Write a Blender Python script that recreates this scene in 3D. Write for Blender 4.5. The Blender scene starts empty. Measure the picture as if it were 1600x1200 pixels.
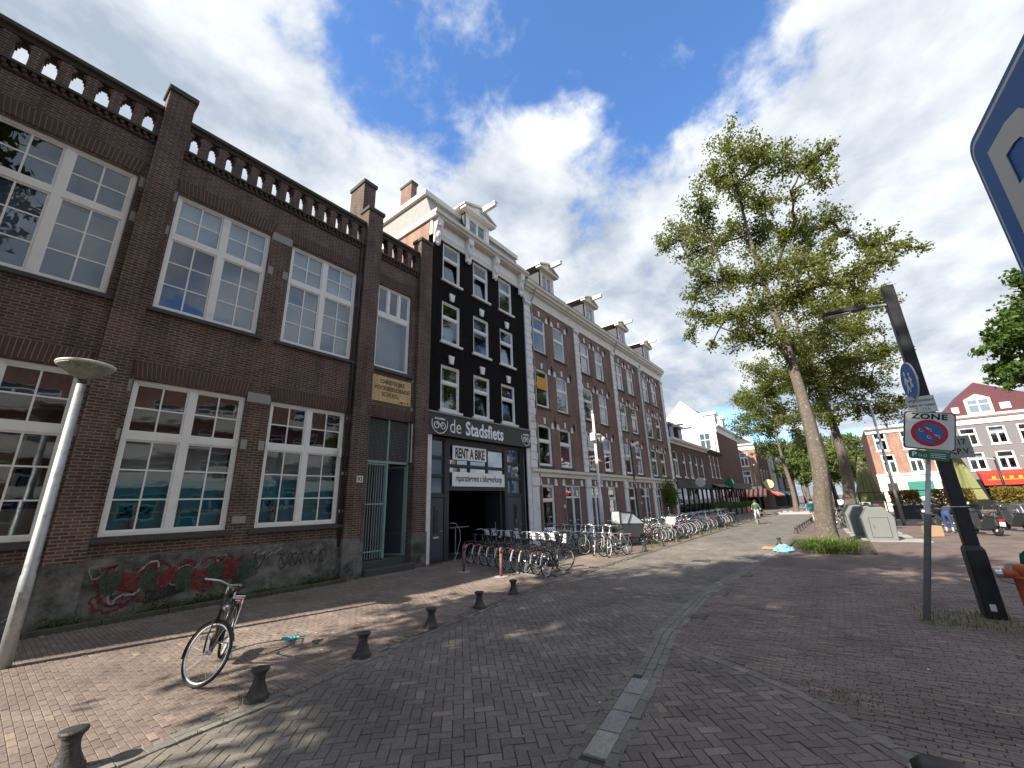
import bpy, bmesh, math, random
import numpy as np
from mathutils import Vector, Matrix, Euler
random.seed(7); NR = np.random.RandomState(11)
S = bpy.context.scene
COL = S.collection
R = math.radians
PI = math.pi

# ------------------------------------------------------------------ camera
CAM_H = 2.0
CR = Matrix(((0.6166507, -0.2042000, -0.7602922), (-0.7865672, -0.1996424, -0.5843415), (-0.0324640, 0.9583555, -0.2837266)))
cam = bpy.data.cameras.new('camera'); camo = bpy.data.objects.new('camera', cam); COL.objects.link(camo)
cam.sensor_width = 36.0; cam.lens = 638.0 / 1600 * 36; cam.clip_start = 0.05; cam.clip_end = 3000
camo.matrix_world = Matrix.Translation((0, 0, CAM_H)) @ CR.to_4x4()
S.camera = camo

# ------------------------------------------------------------------ sky + sun
SUN_EL = 38.0; SHADOW_AZ = -13.0                  # shadows run along +x, slightly towards -y
sdir = Vector((math.cos(R(SUN_EL)) * math.cos(R(SHADOW_AZ + 180)), math.cos(R(SUN_EL)) * math.sin(R(SHADOW_AZ + 180)), math.sin(R(SUN_EL))))
W = bpy.data.worlds.new('World'); S.world = W; W.use_nodes = True
nt = W.node_tree; nt.nodes.clear(); N = nt.nodes.new; L = nt.links.new
def wn(t, **k):
    n = N(t)
    for a, b in k.items(): setattr(n, a, b)
    return n
def wmath(op, a, b=None, clamp=False):
    n = wn('ShaderNodeMath', operation=op, use_clamp=clamp)
    for i, v in enumerate((a, b)):
        if v is None: continue
        if isinstance(v, (int, float)): n.inputs[i].default_value = v
        else: L(v, n.inputs[i])
    return n.outputs[0]
out = wn('ShaderNodeOutputWorld'); bg = wn('ShaderNodeBackground'); L(bg.outputs[0], out.inputs[0])
sky = wn('ShaderNodeTexSky', sky_type='NISHITA'); sky.sun_disc = False
sky.sun_elevation = R(SUN_EL); sky.sun_rotation = math.atan2(sdir.x, sdir.y); sky.air_density = 1.0; sky.dust_density = 0.6; sky.ozone_density = 2.2
bg.inputs['Strength'].default_value = 0.097
tc = wn('ShaderNodeTexCoord'); sep = wn('ShaderNodeSeparateXYZ'); L(tc.outputs['Generated'], sep.inputs[0])
zz = wmath('ADD', wmath('MAXIMUM', sep.outputs[2], 0.0), 0.30)
cmb = wn('ShaderNodeCombineXYZ'); L(wmath('DIVIDE', sep.outputs[0], zz), cmb.inputs[0]); L(wmath('DIVIDE', sep.outputs[1], zz), cmb.inputs[1])
def wnoise(vec, scale, detail, rough, dist=0.0, off=(0, 0, 0)):
    m = wn('ShaderNodeMapping'); m.inputs['Location'].default_value = off; L(vec, m.inputs[0])
    n = wn('ShaderNodeTexNoise'); n.inputs['Scale'].default_value = scale; n.inputs['Detail'].default_value = detail
    n.inputs['Roughness'].default_value = rough; n.inputs['Distortion'].default_value = dist; L(m.outputs[0], n.inputs['Vector']); return n.outputs['Fac']
n1 = wnoise(cmb.outputs[0], 1.7, 10, 0.56, 0.25, (3.1, 1.7, 0)); n2 = wnoise(cmb.outputs[0], 5.5, 9, 0.60, 0.15, (1.3, 7.7, 2))
# openings of blue between the cloud masses
def hole(d, pw, amt):
    v = wn('ShaderNodeVectorMath', operation='DOT_PRODUCT'); L(tc.outputs['Generated'], v.inputs[0]); v.inputs[1].default_value = Vector(d).normalized()
    return wmath('MULTIPLY', wmath('POWER', wmath('MAXIMUM', v.outputs['Value'], 0.0), pw), amt)
cov = wmath('ADD', wmath('MULTIPLY', n1, 0.62), wmath('MULTIPLY', n2, 0.38))
acc = None
for d, pw, amt in (((.60, .17, .78), 45, .155), ((.71, .00, .71), 70, .17), ((.34, .49, .80), 80, .10), ((.975, .15, .165), 260, .14), ((.46, .30, .835), 90, .05),
                   ((-.5, -.6, .62), 30, .12),
                   ((.10, .70, .70), 18, -.13), ((.80, -.24, .55), 18, -.15), ((.62, .40, .67), 60, -.12), ((.80, .20, .57), 50, -.12), ((.93, -.1, .35), 30, -.10)):
    h = hole(d, pw, amt); acc = h if acc is None else wmath('ADD', acc, h)
cov = wmath('SUBTRACT', cov, acc)
ramp = wn('ShaderNodeValToRGB'); L(cov, ramp.inputs[0])
ramp.color_ramp.elements[0].position = 0.405; ramp.color_ramp.elements[1].position = 0.51
ramp.color_ramp.elements[0].color = (0, 0, 0, 1); ramp.color_ramp.elements[1].color = (1, 1, 1, 1); ramp.color_ramp.interpolation = 'EASE'
n3 = wnoise(cmb.outputs[0], 2.3, 6, 0.55, 0.3, (8.3, 2.2, 5))
shade = wn('ShaderNodeValToRGB'); L(wmath('ADD', wmath('MULTIPLY', n3, 0.62), wmath('MULTIPLY', n2, 0.38)), shade.inputs[0])
shade.color_ramp.elements[0].position = 0.40; shade.color_ramp.elements[0].color = (2.25, 2.65, 3.25, 1)
shade.color_ramp.elements[1].position = 0.63; shade.color_ramp.elements[1].color = (5.5, 5.6, 5.7, 1)
mx = wn('ShaderNodeMixRGB'); L(ramp.outputs[0], mx.inputs[0])
skyc = wn('ShaderNodeMixRGB', blend_type='MULTIPLY'); skyc.inputs[0].default_value = 1.0; L(sky.outputs[0], skyc.inputs[1]); skyc.inputs[2].default_value = (0.90, 1.22, 1.58, 1)
L(skyc.outputs[0], mx.inputs[1]); L(shade.outputs[0], mx.inputs[2]); L(mx.outputs[0], bg.inputs['Color'])
sl = bpy.data.lights.new('sun', 'SUN'); sl.energy = 4.6; sl.angle = R(0.55); sl.color = (1.0, 0.93, 0.82)
so = bpy.data.objects.new('sun', sl); COL.objects.link(so); so.rotation_euler = (-sdir).to_track_quat('-Z', 'Y').to_euler()
S.view_settings.view_transform = 'Standard'; S.view_settings.look = 'None'; S.view_settings.exposure = 1.12; S.view_settings.gamma = 1.0
S.view_settings.use_curve_mapping = False

# ------------------------------------------------------------------ helpers
def ray(px):
    return CR @ Vector(((px[0] - 800) / 638.0, -(px[1] - 600) / 638.0, -1.0))
class MB:
    def __init__(s): s.v = []; s.f = []
    def add(s, vs, fs):
        b = len(s.v); s.v += [tuple(p) for p in vs]; s.f += [tuple(b + i for i in f) for f in fs]
        return s
    def box(s, x0, x1, y0, y1, z0, z1):
        if x0 > x1: x0, x1 = x1, x0
        if y0 > y1: y0, y1 = y1, y0
        if z0 > z1: z0, z1 = z1, z0
        return s.add([(x0, y0, z0), (x1, y0, z0), (x1, y1, z0), (x0, y1, z0), (x0, y0, z1), (x1, y0, z1), (x1, y1, z1), (x0, y1, z1)],
              [(0, 3, 2, 1), (4, 5, 6, 7), (0, 1, 5, 4), (1, 2, 6, 5), (2, 3, 7, 6), (3, 0, 4, 7)])
    def quad(s, *p): return s.add(p, [tuple(range(len(p)))])
    def prism(s, poly, axis, d0, d1):
        # poly: list of 2d points; axis 'y': (x,z) extruded in y; 'x': (y,z); 'z': (x,y)
        def P(p, d): return {'y': (p[0], d, p[1]), 'x': (d, p[0], p[1]), 'z': (p[0], p[1], d)}[axis]
        n = len(poly); vs = [P(p, d0) for p in poly] + [P(p, d1) for p in poly]
        fs = [tuple(range(n - 1, -1, -1)), tuple(range(n, 2 * n))] + [(i, (i + 1) % n, n + (i + 1) % n, n + i) for i in range(n)]
        return s.add(vs, fs)
    def tube(s, pts, r, n=6, closed=False, cap=True):
        pts = [Vector(p) for p in pts]; m = len(pts); vs = []; fs = []
        rr = r if isinstance(r, (list, tuple)) else [r] * m
        up = None
        for i, p in enumerate(pts):
            a = pts[(i - 1) % m] if (closed or i > 0) else p; b = pts[(i + 1) % m] if (closed or i < m - 1) else p
            t = (b - a); t = t.normalized() if t.length > 1e-9 else Vector((0, 0, 1))
            if up is None: up = t.cross(Vector((0, 0, 1)) if abs(t.z) < .9 else Vector((1, 0, 0))).normalized()
            else:
                up = (up - t * up.dot(t)); up = up.normalized() if up.length > 1e-6 else t.orthogonal().normalized()
            w = t.cross(up)
            for k in range(n):
                a_ = 2 * PI * k / n; vs.append(p + (up * math.cos(a_) + w * math.sin(a_)) * rr[i])
        for i in range(m if closed else m - 1):
            j = (i + 1) % m
            for k in range(n): fs.append((i * n + k, i * n + (k + 1) % n, j * n + (k + 1) % n, j * n + k))
        if cap and not closed: fs += [tuple(range(n - 1, -1, -1)), tuple((m - 1) * n + k for k in range(n))]
        return s.add(vs, fs)
    def lathe(s, prof, n=16, c=(0, 0, 0), axis='z'):
        vs = []; fs = []; m = len(prof)
        for r, z in prof:
            for k in range(n):
                a = 2 * PI * k / n
                q = (r * math.cos(a), r * math.sin(a), z)
                if axis == 'y': q = (q[0], q[2], q[1])
                if axis == 'x': q = (q[2], q[0], q[1])
                vs.append((q[0] + c[0], q[1] + c[1], q[2] + c[2]))
        for i in range(m - 1):
            for k in range(n): fs.append((i * n + k, i * n + (k + 1) % n, (i + 1) * n + (k + 1) % n, (i + 1) * n + k))
        fs += [tuple(range(n - 1, -1, -1)), tuple((m - 1) * n + k for k in range(n))]
        return s.add(vs, fs)
    def xf(s, M):
        s.v = [tuple(M @ Vector(p)) for p in s.v]; return s
    def build(s, name, mat, parent=None, smooth=False, bevel=0):
        me = bpy.data.meshes.new(name); me.from_pydata(s.v, [], s.f); me.update()
        bm = bmesh.new(); bm.from_mesh(me); bmesh.ops.recalc_face_normals(bm, faces=bm.faces)
        if bevel: bmesh.ops.bevel(bm, geom=list(bm.edges), offset=bevel, segments=1, affect='EDGES', clamp_overlap=True)
        bm.to_mesh(me); bm.free()
        if smooth:
            me.polygons.foreach_set('use_smooth', [True] * len(me.polygons))
        o = bpy.data.objects.new(name, me); COL.objects.link(o)
        if mat: me.materials.append(mat)
        if parent: o.parent = parent
        return o
def tag(o, label=None, cat=None, group=None, kind=None):
    if label: o['label'] = label
    if cat: o['category'] = cat
    if group: o['group'] = group
    if kind: o['kind'] = kind
    return o
def empty(name, loc, rz=0, label=None, cat=None, group=None):
    o = bpy.data.objects.new(name, None); COL.objects.link(o); o.location = loc; o.rotation_euler = (0, 0, rz); o.empty_display_size = .2
    return tag(o, label, cat, group)
KIDS = {}
def copy_tree(o, parent=None, color=None):
    c = o.copy(); COL.objects.link(c); c.parent = parent
    if color and o.type == 'MESH': c.color = color
    for ch in o.children: copy_tree(ch, c, color)
    return c
def text_mesh(txt, size, mat, parent, org, name='lettering', sx=1.0, bold=0.0, align='LEFT', ext=.004, M=None, spacing=1.0):
    cu = bpy.data.curves.new('t', 'FONT'); cu.body = txt; cu.size = size; cu.offset = bold; cu.extrude = ext; cu.align_x = align; cu.resolution_u = 3; cu.space_character = spacing
    ob = bpy.data.objects.new('t', cu); COL.objects.link(ob); bpy.context.view_layer.update()
    dg = bpy.context.evaluated_depsgraph_get(); me = bpy.data.meshes.new_from_object(ob.evaluated_get(dg))
    bpy.data.objects.remove(ob); bpy.data.curves.remove(cu)
    if M is None: M = Matrix.Translation(org) @ Matrix.Rotation(PI / 2, 4, 'X') @ Matrix.Scale(sx, 4, (1, 0, 0))
    me.transform(M); me.materials.clear(); me.materials.append(mat); me.name = name
    o = bpy.data.objects.new(name, me); COL.objects.link(o); o.parent = parent
    return o

# ------------------------------------------------------------------ materials
def _pm(name):
    m = bpy.data.materials.new(name); m.use_nodes = True; t = m.node_tree; b = t.nodes['Principled BSDF']
    return m, t, b
def c4(c, k=1.0): return (min(c[0] * k, 1), min(c[1] * k, 1), min(c[2] * k, 1), 1)
def mat(name, col, rough=.75, var=.18, scale=6.0, bump=0.0, bscale=60.0, metal=0.0, spec=.4, objcol=False, dirt=None, coat=0.0, dscale=2.2, dmin=.5, dmax=.68):
    m, t, b = _pm(name); n = t.nodes.new; l = t.links.new
    tc = n('ShaderNodeTexCoord'); no = n('ShaderNodeTexNoise'); no.inputs['Scale'].default_value = scale; no.inputs['Detail'].default_value = 6; no.inputs['Roughness'].default_value = .62
    l(tc.outputs['Object'], no.inputs['Vector'])
    mx = n('ShaderNodeMixRGB'); l(no.outputs['Fac'], mx.inputs[0])
    if objcol:
        oi = n('ShaderNodeObjectInfo')
        for i, k in ((1, 1 - var), (2, 1 + var)):
            q = n('ShaderNodeMixRGB'); q.blend_type = 'MULTIPLY'; q.inputs[0].default_value = 1; l(oi.outputs['Color'], q.inputs[1]); q.inputs[2].default_value = (k, k, k, 1); l(q.outputs[0], mx.inputs[i])
    else:
        mx.inputs[1].default_value = c4(col, 1 - var); mx.inputs[2].default_value = c4(col, 1 + var)
    src = mx.outputs[0]
    if dirt:
        d = n('ShaderNodeTexNoise'); d.inputs['Scale'].default_value = dscale; d.inputs['Detail'].default_value = 8; d.inputs['Roughness'].default_value = .7; l(tc.outputs['Object'], d.inputs['Vector'])
        rp = n('ShaderNodeMapRange'); rp.inputs[1].default_value = dmin; rp.inputs[2].default_value = dmax; l(d.outputs['Fac'], rp.inputs[0])
        m2 = n('ShaderNodeMixRGB'); l(rp.outputs[0], m2.inputs[0]); l(src, m2.inputs[1]); m2.inputs[2].default_value = c4(dirt); src = m2.outputs[0]
    l(src, b.inputs['Base Color'])
    b.inputs['Roughness'].default_value = rough; b.inputs['Metallic'].default_value = metal; b.inputs['Specular IOR Level'].default_value = spec; b.inputs['Coat Weight'].default_value = coat
    if bump:
        bn = n('ShaderNodeTexNoise'); bn.inputs['Scale'].default_value = bscale; bn.inputs['Detail'].default_value = 4; l(tc.outputs['Object'], bn.inputs['Vector'])
        bp = n('ShaderNodeBump'); bp.inputs['Strength'].default_value = bump; bp.inputs['Distance'].default_value = .02; l(bn.outputs['Fac'], bp.inputs['Height']); l(bp.outputs[0], b.inputs['Normal'])
    return m
def brick_mat(name, c1, c2, mortar, bw=.22, bh=.065, ms=.011, rough=.85, patch=.25, bump=.6, vertical=False, ground=False, bias=0.0, spec=.3):
    m, t, b = _pm(name); n = t.nodes.new; l = t.links.new
    tc = n('ShaderNodeTexCoord'); sp = n('ShaderNodeSeparateXYZ'); l(tc.outputs['Object'], sp.inputs[0]); cb = n('ShaderNodeCombineXYZ')
    if ground:
        l(sp.outputs[1], cb.inputs[0]); l(sp.outputs[0], cb.inputs[1])
    else:
        ad = n('ShaderNodeMath'); l(sp.outputs[0], ad.inputs[0]); l(sp.outputs[1], ad.inputs[1]); l(ad.outputs[0], cb.inputs[1 if vertical else 0]); l(sp.outputs[2], cb.inputs[0 if vertical else 1])
    br = n('ShaderNodeTexBrick'); l(cb.outputs[0], br.inputs['Vector']); br.offset = .5
    br.inputs['Scale'].default_value = 1; br.inputs['Brick Width'].default_value = bw; br.inputs['Row Height'].default_value = bh
    br.inputs['Mortar Size'].default_value = ms; br.inputs['Mortar Smooth'].default_value = .2; br.inputs['Bias'].default_value = bias
    br.inputs['Color1'].default_value = c4(c1); br.inputs['Color2'].default_value = c4(c2); br.inputs['Mortar'].default_value = c4(mortar)
    no = n('ShaderNodeTexNoise'); no.inputs['Scale'].default_value = .9; no.inputs['Detail'].default_value = 7; no.inputs['Roughness'].default_value = .65; l(tc.outputs['Object'], no.inputs['Vector'])
    mr = n('ShaderNodeMapRange'); mr.inputs[1].default_value = .3; mr.inputs[2].default_value = .7; mr.inputs[3].default_value = 1 - patch; mr.inputs[4].default_value = 1 + patch; l(no.outputs['Fac'], mr.inputs[0])
    mu = n('ShaderNodeMixRGB'); mu.blend_type = 'MULTIPLY'; mu.inputs[0].default_value = 1; l(br.outputs['Color'], mu.inputs[1]); l(mr.outputs[0], mu.inputs[2])
    mp = n('ShaderNodeMapping'); mp.inputs['Scale'].default_value = (1.7, 1.7, .22) if not ground else (.5, .5, .5); l(tc.outputs['Object'], mp.inputs[0])
    st = n('ShaderNodeTexNoise'); st.inputs['Scale'].default_value = 1.6; st.inputs['Detail'].default_value = 8; st.inputs['Roughness'].default_value = .7; l(mp.outputs[0], st.inputs['Vector'])
    sm = n('ShaderNodeMapRange'); sm.inputs[1].default_value = .46; sm.inputs[2].default_value = .70; sm.inputs[3].default_value = 1.0; sm.inputs[4].default_value = .58; l(st.outputs['Fac'], sm.inputs[0])
    m3 = n('ShaderNodeMixRGB'); m3.blend_type = 'MULTIPLY'; m3.inputs[0].default_value = 1; l(mu.outputs[0], m3.inputs[1]); l(sm.outputs[0], m3.inputs[2])
    l(m3.outputs[0], b.inputs['Base Color']); b.inputs['Roughness'].default_value = rough; b.inputs['Specular IOR Level'].default_value = spec
    bp = n('ShaderNodeBump'); bp.inputs['Strength'].default_value = bump; bp.inputs['Distance'].default_value = .012; bp.invert = True; l(br.outputs['Fac'], bp.inputs['Height']); l(bp.outputs[0], b.inputs['Normal'])
    return m
def paver_mat(name, c1, c2, rough=.8):
    # single stones: a random tone per stone (object random + per-face attribute), fine grain, worn light edges
    m, t, b = _pm(name); n = t.nodes.new; l = t.links.new
    at = n('ShaderNodeAttribute'); at.attribute_name = 'rnd'; oi = n('ShaderNodeObjectInfo'); ad = n('ShaderNodeMath'); l(at.outputs['Fac'], ad.inputs[0]); l(oi.outputs['Random'], ad.inputs[1])
    fr = n('ShaderNodeMath'); fr.operation = 'FRACT'; l(ad.outputs[0], fr.inputs[0])
    rp = n('ShaderNodeValToRGB'); e = rp.color_ramp.elements; e[0].color = c4(c1); e[1].color = c4(c2); l(fr.outputs[0], rp.inputs[0])
    k = e.new(.93); k.color = c4(c2, 1.0); e[len(e) - 1].color = c4((c2[0] * 1.35, c2[1] * 1.28, c2[2] * 1.15))
    ge = n('ShaderNodeNewGeometry'); no = n('ShaderNodeTexNoise'); no.inputs['Scale'].default_value = 34; no.inputs['Detail'].default_value = 5; no.inputs['Roughness'].default_value = .7; l(ge.outputs['Position'], no.inputs['Vector'])
    n2 = n('ShaderNodeTexNoise'); n2.inputs['Scale'].default_value = .8; n2.inputs['Detail'].default_value = 6; n2.inputs['Roughness'].default_value = .65; l(ge.outputs['Position'], n2.inputs['Vector'])
    m1 = n('ShaderNodeMapRange'); m1.inputs[3].default_value = .68; m1.inputs[4].default_value = 1.32; m1.inputs[1].default_value = .25; m1.inputs[2].default_value = .75; l(no.outputs['Fac'], m1.inputs[0])
    m2 = n('ShaderNodeMapRange'); m2.inputs[3].default_value = .72; m2.inputs[4].default_value = 1.3; m2.inputs[1].default_value = .3; m2.inputs[2].default_value = .7; l(n2.outputs['Fac'], m2.inputs[0])
    mm = n('ShaderNodeMath'); mm.operation = 'MULTIPLY'; l(m1.outputs[0], mm.inputs[0]); l(m2.outputs[0], mm.inputs[1])
    mu = n('ShaderNodeMixRGB'); mu.blend_type = 'MULTIPLY'; mu.inputs[0].default_value = 1; l(rp.outputs[0], mu.inputs[1]); l(mm.outputs[0], mu.inputs[2])
    l(mu.outputs[0], b.inputs['Base Color']); b.inputs['Roughness'].default_value = rough; b.inputs['Specular IOR Level'].default_value = .35
    bp = n('ShaderNodeBump'); bp.inputs['Strength'].default_value = .45; bp.inputs['Distance'].default_value = .006; l(no.outputs['Fac'], bp.inputs['Height']); l(bp.outputs[0], b.inputs['Normal'])
    return m
def glass_mat(name, tint=(.9, .95, 1), refl=1.75, wav=.0003):
    m = bpy.data.materials.new(name); m.use_nodes = True; t = m.node_tree; t.nodes.clear(); n = t.nodes.new; l = t.links.new
    o = n('ShaderNodeOutputMaterial'); mx = n('ShaderNodeMixShader'); tr = n('ShaderNodeBsdfTransparent'); gl = n('ShaderNodeBsdfGlossy'); fr = n('ShaderNodeFresnel')
    tr.inputs[0].default_value = c4((tint[0] * .8, tint[1] * .8, tint[2] * .8)); gl.inputs['Roughness'].default_value = .015; gl.inputs[0].default_value = c4(tint); fr.inputs[0].default_value = refl
    tc = n('ShaderNodeTexCoord'); no = n('ShaderNodeTexNoise'); no.inputs['Scale'].default_value = 1.6; no.inputs['Detail'].default_value = 2; l(tc.outputs['Object'], no.inputs['Vector'])
    bp = n('ShaderNodeBump'); bp.inputs['Strength'].default_value = 1.0; bp.inputs['Distance'].default_value = wav * 8; l(no.outputs['Fac'], bp.inputs['Height']); l(bp.outputs[0], gl.inputs['Normal']); l(bp.outputs[0], fr.inputs['Normal'])
    ge = n('ShaderNodeNewGeometry'); mr = n('ShaderNodeMapRange'); mr.inputs[3].default_value = refl; mr.inputs[4].default_value = 1 / refl; l(ge.outputs['Backfacing'], mr.inputs[0]); l(mr.outputs[0], fr.inputs[0])
    l(fr.outputs[0], mx.inputs[0]); l(tr.outputs[0], mx.inputs[1]); l(gl.outputs[0], mx.inputs[2]); l(mx.outputs[0], o.inputs[0])
    return m
def leaf_mat(name, c1, c2, trans=.35):
    m = bpy.data.materials.new(name); m.use_nodes = True; t = m.node_tree; t.nodes.clear(); n = t.nodes.new; l = t.links.new
    o = n('ShaderNodeOutputMaterial'); mx = n('ShaderNodeMixShader'); mx.inputs[0].default_value = trans; df = n('ShaderNodeBsdfPrincipled'); tl = n('ShaderNodeBsdfTranslucent')
    at = n('ShaderNodeAttribute'); at.attribute_name = 'rnd'; rp = n('ShaderNodeMixRGB'); l(at.outputs['Fac'], rp.inputs[0]); rp.inputs[1].default_value = c4(c1); rp.inputs[2].default_value = c4(c2)
    l(rp.outputs[0], df.inputs['Base Color']); df.inputs['Roughness'].default_value = .55; df.inputs['Specular IOR Level'].default_value = .35
    g = n('ShaderNodeMixRGB'); g.blend_type = 'MULTIPLY'; g.inputs[0].default_value = 1; l(rp.outputs[0], g.inputs[1]); g.inputs[2].default_value = (1.5, 1.55, .6, 1); l(g.outputs[0], tl.inputs[0])
    l(df.outputs[0], mx.inputs[1]); l(tl.outputs[0], mx.inputs[2]); l(mx.outputs[0], o.inputs[0])
    return m
M = {}
M['school'] = brick_mat('school brick', (.070, .037, .027), (.128, .070, .050), (.20, .168, .148), bw=.22, bh=.066, ms=.011, patch=.32)
M['school_b'] = mat('school loose brick', (.085, .048, .036), .85, .35, 9, .3)
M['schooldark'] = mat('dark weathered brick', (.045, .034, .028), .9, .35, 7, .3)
M['mortar'] = mat('mortar', (.30, .26, .225), .9, .2)
M['coping'] = mat('weathered coping stone', (.075, .075, .06), .9, .35, 5, .3, dirt=(.05, .06, .03))
M['plinth'] = mat('stained cement plinth', (.19, .18, .165), .9, .45, 3.5, .6, 26, dirt=(.045, .045, .040), dscale=2.4, dmin=.40, dmax=.62)
M['stone'] = mat('grey stone', (.30, .29, .27), .85, .2, 5, .25)
M['bluestone'] = mat('dark blue stone', (.06, .06, .058), .75, .25, 5, .2)
M['white'] = mat('white paint', (.78, .77, .73), .5, .06, 4, 0, spec=.4, dirt=(.52, .50, .45), dscale=1.5, dmin=.55, dmax=.85)
M['cream'] = mat('cream paint', (.70, .67, .58), .6, .08, 3, 0, dirt=(.45, .43, .37), dscale=1.3, dmin=.52, dmax=.85)
M['whitestone'] = mat('white painted stone', (.74, .73, .70), .7, .1, 5, .15, dirt=(.36, .35, .33), dscale=1.4, dmin=.5, dmax=.8)
M['black'] = mat('black paint', (.012, .012, .013), .45, .2, 8)
M['blackbrick'] = brick_mat('black painted brick', (.010, .009, .010), (.015, .014, .016), (.006, .006, .006), bw=.22, bh=.066, rough=.8, patch=.25, spec=.08)
M['rowbrick'] = brick_mat('row house brick', (.178, .100, .077), (.238, .135, .104), (.25, .205, .18), bw=.22, bh=.066, ms=.009, patch=.2)
M['redbrick'] = brick_mat('orange red brick', (.30, .145, .095), (.38, .19, .125), (.34, .28, .24), patch=.2)
M['brownbrick'] = brick_mat('brown brick', (.13, .06, .042), (.17, .08, .055), (.15, .12, .10), patch=.2)
M['pubbrick'] = brick_mat('dark brown brick', (.095, .055, .045), (.13, .075, .058), (.13, .105, .09), patch=.2)
M['greybrick'] = mat('grey painted wall', (.17, .165, .17), .8, .1, 3, .2)
M['slate'] = mat('slate roof', (.06, .06, .066), .7, .25, 5, .3)
M['purple'] = mat('plum roof tiles', (.10, .03, .035), .65, .3, 8, .4)
M['gatepaint'] = mat('sea green gate paint', (.23, .31, .285), .5, .12, 6)
M['meshwire'] = mat('grey wire', (.20, .22, .21), .6, .1)
M['shopdark'] = mat('anthracite shop paint', (.035, .037, .045), .5, .12, 5)
M['doorblue'] = mat('slate blue door paint', (.055, .062, .085), .5, .12, 5)
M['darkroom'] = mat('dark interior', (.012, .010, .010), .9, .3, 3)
M['maroon'] = mat('maroon blind', (.13, .035, .028), .8, .12, 3)
M['blind'] = mat('white blind', (.78, .80, .78), .8, .08, 2)
M['greyblind'] = mat('grey blue blind', (.32, .37, .43), .8, .1, 2)
M['beige'] = mat('beige wall behind glass', (.58, .53, .44), .8, .08, 1.5)
M['teal'] = mat('teal cloth', (.03, .38, .40), .7, .15, 2.5)
M['navy'] = mat('navy flowers', (.02, .025, .06), .8, .3, 20)
M['sand'] = mat('pale bar', (.45, .38, .25), .7, .1)
M['tile'] = brick_mat('yellow glazed tiles', (.60, .41, .18), (.67, .48, .23), (.46, .31, .15), bw=.082, bh=.082, ms=.006, rough=.3, patch=.12, bump=.2)
M['tileink'] = mat('dark tile lettering', (.10, .05, .03), .5, .1)
M['signgrey'] = mat('dark grey sign board', (.035, .034, .034), .5, .1, 3)
M['signwhite'] = mat('white sign print', (.85, .85, .84), .5, .03)
M['ink'] = mat('black print', (.015, .015, .016), .5, .05)
M['glass'] = glass_mat('window glass')
M['glassd'] = glass_mat('shop glass', (.85, .9, .95), 1.45)
M['galv'] = mat('galvanised steel', (.40, .42, .42), .5, .2, 14, .1, 80, metal=.55, dirt=(.24, .24, .23), dscale=6)
M['iron'] = mat('bollard iron', (.040, .036, .034), .55, .4, 14, .35, 45, dirt=(.105, .085, .07), dscale=7, dmin=.48, dmax=.72)
M['steel'] = mat('bright steel', (.62, .63, .63), .3, .1, 10, metal=.9)
M['tyre'] = mat('tyre rubber', (.022, .021, .021), .75, .2, 20)
M['rim'] = mat('pale rim', (.70, .69, .66), .4, .12, 20, metal=.2)
M['paintc'] = mat('bike frame paint', (1, 1, 1), .35, .08, 8, objcol=True, coat=.4)
M['rubber'] = mat('black plastic', (.02, .02, .021), .5, .2, 12)
M['redlight'] = mat('red lens', (.45, .02, .015), .3, .1)
M['guard'] = mat('white mudguard flap', (.75, .74, .70), .5, .1)
M['hydrant'] = mat('faded orange red paint', (.42, .085, .035), .6, .2, 8, .2, 60, dirt=(.40, .20, .16), dscale=5, dmin=.55, dmax=.75)
M['green'] = mat('green paint', (.012, .10, .04), .45, .15, 8)
M['blueprint'] = mat('blue sign face', (.02, .10, .34), .35, .05, 2, spec=.5)
M['bluesign'] = mat('traffic blue', (.028, .14, .45), .5, .08, 2, spec=.25)
M['redprint'] = mat('red sign face', (.42, .015, .03), .4, .05)
M['greenprint'] = mat('green sign face', (.012, .16, .07), .4, .08)
M['greyplate'] = mat('grey plate', (.36, .35, .32), .5, .12, 6)
M['offwhite'] = mat('off white sign face', (.66, .65, .62), .45, .06, 5)
M['lampshade'] = mat('grimy lamp bowl', (.30, .31, .27), .5, .25, 7, dirt=(.12, .13, .09), dscale=5)
M['lamptop'] = mat('pale lamp top', (.60, .58, .50), .5, .2, 6)
M['bark'] = mat('elm bark', (.125, .103, .080), .95, .5, 6, 1.0, 14, dirt=(.40, .37, .32), dscale=12, dmin=.60, dmax=.64)
M['barkdark'] = mat('branch bark', (.07, .06, .048), .95, .3, 7, .6, 16)
M['leaf'] = leaf_mat('elm leaves', (.072, .092, .020), (.19, .205, .050), .42)
M['leaf2'] = leaf_mat('lime leaves', (.040, .085, .018), (.105, .165, .035))
M['leaf3'] = leaf_mat('far leaves', (.075, .11, .03), (.15, .18, .05))
M['grass'] = leaf_mat('grass blades', (.06, .10, .02), (.16, .21, .045))
M['weed'] = leaf_mat('weeds', (.035, .065, .012), (.09, .12, .03))
M['hedge'] = leaf_mat('autumn hedge', (.14, .11, .02), (.26, .19, .04))
M['paver'] = paver_mat('grey brown road clinkers', (.140, .122, .104), (.180, .159, .136))
M['paverR'] = paver_mat('purple brown clinkers', (.135, .110, .096), (.180, .150, .130))
M['paverS'] = paver_mat('red brown pavement clinkers', (.170, .130, .108), (.205, .162, .136))
M['paverP'] = paver_mat('plaza strip clinkers', (.150, .114, .098), (.192, .150, .130))
M['band'] = paver_mat('gutter stones', (.16, .144, .125), (.20, .182, .16))
M['pale'] = paver_mat('pale kerb stones', (.22, .21, .195), (.26, .25, .23))
M['jointS'] = mat('sandy joints', (.105, .085, .070), .95, .3, 10, dirt=(.07, .06, .045))
M['joint'] = mat('dark joint sand', (.052, .045, .038), .95, .3, 10, dirt=(.055, .05, .03))
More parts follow.
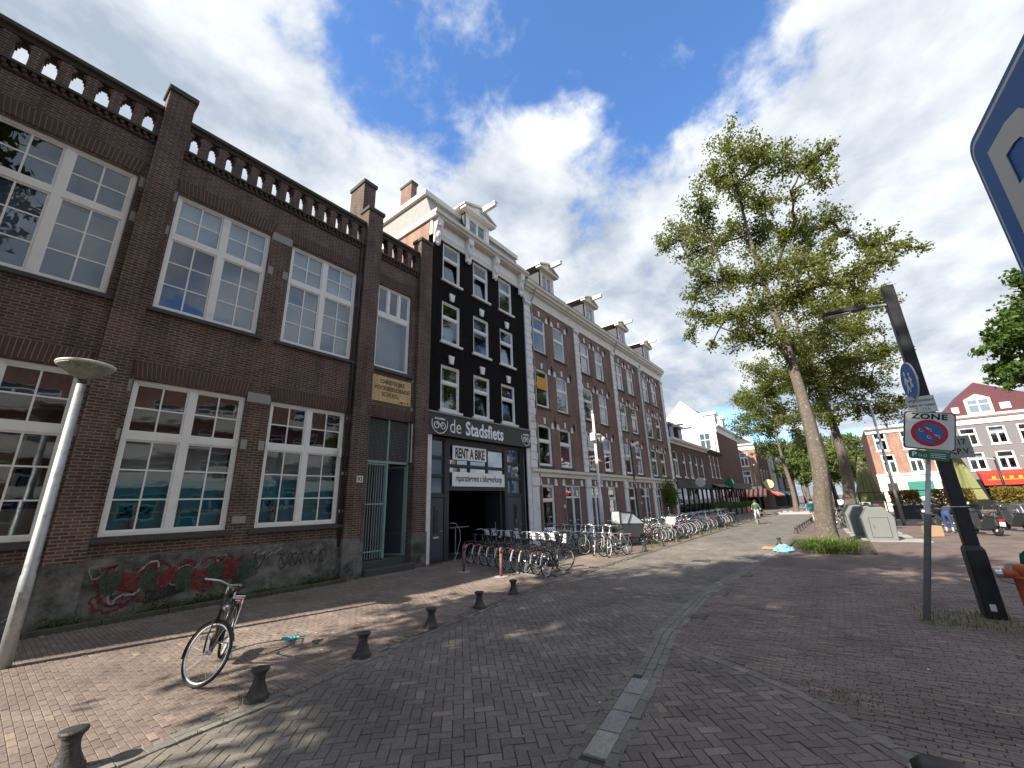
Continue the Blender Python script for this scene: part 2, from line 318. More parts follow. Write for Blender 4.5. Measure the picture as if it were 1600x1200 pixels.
M['roadfar'] = brick_mat('road paving', (.15, .135, .118), (.20, .18, .155), (.09, .08, .07), bw=.21, bh=.105, ms=.008, patch=.2, ground=True, bump=.3)
M['walkfar'] = brick_mat('pavement paving', (.17, .125, .105), (.225, .17, .145), (.09, .075, .065), bw=.21, bh=.105, ms=.008, patch=.2, ground=True, bump=.3)
M['plazafar'] = brick_mat('plaza paving', (.145, .105, .095), (.20, .15, .135), (.075, .06, .055), bw=.2, bh=.055, ms=.006, patch=.2, ground=True, bump=.3)
M['concrete'] = mat('pale concrete', (.36, .35, .33), .9, .15, 5, .2)
M['container'] = mat('grey container', (.17, .178, .168), .55, .06, 3)
M['cardboard'] = mat('cardboard', (.36, .24, .14), .9, .15, 6)
M['bluebag'] = mat('light blue plastic bag', (.25, .50, .62), .4, .2, 9, .3, 20)
M['tealstick'] = mat('teal plastic', (.06, .45, .45), .4, .1)
M['paper'] = mat('white litter', (.7, .7, .68), .7, .1)
M['canvas'] = mat('olive parasol canvas', (.21, .22, .09), .85, .2, 4, .3)
M['awnred'] = mat('red awning', (.60, .035, .02), .7, .1)
M['awnstripe'] = mat('cream awning stripe', (.72, .60, .45), .7, .1)
M['awnblue'] = mat('blue awning', (.08, .25, .50), .7, .1)
M['jade'] = mat('green shutters', (.04, .22, .17), .6, .15)
M['moped'] = mat('moped body', (.03, .03, .032), .35, .2, 4, coat=.4)
M['tent'] = mat('clear rain tent', (.36, .38, .39), .25, .3, 9, .5, 14, spec=.6)
M['cargo'] = mat('grey cargo box', (.06, .065, .065), .5, .15, 5)
M['graffred'] = mat('red spray paint', (.17, .022, .026), .8, .4, 9)
M['graffblk'] = mat('black spray paint', (.03, .025, .028), .8, .3, 6)
M['graffgrn'] = mat('green grey spray paint', (.055, .08, .06), .8, .4, 5)
M['graffwht'] = mat('faint white spray', (.33, .33, .33), .8, .3, 6)
M['skin'] = mat('skin', (.55, .33, .24), .6, .06)
M['hair'] = mat('dark hair', (.03, .022, .018), .7, .2)
M['cloth_g'] = mat('green vest', (.05, .13, .08), .85, .15)
M['cloth_w'] = mat('pale trousers', (.52, .52, .50), .85, .1)
M['cloth_n'] = mat('navy sweater', (.03, .036, .06), .85, .2)
M['denim'] = mat('blue jeans', (.03, .055, .14), .85, .2)
M['teal_b'] = mat('teal backpack', (.02, .22, .26), .75, .1)
M['shoe'] = mat('shoe', (.4, .38, .36), .7, .1)
M['orange'] = mat('orange poster', (.62, .30, .04), .6, .15)
M['carwhite'] = mat('white car paint', (.65, .66, .67), .3, .04, coat=.5)

def spray(name, col):
    m, t, b = _pm(name); n = t.nodes.new; l = t.links.new; o = t.nodes['Material Output']
    b.inputs['Base Color'].default_value = c4(col); b.inputs['Roughness'].default_value = .85
    tr = n('ShaderNodeBsdfTransparent'); mx = n('ShaderNodeMixShader'); tc = n('ShaderNodeTexCoord'); no = n('ShaderNodeTexNoise'); no.inputs['Scale'].default_value = 9; no.inputs['Detail'].default_value = 8; no.inputs['Roughness'].default_value = .75
    mr = n('ShaderNodeMapRange'); mr.inputs[1].default_value = .36; mr.inputs[2].default_value = .60; mr.inputs[3].default_value = .15; mr.inputs[4].default_value = .95
    l(tc.outputs['Object'], no.inputs['Vector']); l(no.outputs['Fac'], mr.inputs[0]); l(mr.outputs[0], mx.inputs[0]); l(tr.outputs[0], mx.inputs[1]); l(b.outputs[0], mx.inputs[2]); l(mx.outputs[0], o.inputs[0])
    return m
M['graffred'] = spray('red spray paint', (.21, .022, .028)); M['graffblk'] = spray('black spray paint', (.03, .026, .028)); M['graffgrn'] = spray('green grey spray paint', (.05, .085, .06)); M['graffwht'] = spray('faint white spray', (.42, .42, .42))
M['oldred'] = mat('weathered dull red', (.17, .065, .055), .7, .3, 9, .2, 40, dirt=(.26, .2, .18), dscale=8)
M['paleyellow'] = mat('pale yellow board', (.62, .58, .28), .5, .1)

# ------------------------------------------------------------------ ground
def plerp(pts):
    xs = [p[0] for p in pts]; ys = [p[1] for p in pts]
    return lambda x: float(np.interp(x, xs, ys))
yL = plerp([(-6, 5.1), (1.2, 5.3), (2.8, 5.45), (4.75, 5.87), (7.9, 6.28), (13.9, 6.55), (32, 6.5), (60, 7.0), (140, 10)])
yR = plerp([(-6, .9), (3.38, 2.06), (5.46, 2.38), (7.06, 2.69), (10.1, 2.91), (14, 2.75), (19.4, 2.5), (45, 2.2), (80, 2.2), (140, 5)])
xB = plerp([(-3, 2.2), (-2, 3.0), (-1, 3.9), (.08, 5.05), (.78, 5.8), (1.37, 6.15), (2.5, 6.75)])
zS = lambda y: .010 + (y - 5.0) * .0115
DF = 11.9                                          # facade line of the left side of the street
g = MB(); g.quad((-400, -600, -.06), (1400, -600, -.06), (1400, 600, -.06), (-400, 600, -.06)); tag(g.build('ground', M['plazafar']), kind='structure')
def strip(xs, fa, fb, za, zb):
    m = MB()
    for i in range(len(xs) - 1):
        a, b = xs[i], xs[i + 1]
        m.quad((a, fa(a), za(fa(a))), (b, fa(b), za(fa(b))), (b, fb(b), zb(fb(b))), (a, fb(a), zb(fb(a))))
    return m
def two(name, m1, mat1, m2, mat2):
    n1 = len(m1.f); m1.add(m2.v, m2.f); o = m1.build(name, mat1); o.data.materials.append(mat2)
    for i, p in enumerate(o.data.polygons): p.material_index = 0 if i < n1 else 1
    return tag(o, kind='structure')
fl = lambda z: (lambda y: z)
xs1 = [-6 + i for i in range(29)]; xs2 = list(range(22, 142, 4))
road = two('road', strip(xs1, yR, yL, fl(-.0085), fl(-.0085)), M['joint'], strip(xs2, yR, yL, fl(-.004), fl(-.004)), M['roadfar'])
fw = lambda x: DF + .3
xs3 = [-6 + i for i in range(24)]; xs4 = list(range(17, 141, 4))
walk = two('pavement', strip(xs3, yL, fw, lambda y: zS(y) - .0052, lambda y: zS(y) - .0052), M['jointS'], strip(xs4, yL, fw, lambda y: zS(y) - .004, lambda y: zS(y) - .004), M['walkfar'])
p1 = strip([-6 + i for i in range(22)], fl(-9), yR, fl(-.010), fl(-.010))
p2 = strip([15] + list(range(16, 141, 4)), fl(-60), yR, fl(-.005), fl(-.005)); p2.quad((-6, -60, -.005), (15, -60, -.005), (15, -9, -.005), (-6, -9, -.005))
plaza = two('plaza', p1, M['joint'], p2, M['plazafar'])

BM = {}
def brick_arrays(l, w, h=.045, b=.0032):
    x, y = l / 2, w / 2
    v = []
    for (q, z) in ((0, -h), (0, -b), (b * .8, 0)): v += [(-x + q, -y + q, z), (x - q, -y + q, z), (x - q, y - q, z), (-x + q, y - q, z)]
    f = []
    for k in (0, 4):
        for i in range(4): f.append((k + i, k + (i + 1) % 4, k + 4 + (i + 1) % 4, k + 4 + i))
    f.append((8, 9, 10, 11))
    return np.array(v), np.array(f)
def brick_mesh(l, w, mt):
    k = (l, w, mt.name)
    if k not in BM:
        v, f = brick_arrays(l, w); me = bpy.data.meshes.new('brick'); me.from_pydata([tuple(p) for p in v], [], [tuple(int(i) for i in q) for q in f]); me.materials.append(mt); me.update()
        BM[k] = me
    return BM[k]
def px_of(p):
    q = CR.transposed() @ (Vector(p) - Vector((0, 0, CAM_H)))
    if q.z > -.2: return None
    return (800 - 638 * q.x / q.z, 600 + 638 * q.y / q.z)
def arrays_obj(name, V, F, mt, parent=None, rnd=None, smooth=False):
    me = bpy.data.meshes.new(name); n = len(V); m = len(F); k = F.shape[1]
    me.vertices.add(n); me.vertices.foreach_set('co', V.astype(np.float32).ravel())
    me.loops.add(m * k); me.loops.foreach_set('vertex_index', F.astype(np.int32).ravel())
    me.polygons.add(m); me.polygons.foreach_set('loop_start', np.arange(0, m * k, k, dtype=np.int32)); me.polygons.foreach_set('loop_total', np.full(m, k, dtype=np.int32))
    me.update(calc_edges=True); me.validate()
    if rnd is not None:
        a = me.attributes.new('rnd', 'FLOAT', 'FACE'); a.data.foreach_set('value', rnd.astype(np.float32))
    me.polygons.foreach_set('use_smooth', [bool(smooth)] * m)
    me.materials.append(mt); o = bpy.data.objects.new(name, me); COL.objects.link(o)
    if parent: o.parent = parent
    return o
def pavers(parent, lst, mt, zf, nind=300, jit=.0020, tilt=.008, name='brick', gap=.008):
    # lst: (x, y, ang, l, w); the largest in view become single objects, the rest one joined part
    sc = []
    for i, (x, y, a, l, w) in enumerate(lst):
        p = px_of((x, y, 0)); d = math.hypot(x, y)
        inside = p and -20 < p[0] < 1620 and -20 < p[1] < 1225
        sc.append((0 if inside else 1, d / math.sqrt(l * w), i))
    sc.sort(); ind = set(s[2] for s in sc[:nind]); rest = []
    for i, (x, y, a, l, w) in enumerate(lst):
        z = zf(y) + random.gauss(0, jit); tx, ty, tz = random.gauss(0, tilt), random.gauss(0, tilt), a + random.gauss(0, .012)
        if i in ind:
            o = bpy.data.objects.new(name, brick_mesh(l - gap, w - gap, mt)); COL.objects.link(o); o.parent = parent; o.location = (x, y, z); o.rotation_euler = (tx, ty, tz)
        else: rest.append((x, y, z, tx, ty, tz, l - gap, w - gap))
    if not rest: return
    Vs = []; Fs = []; rn = []
    for k, (x, y, z, tx, ty, tz, l, w) in enumerate(rest):
        v, f = brick_arrays(l, w); c, s_ = math.cos(tz), math.sin(tz)
        V = np.empty_like(v); V[:, 0] = x + v[:, 0] * c - v[:, 1] * s_; V[:, 1] = y + v[:, 0] * s_ + v[:, 1] * c; V[:, 2] = z + v[:, 2] + v[:, 0] * ty + v[:, 1] * tx
        Vs.append(V); Fs.append(f + 12 * k); rn += [random.random()] * 9
    o = arrays_obj('paving_bricks', np.concatenate(Vs), np.concatenate(Fs), mt, parent, np.array(rn)); tag(o, kind='stuff')
def herring(x0, x1, y0, y1, ang, inside, l=.212, w=.106):
    res = []; c, s_ = math.cos(ang), math.sin(ang); cx, cy = (x0 + x1) / 2, (y0 + y1) / 2; n = int(math.hypot(x1 - x0, y1 - y0) / w / 2) + 3
    for i in range(-n, n):
        for j in range(-n, n):
            r = (i - j) % 4
            if r == 0: u, v, a = (i + 1) * w, (j + .5) * w, 0
            elif r == 3: u, v, a = (i + .5) * w, (j + 1) * w, PI / 2
            else: continue
            x, y = cx + u * c - v * s_, cy + u * s_ + v * c
            if x0 < x < x1 and y0 < y < y1 and inside(x, y): res.append((x, y, a + ang, l, w))
    return res
pavers(road, herring(-1.2, 22, .5, 7, R(45), lambda x, y: yR(x) + .13 < y < yL(x) - .07 and (px_of((x, y, 0)) is not None)), M['paver'], fl(0.0))
hr = herring(1.5, 7, -3, 3, R(41), lambda x, y: y < yR(x) - .19 and x < xB(y) - .1)
st = []
r = 0; x = 2.2
while x < 15:
    y = -8.8 + (r % 2) * .1 + random.uniform(-.02, .02)
    wob = random.uniform(-.004, .004)
    while y < 3:
        if y < yR(x) - .2 and (x > xB(min(y, 2.5)) + .08): st.append((x + .05 * math.sin(y * .7), y, PI / 2, .2, .056))
        y += .2
    x += .056; r += 1
st = [q for q in st if (lambda p: p and -40 < p[0] < 1640 and p[1] < 1260)(px_of((q[0], q[1], 0)))]
nh = len(hr)
pavers(plaza, hr, M['paverR'], fl(0.0), 230)
pavers(plaza, st, M['paverP'], fl(0.0), 70, jit=.0022)
sw = []; r = 0; x = -1.0
while x < 17:
    y = yL(x) + .16 + (r % 2) * .1
    while y < 11.85:
        if not (x < 6.95 and y > 11.42): sw.append((x, y, PI / 2, .2, .068))
        y += .2
    x += .068; r += 1
pavers(walk, sw, M['paverS'], zS, 300, jit=.0013, tilt=.0045, gap=.005)
def band(parent, f, x0, x1, rows, mt, l=.21, w=.105, off=0.0, zf=None, step=None, start=0):
    res = []
    x = x0
    while x < x1:
        a = math.atan2(f(x + .1) - f(x - .1), .2)
        for k in range(rows): res.append((x - math.sin(a) * (off + k * w), f(x) + math.cos(a) * (off + k * w), a, l, w))
        x += l * math.cos(a)
    return res
gb = tag(empty('gutter_band', (0, 0, 0)), kind='structure')
lst = band(gb, yL, -1.0, 22, 2, None, off=-.02)
pal = band(gb, yR, -1, 22, 3, None, off=-.21)
pal = [q for q in pal if not (3.55 < q[0] < 5.25 and q[1] > yR(q[0]) - .15)]
pavers(gb, lst + pal, M['band'], lambda y: .006 if y < 4 else .016, 240, jit=.003)
fill = [q for q in band(gb, yR, -1, 22, 2, None, off=.105)] + [q for q in band(gb, yR, -1, 12, 1, None, off=-.315)] + [q for q in band(gb, yL, -1, 22, 1, None, off=-.125)]
pavers(gb, fill, M['paver'], fl(-.005), 0, jit=.001, tilt=.004)
# four pale kerb stones in the right hand band
for i in range(4):
    x = 3.78 + i * .42; a = math.atan2(yR(x + .1) - yR(x - .1), .2)
    o = bpy.data.objects.new('kerb_stone', brick_mesh(.405, .20, M['pale'])); COL.objects.link(o); o.parent = gb; o.location = (x, yR(x) - .06, .010); o.rotation_euler = (0, 0, a)
# edge course of the herringbone corner
ec = []; y = -2.6
while y < 2.35:
    a = math.atan2(.1, xB(y + .05) - xB(y - .05)); ec.append((xB(y), y, a, .21, .11)); y += .21 * abs(math.sin(a))
pavers(gb, ec, M['band'], fl(.004), 40)
pavers(gb, [(x - .1, y, a, l, w) for x, y, a, l, w in ec] + [(x + .1, y, a, l, w) for x, y, a, l, w in ec], M['paverR'], fl(-.005), 0, jit=.001, tilt=.004)
# drain covers
for i, (x, y, s_, lab) in enumerate(((8.35, 2.45, .3, 'small square drain cover nearest the camera beside the gutter band'), (10.4, 2.55, .34, 'pale square drain cover second along the right gutter band'),
                                  (13.1, 2.45, .3, 'farthest of the small drain covers along the right gutter'), (15.4, 4.2, .6, 'square manhole cover set in the road near the shadow edge'), (10.9, 6.95, .32, 'small metal cover in the pavement in front of the bike rack'))):
    e = empty('drain_cover', (x, y, .004 if y < 6.5 else zS(y)), random.uniform(-.1, .2), lab, 'cover', 'metal covers in the street')
    MB().box(-s_ / 2, s_ / 2, -s_ / 2, s_ / 2, -.02, .006).build('rim', M['plinth'], e)
    MB().box(-s_ * .36, s_ * .36, -s_ * .36, s_ * .36, -.01, .010).build('lid', M['iron'], e)
# kerb along the school wall
kb = empty('wall_kerb', (-1, 11.45, 0), 0, 'low mossy kerb along the school wall', 'kerb'); x = 0
while x < 7.8:
    MB().box(x, x + .985, 0, .12, .0, .17).build('kerb_stone', M['coping'], kb, bevel=.012); x += 1.0

# ------------------------------------------------------------------ building helpers (local: x along facade, y depth, z up)
def wall_holes(mb, x0, x1, z0, z1, holes, y=0.0, depth=.16):
    xs = sorted(set([x0, x1] + [h[0] for h in holes] + [h[1] for h in holes])); zs = sorted(set([z0, z1] + [h[2] for h in holes] + [h[3] for h in holes]))
    xs = [x for x in xs if x0 <= x <= x1]; zs = [z for z in zs if z0 <= z <= z1]
    for i in range(len(xs) - 1):
        for j in range(len(zs) - 1):
            cx, cz = (xs[i] + xs[i + 1]) / 2, (zs[j] + zs[j + 1]) / 2
            if any(h[0] < cx < h[1] and h[2] < cz < h[3] for h in holes): continue
            mb.quad((xs[i], y, zs[j]), (xs[i + 1], y, zs[j]), (xs[i + 1], y, zs[j + 1]), (xs[i], y, zs[j + 1]))
    for a, b, c, d in holes:
        mb.quad((a, y, c), (a, y + depth, c), (a, y + depth, d), (a, y, d)); mb.quad((b, y, c), (b, y, d), (b, y + depth, d), (b, y + depth, c))
        mb.quad((a, y, d), (a, y + depth, d), (b, y + depth, d), (b, y, d)); mb.quad((a, y, c), (b, y, c), (b, y + depth, c), (a, y + depth, c))
    return mb
def shell(mb, x0, x1, z0, z1, y0, y1, top=True):
    mb.quad((x0, y0, z0), (x0, y1, z0), (x0, y1, z1), (x0, y0, z1)); mb.quad((x1, y0, z0), (x1, y0, z1), (x1, y1, z1), (x1, y1, z0))
    mb.quad((x0, y1, z0), (x1, y1, z0), (x1, y1, z1), (x0, y1, z1))
    if top: mb.quad((x0, y0, z1), (x1, y0, z1), (x1, y1, z1), (x0, y1, z1))
    return mb
def fbuild(mb, name, mt, parent):     # keep face winding of shells (no normal recalculation trouble for open shells)
    return mb.build(name, mt, parent)
def window(parent, x0, x1, z0, z1, y, lights, fmat, fw=.07, bar=.028, back=None, backd=.22, gmat=None, fd=.09, name='window', tiltj=.006, inner=None):
    """frame with openings; lights: list of (a,b,c,d,nx,nz[,open]) fractions of the inner rectangle; every pane is a sub-part"""
    ix0, ix1, iz0, iz1 = x0 + fw, x1 - fw, z0 + fw, z1 - fw; w, h = ix1 - ix0, iz1 - iz0
    f = MB()
    f.box(x0, ix0, y, y + fd, z0, z1); f.box(ix1, x1, y, y + fd, z0, z1); f.box(ix0, ix1, y, y + fd, z0, iz0); f.box(ix0, ix1, y, y + fd, iz1, z1)
    rects = []
    for q in lights:
        a, b, c, d, nx, nz = q[:6]; rects.append((ix0 + a * w, ix0 + b * w, iz0 + c * h, iz0 + d * h, nx, nz))
    # mullions / transoms: fill everything between lights with thin boxes set 3 mm back
    xs = sorted(set([ix0, ix1] + [r[0] for r in rects] + [r[1] for r in rects])); zs = sorted(set([iz0, iz1] + [r[2] for r in rects] + [r[3] for r in rects]))
    for i in range(len(xs) - 1):
        for j in range(len(zs) - 1):
            cx, cz = (xs[i] + xs[i + 1]) / 2, (zs[j] + zs[j + 1]) / 2
            if xs[i + 1] - xs[i] < .002 or zs[j + 1] - zs[j] < .002 or any(r[0] < cx < r[1] and r[2] < cz < r[3] for r in rects): continue
            f.box(xs[i], xs[i + 1], y + .006, y + fd - .004, zs[j], zs[j + 1])
    panes = []
    for a, b, c, d, nx, nz in rects:
        s = .04                                                   # sash
        f.box(a, a + s, y + .03, y + .075, c, d); f.box(b - s, b, y + .03, y + .075, c, d); f.box(a + s, b - s, y + .03, y + .075, c, c + s); f.box(a + s, b - s, y + .03, y + .075, d - s, d)
        pw = (b - a - 2 * s - (nx - 1) * bar) / nx; ph = (d - c - 2 * s - (nz - 1) * bar) / nz
        for i in range(1, nx): xx = a + s + i * pw + (i - 1) * bar; f.box(xx, xx + bar, y + .036, y + .07, c + s, d - s)
        for j in range(1, nz):
            zz_ = c + s + j * ph + (j - 1) * bar
            for i in range(nx): xx = a + s + i * (pw + bar); f.box(xx, xx + pw, y + .038, y + .068, zz_, zz_ + bar)
        for i in range(nx):
            for j in range(nz): panes.append((a + s + i * (pw + bar), pw, c + s + j * (ph + bar), ph))
    o = f.build(name, fmat, parent)
    for (px_, pw, pz, ph) in panes:
        g_ = MB().box(-pw / 2 - .004, pw / 2 + .004, -.003, .003, -ph / 2 - .004, ph / 2 + .004).build('pane', gmat or M['glass'], o)
        g_.location = (px_ + pw / 2, y + .052, pz + ph / 2); g_.rotation_euler = (random.gauss(0, tiltj), 0, random.gauss(0, tiltj))
    if back is not None:
        backs = back if isinstance(back, list) else [(0, 1, 0, 1, back, backd)]
        for a, b, c, d, mt, dd in backs:
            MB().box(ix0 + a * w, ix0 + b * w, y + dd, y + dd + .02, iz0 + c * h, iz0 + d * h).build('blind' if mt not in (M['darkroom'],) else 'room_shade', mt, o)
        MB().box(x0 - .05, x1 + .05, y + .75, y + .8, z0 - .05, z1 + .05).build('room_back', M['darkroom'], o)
    return o
def soldier(parent, x0, x1, z0, z1, y, mt, n=None, splay=.0, rise=0.0, name='lintel'):
    """flat arch of upright bricks, joints recessed"""
    b = MB(); n = n or int((x1 - x0) / .078); w = (x1 - x0) / n; cx = (x0 + x1) / 2
    for i in range(n):
        a0, a1 = x0 + i * w + .008, x0 + (i + 1) * w - .008
        k0, k1 = (a0 - cx) / (x1 - x0) * 2, (a1 - cx) / (x1 - x0) * 2
        e0, e1 = splay * k0, splay * k1
        t0, t1 = rise * (1 - k0 * k0), rise * (1 - k1 * k1)
        dy = random.uniform(0, .006)
        b.prism([(a0, z0 + t0), (a1, z0 + t1), (a1 + e1, z1 + t1), (a0 + e0, z1 + t0)], 'y', y - .012 - dy, y + .06)
    o = b.build(name, mt, parent); o['kind'] = 'stuff'
    MB().box(x0, x1, y - .004, y + .05, z0 + .004 + rise * .4, z1 - .004).build('lintel_mortar', M['mortar'], parent)
    return o

# ------------------------------------------------------------------ the school
sx = -8.0
SC = empty('school_building', (sx, DF, 0), 0, 'dark brown brick school with large white windows and open brick parapet', 'building')
def X(v): return v - sx
wins = []
for a, b in ((-4.2, -1.95), (-1.32, .92), (1.71, 3.95), (4.57, 6.79)):
    wins += [(a, b, 1.65, 4.97), (a, b, 6.75, 9.97)]
holes = [(X(a), X(b), c, d) for a, b, c, d in wins] + [(X(7.65), X(9.15), 6.77, 10.0), (X(7.62), X(9.38), .3, 5.0)]
w_ = wall_holes(MB(), 0, X(10.04), .0, 11.0, holes, 0, .14); shell(w_, 0, X(10.03), 0, 10.9, .14, 11, True)
fbuild(w_, 'wall', M['school'], SC)
SW2 = [(0, .466, 0, .605, 2, 3), (.534, 1, 0, .605, 2, 3), (0, .466, .655, 1, 2, 2), (.534, 1, .655, 1, 2, 2)]
def swin(a, b, c, d, backs): window(SC, X(a), X(b), c, d, .07, SW2, M['white'], .075, .032, backs)
MR, BL, GB, BE, TE, DK = M['maroon'], M['blind'], M['greyblind'], M['beige'], M['teal'], M['darkroom']
low = [(0, 1, .62, 1, MR, .30), (0, 1, .30, .62, BE, .32), (0, 1, 0, .34, TE, .22), (0, 1, .115, .125, M['sand'], .17)]
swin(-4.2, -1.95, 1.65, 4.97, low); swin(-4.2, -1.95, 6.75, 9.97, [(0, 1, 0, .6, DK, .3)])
swin(-1.32, .92, 1.65, 4.97, [(.5, 1, .62, 1, MR, .3), (0, 1, 0, .16, M['sand'], .4), (.62, .8, .25, .6, M['cardboard'], .45)])
swin(-1.32, .92, 6.75, 9.97, [(0, .5, .0, .62, GB, .3), (.5, 1, 0, .62, BE, .4)])
swin(1.71, 3.95, 1.65, 4.97, low); swin(4.57, 6.79, 1.65, 4.97, [(0, 1, .30, .62, BE, .32), (0, 1, 0, .36, TE, .24), (0, 1, .125, .135, M['sand'], .17)])
swin(1.71, 3.95, 6.75, 9.97, [(0, 1, .63, 1, BL, .12), (0, .5, 0, .62, MR, .2), (.5, 1, 0, .62, GB, .3)])
swin(4.57, 6.79, 6.75, 9.97, [(0, 1, .63, 1, BL, .12), (0, 1, 0, .62, GB, .3)])
window(SC, X(7.65), X(9.15), 6.77, 10.0, .07, [(0, 1, 0, .62, 1, 1), (0, .29, .68, 1, 1, 1), (.355, .645, .68, 1, 1, 1), (.71, 1, .68, 1, 1, 1)], M['white'], .075, .03, [(0, 1, 0, .62, GB, .4)])
# flowers on the window sills
for fx, fz in ((2.25, 2.05), (5.05, 2.05)):
    fl_ = empty('flower_vase', (fx, DF + .19, fz - .26), 0, 'dark flowers in a vase behind the pane of the lower window %s' % ('nearer the street lamp' if fx < 4 else 'nearer the school entrance'), 'flowers')
    MB().lathe([(.05, 0), (.07, .1), (.04, .22)], 8).build('vase', M['stone'], fl_, True)
    m_ = MB()
    for k in range(26):
        q = Vector((random.gauss(0, .11), random.gauss(0, .02), .34 + random.gauss(0, .08))); m_.lathe([(.004, -.03), (.035, 0), (.004, .03)], 5, q)
    m_.build('blooms', M['navy'], fl_)
for a, b, c, d in wins:
    soldier(SC, X(a) - .04, X(b) + .04, d + .05, d + .42, 0, M['school_b'], splay=.06)
    MB().prism([(X(a) - .14, c - .12), (X(b) + .14, c - .12), (X(b) + .14, c - .03), (X(a) - .14, c - .03)], 'y', -.09, .08).build('sill', M['bluestone'], SC)
    for ax in (a - .17, b + .03):
        if not (ax > 3.9 and ax < 4.5): MB().box(X(ax), X(ax) + .14, -.008, .05, d - .30, d - .02).build('stone_block', M['stone'], SC)
        MB().box(X(ax), X(ax) + .14, -.008, .05, c + 1.95, c + 2.2).build('stone_block', M['stone'], SC)
for z in (4.85, 9.85): MB().box(X(3.97), X(4.55), -.014, .05, z, z + .26).build('stone_block', M['stone'], SC)
soldier(SC, X(7.60), X(9.40), 10.05, 10.42, 0, M['school_b'], splay=.05); soldier(SC, X(7.56), X(9.42), 5.04, 5.40, 0, M['school_b'], splay=.05)
MB().box(X(7.52), X(9.36), -.09, .08, 6.64, 6.755).build('sill', M['bluestone'], SC)
for ax, az in ((7.52, 6.5), (9.3, 6.5), (7.52, 5.42), (9.3, 5.42)): MB().box(X(ax), X(ax) + .09, -.02, .04, az, az + .14).build('stone_block', M['stone'], SC)
# plinth
pl = wall_holes(MB(), 0, X(10.04), .02, 1.2, [(X(7.60), X(9.42), -.1, 1.3)], -.055, .06); pl.quad((0, -.055, 1.2), (X(7.6), -.055, 1.2), (X(7.6), 0, 1.23), (0, 0, 1.23))
pl.v = [(p[0], p[1], min(p[2], 1.23)) for p in pl.v]
fbuild(pl, 'plinth', M['plinth'], SC)
# pilasters with caps, stone feet
for a, b in ((-5.05, -4.45), (1.05, 1.60), (6.95, 7.57), (9.43, 10.035)):
    z1 = 12.72; p = MB().box(X(a), X(b), -.16, .12, 1.2, z1); p.box(X(a) - .0, X(b), .12, .34, 10.9, z1); p.build('pilaster', M['school'], SC)
    MB().box(X(a) - .05, X(b) + .05, -.21, .39, z1, z1 + .16).build('pilaster_cap', M['coping'], SC, bevel=.02)
    MB().box(X(a) - .03, X(b) + .03, -.20, .1, .0, 1.2).build('pilaster_foot', M['plinth'], SC, bevel=.01)
# parapet: string, corbels, balusters with stepped heads, coping
for a, b in ((-8, -5.05), (-4.45, 1.05), (1.60, 6.95), (7.57, 9.43)):
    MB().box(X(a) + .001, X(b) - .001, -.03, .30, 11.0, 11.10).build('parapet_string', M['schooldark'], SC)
    MB().box(X(a) + .001, X(b) - .001, -.10, .32, 11.20, 11.26).build('parapet_ledge', M['coping'], SC)
    k = MB(); n = int((b - a) / .14)
    for i in range(n):
        xx = X(a) + (i + .5) * (b - a) / n
        k.box(xx - .05, xx + .02, -.07, .02, 11.11, 11.195); k.box(xx - .015, xx + .055, -.05, .02, 11.03, 11.105)
    o = k.build('corbel_bricks', M['school_b'], SC); o['kind'] = 'stuff'
    MB().box(X(a) + .001, X(b) - .001, .0, .28, 11.10, 11.2).build('parapet_course', M['schooldark'], SC)
    n = max(2, round((b - a) / .425)); w = (b - a) / n
    for i in range(n + 1):
        xx = X(a) + i * w; x0, x1 = max(xx - .10, X(a) + .002), min(xx + .10, X(b) - .002)
        m_ = MB().box(x0, x1, -.02, .28, 11.26, 11.93)
        if i < n: m_.box(x1 + .0005, x1 + .028, .0, .26, 11.76, 11.93); m_.box(x1 + .0285, x1 + .06, .02, .24, 11.83, 11.93)
        if i > 0: m_.box(x0 - .028, x0 - .0005, .0, .26, 11.76, 11.93); m_.box(x0 - .06, x0 - .0285, .02, .24, 11.83, 11.93)
        m_.build('baluster', M['school'], SC)
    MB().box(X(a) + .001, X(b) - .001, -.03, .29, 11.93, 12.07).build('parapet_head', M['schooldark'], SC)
    MB().box(X(a) + .001, X(b) - .001, -.09, .36, 12.07, 12.19).build('coping', M['coping'], SC, bevel=.02)
MB().box(X(7.11), X(7.62), .6, 1.55, 10.8, 14.5).build('chimney', M['school'], SC); MB().box(X(7.06), X(7.67), .55, 1.6, 14.5, 14.65).build('chimney_cap', M['coping'], SC)
MB().lathe([(.11, 0), (.12, .12), (.08, .3)], 10, (X(7.36), .9, 14.65)).build('chimney_pot', M['stone'], SC, True)
# tile sign
sg = MB().box(X(7.66), X(9.28), -.02, .03, 5.57, 6.48).build('tile_panel', M['tile'], SC)
for tx, tz, sz, al in (('CHRISTELIJKE', 6.22, .20, 8.47), ('VOORBEREIDENDE', 5.99, .20, 8.47), ('SCHOOL.', 5.77, .20, 8.40), ('1906 . 10 . 30', 5.62, .09, 8.98)):
    if tx[0].isdigit(): tx = 'GES. 18. 10'
    text_mesh(tx, sz * 1.05, M['tileink'], sg, (X(al), -.024, tz), align='CENTER', sx=.82, bold=.003)
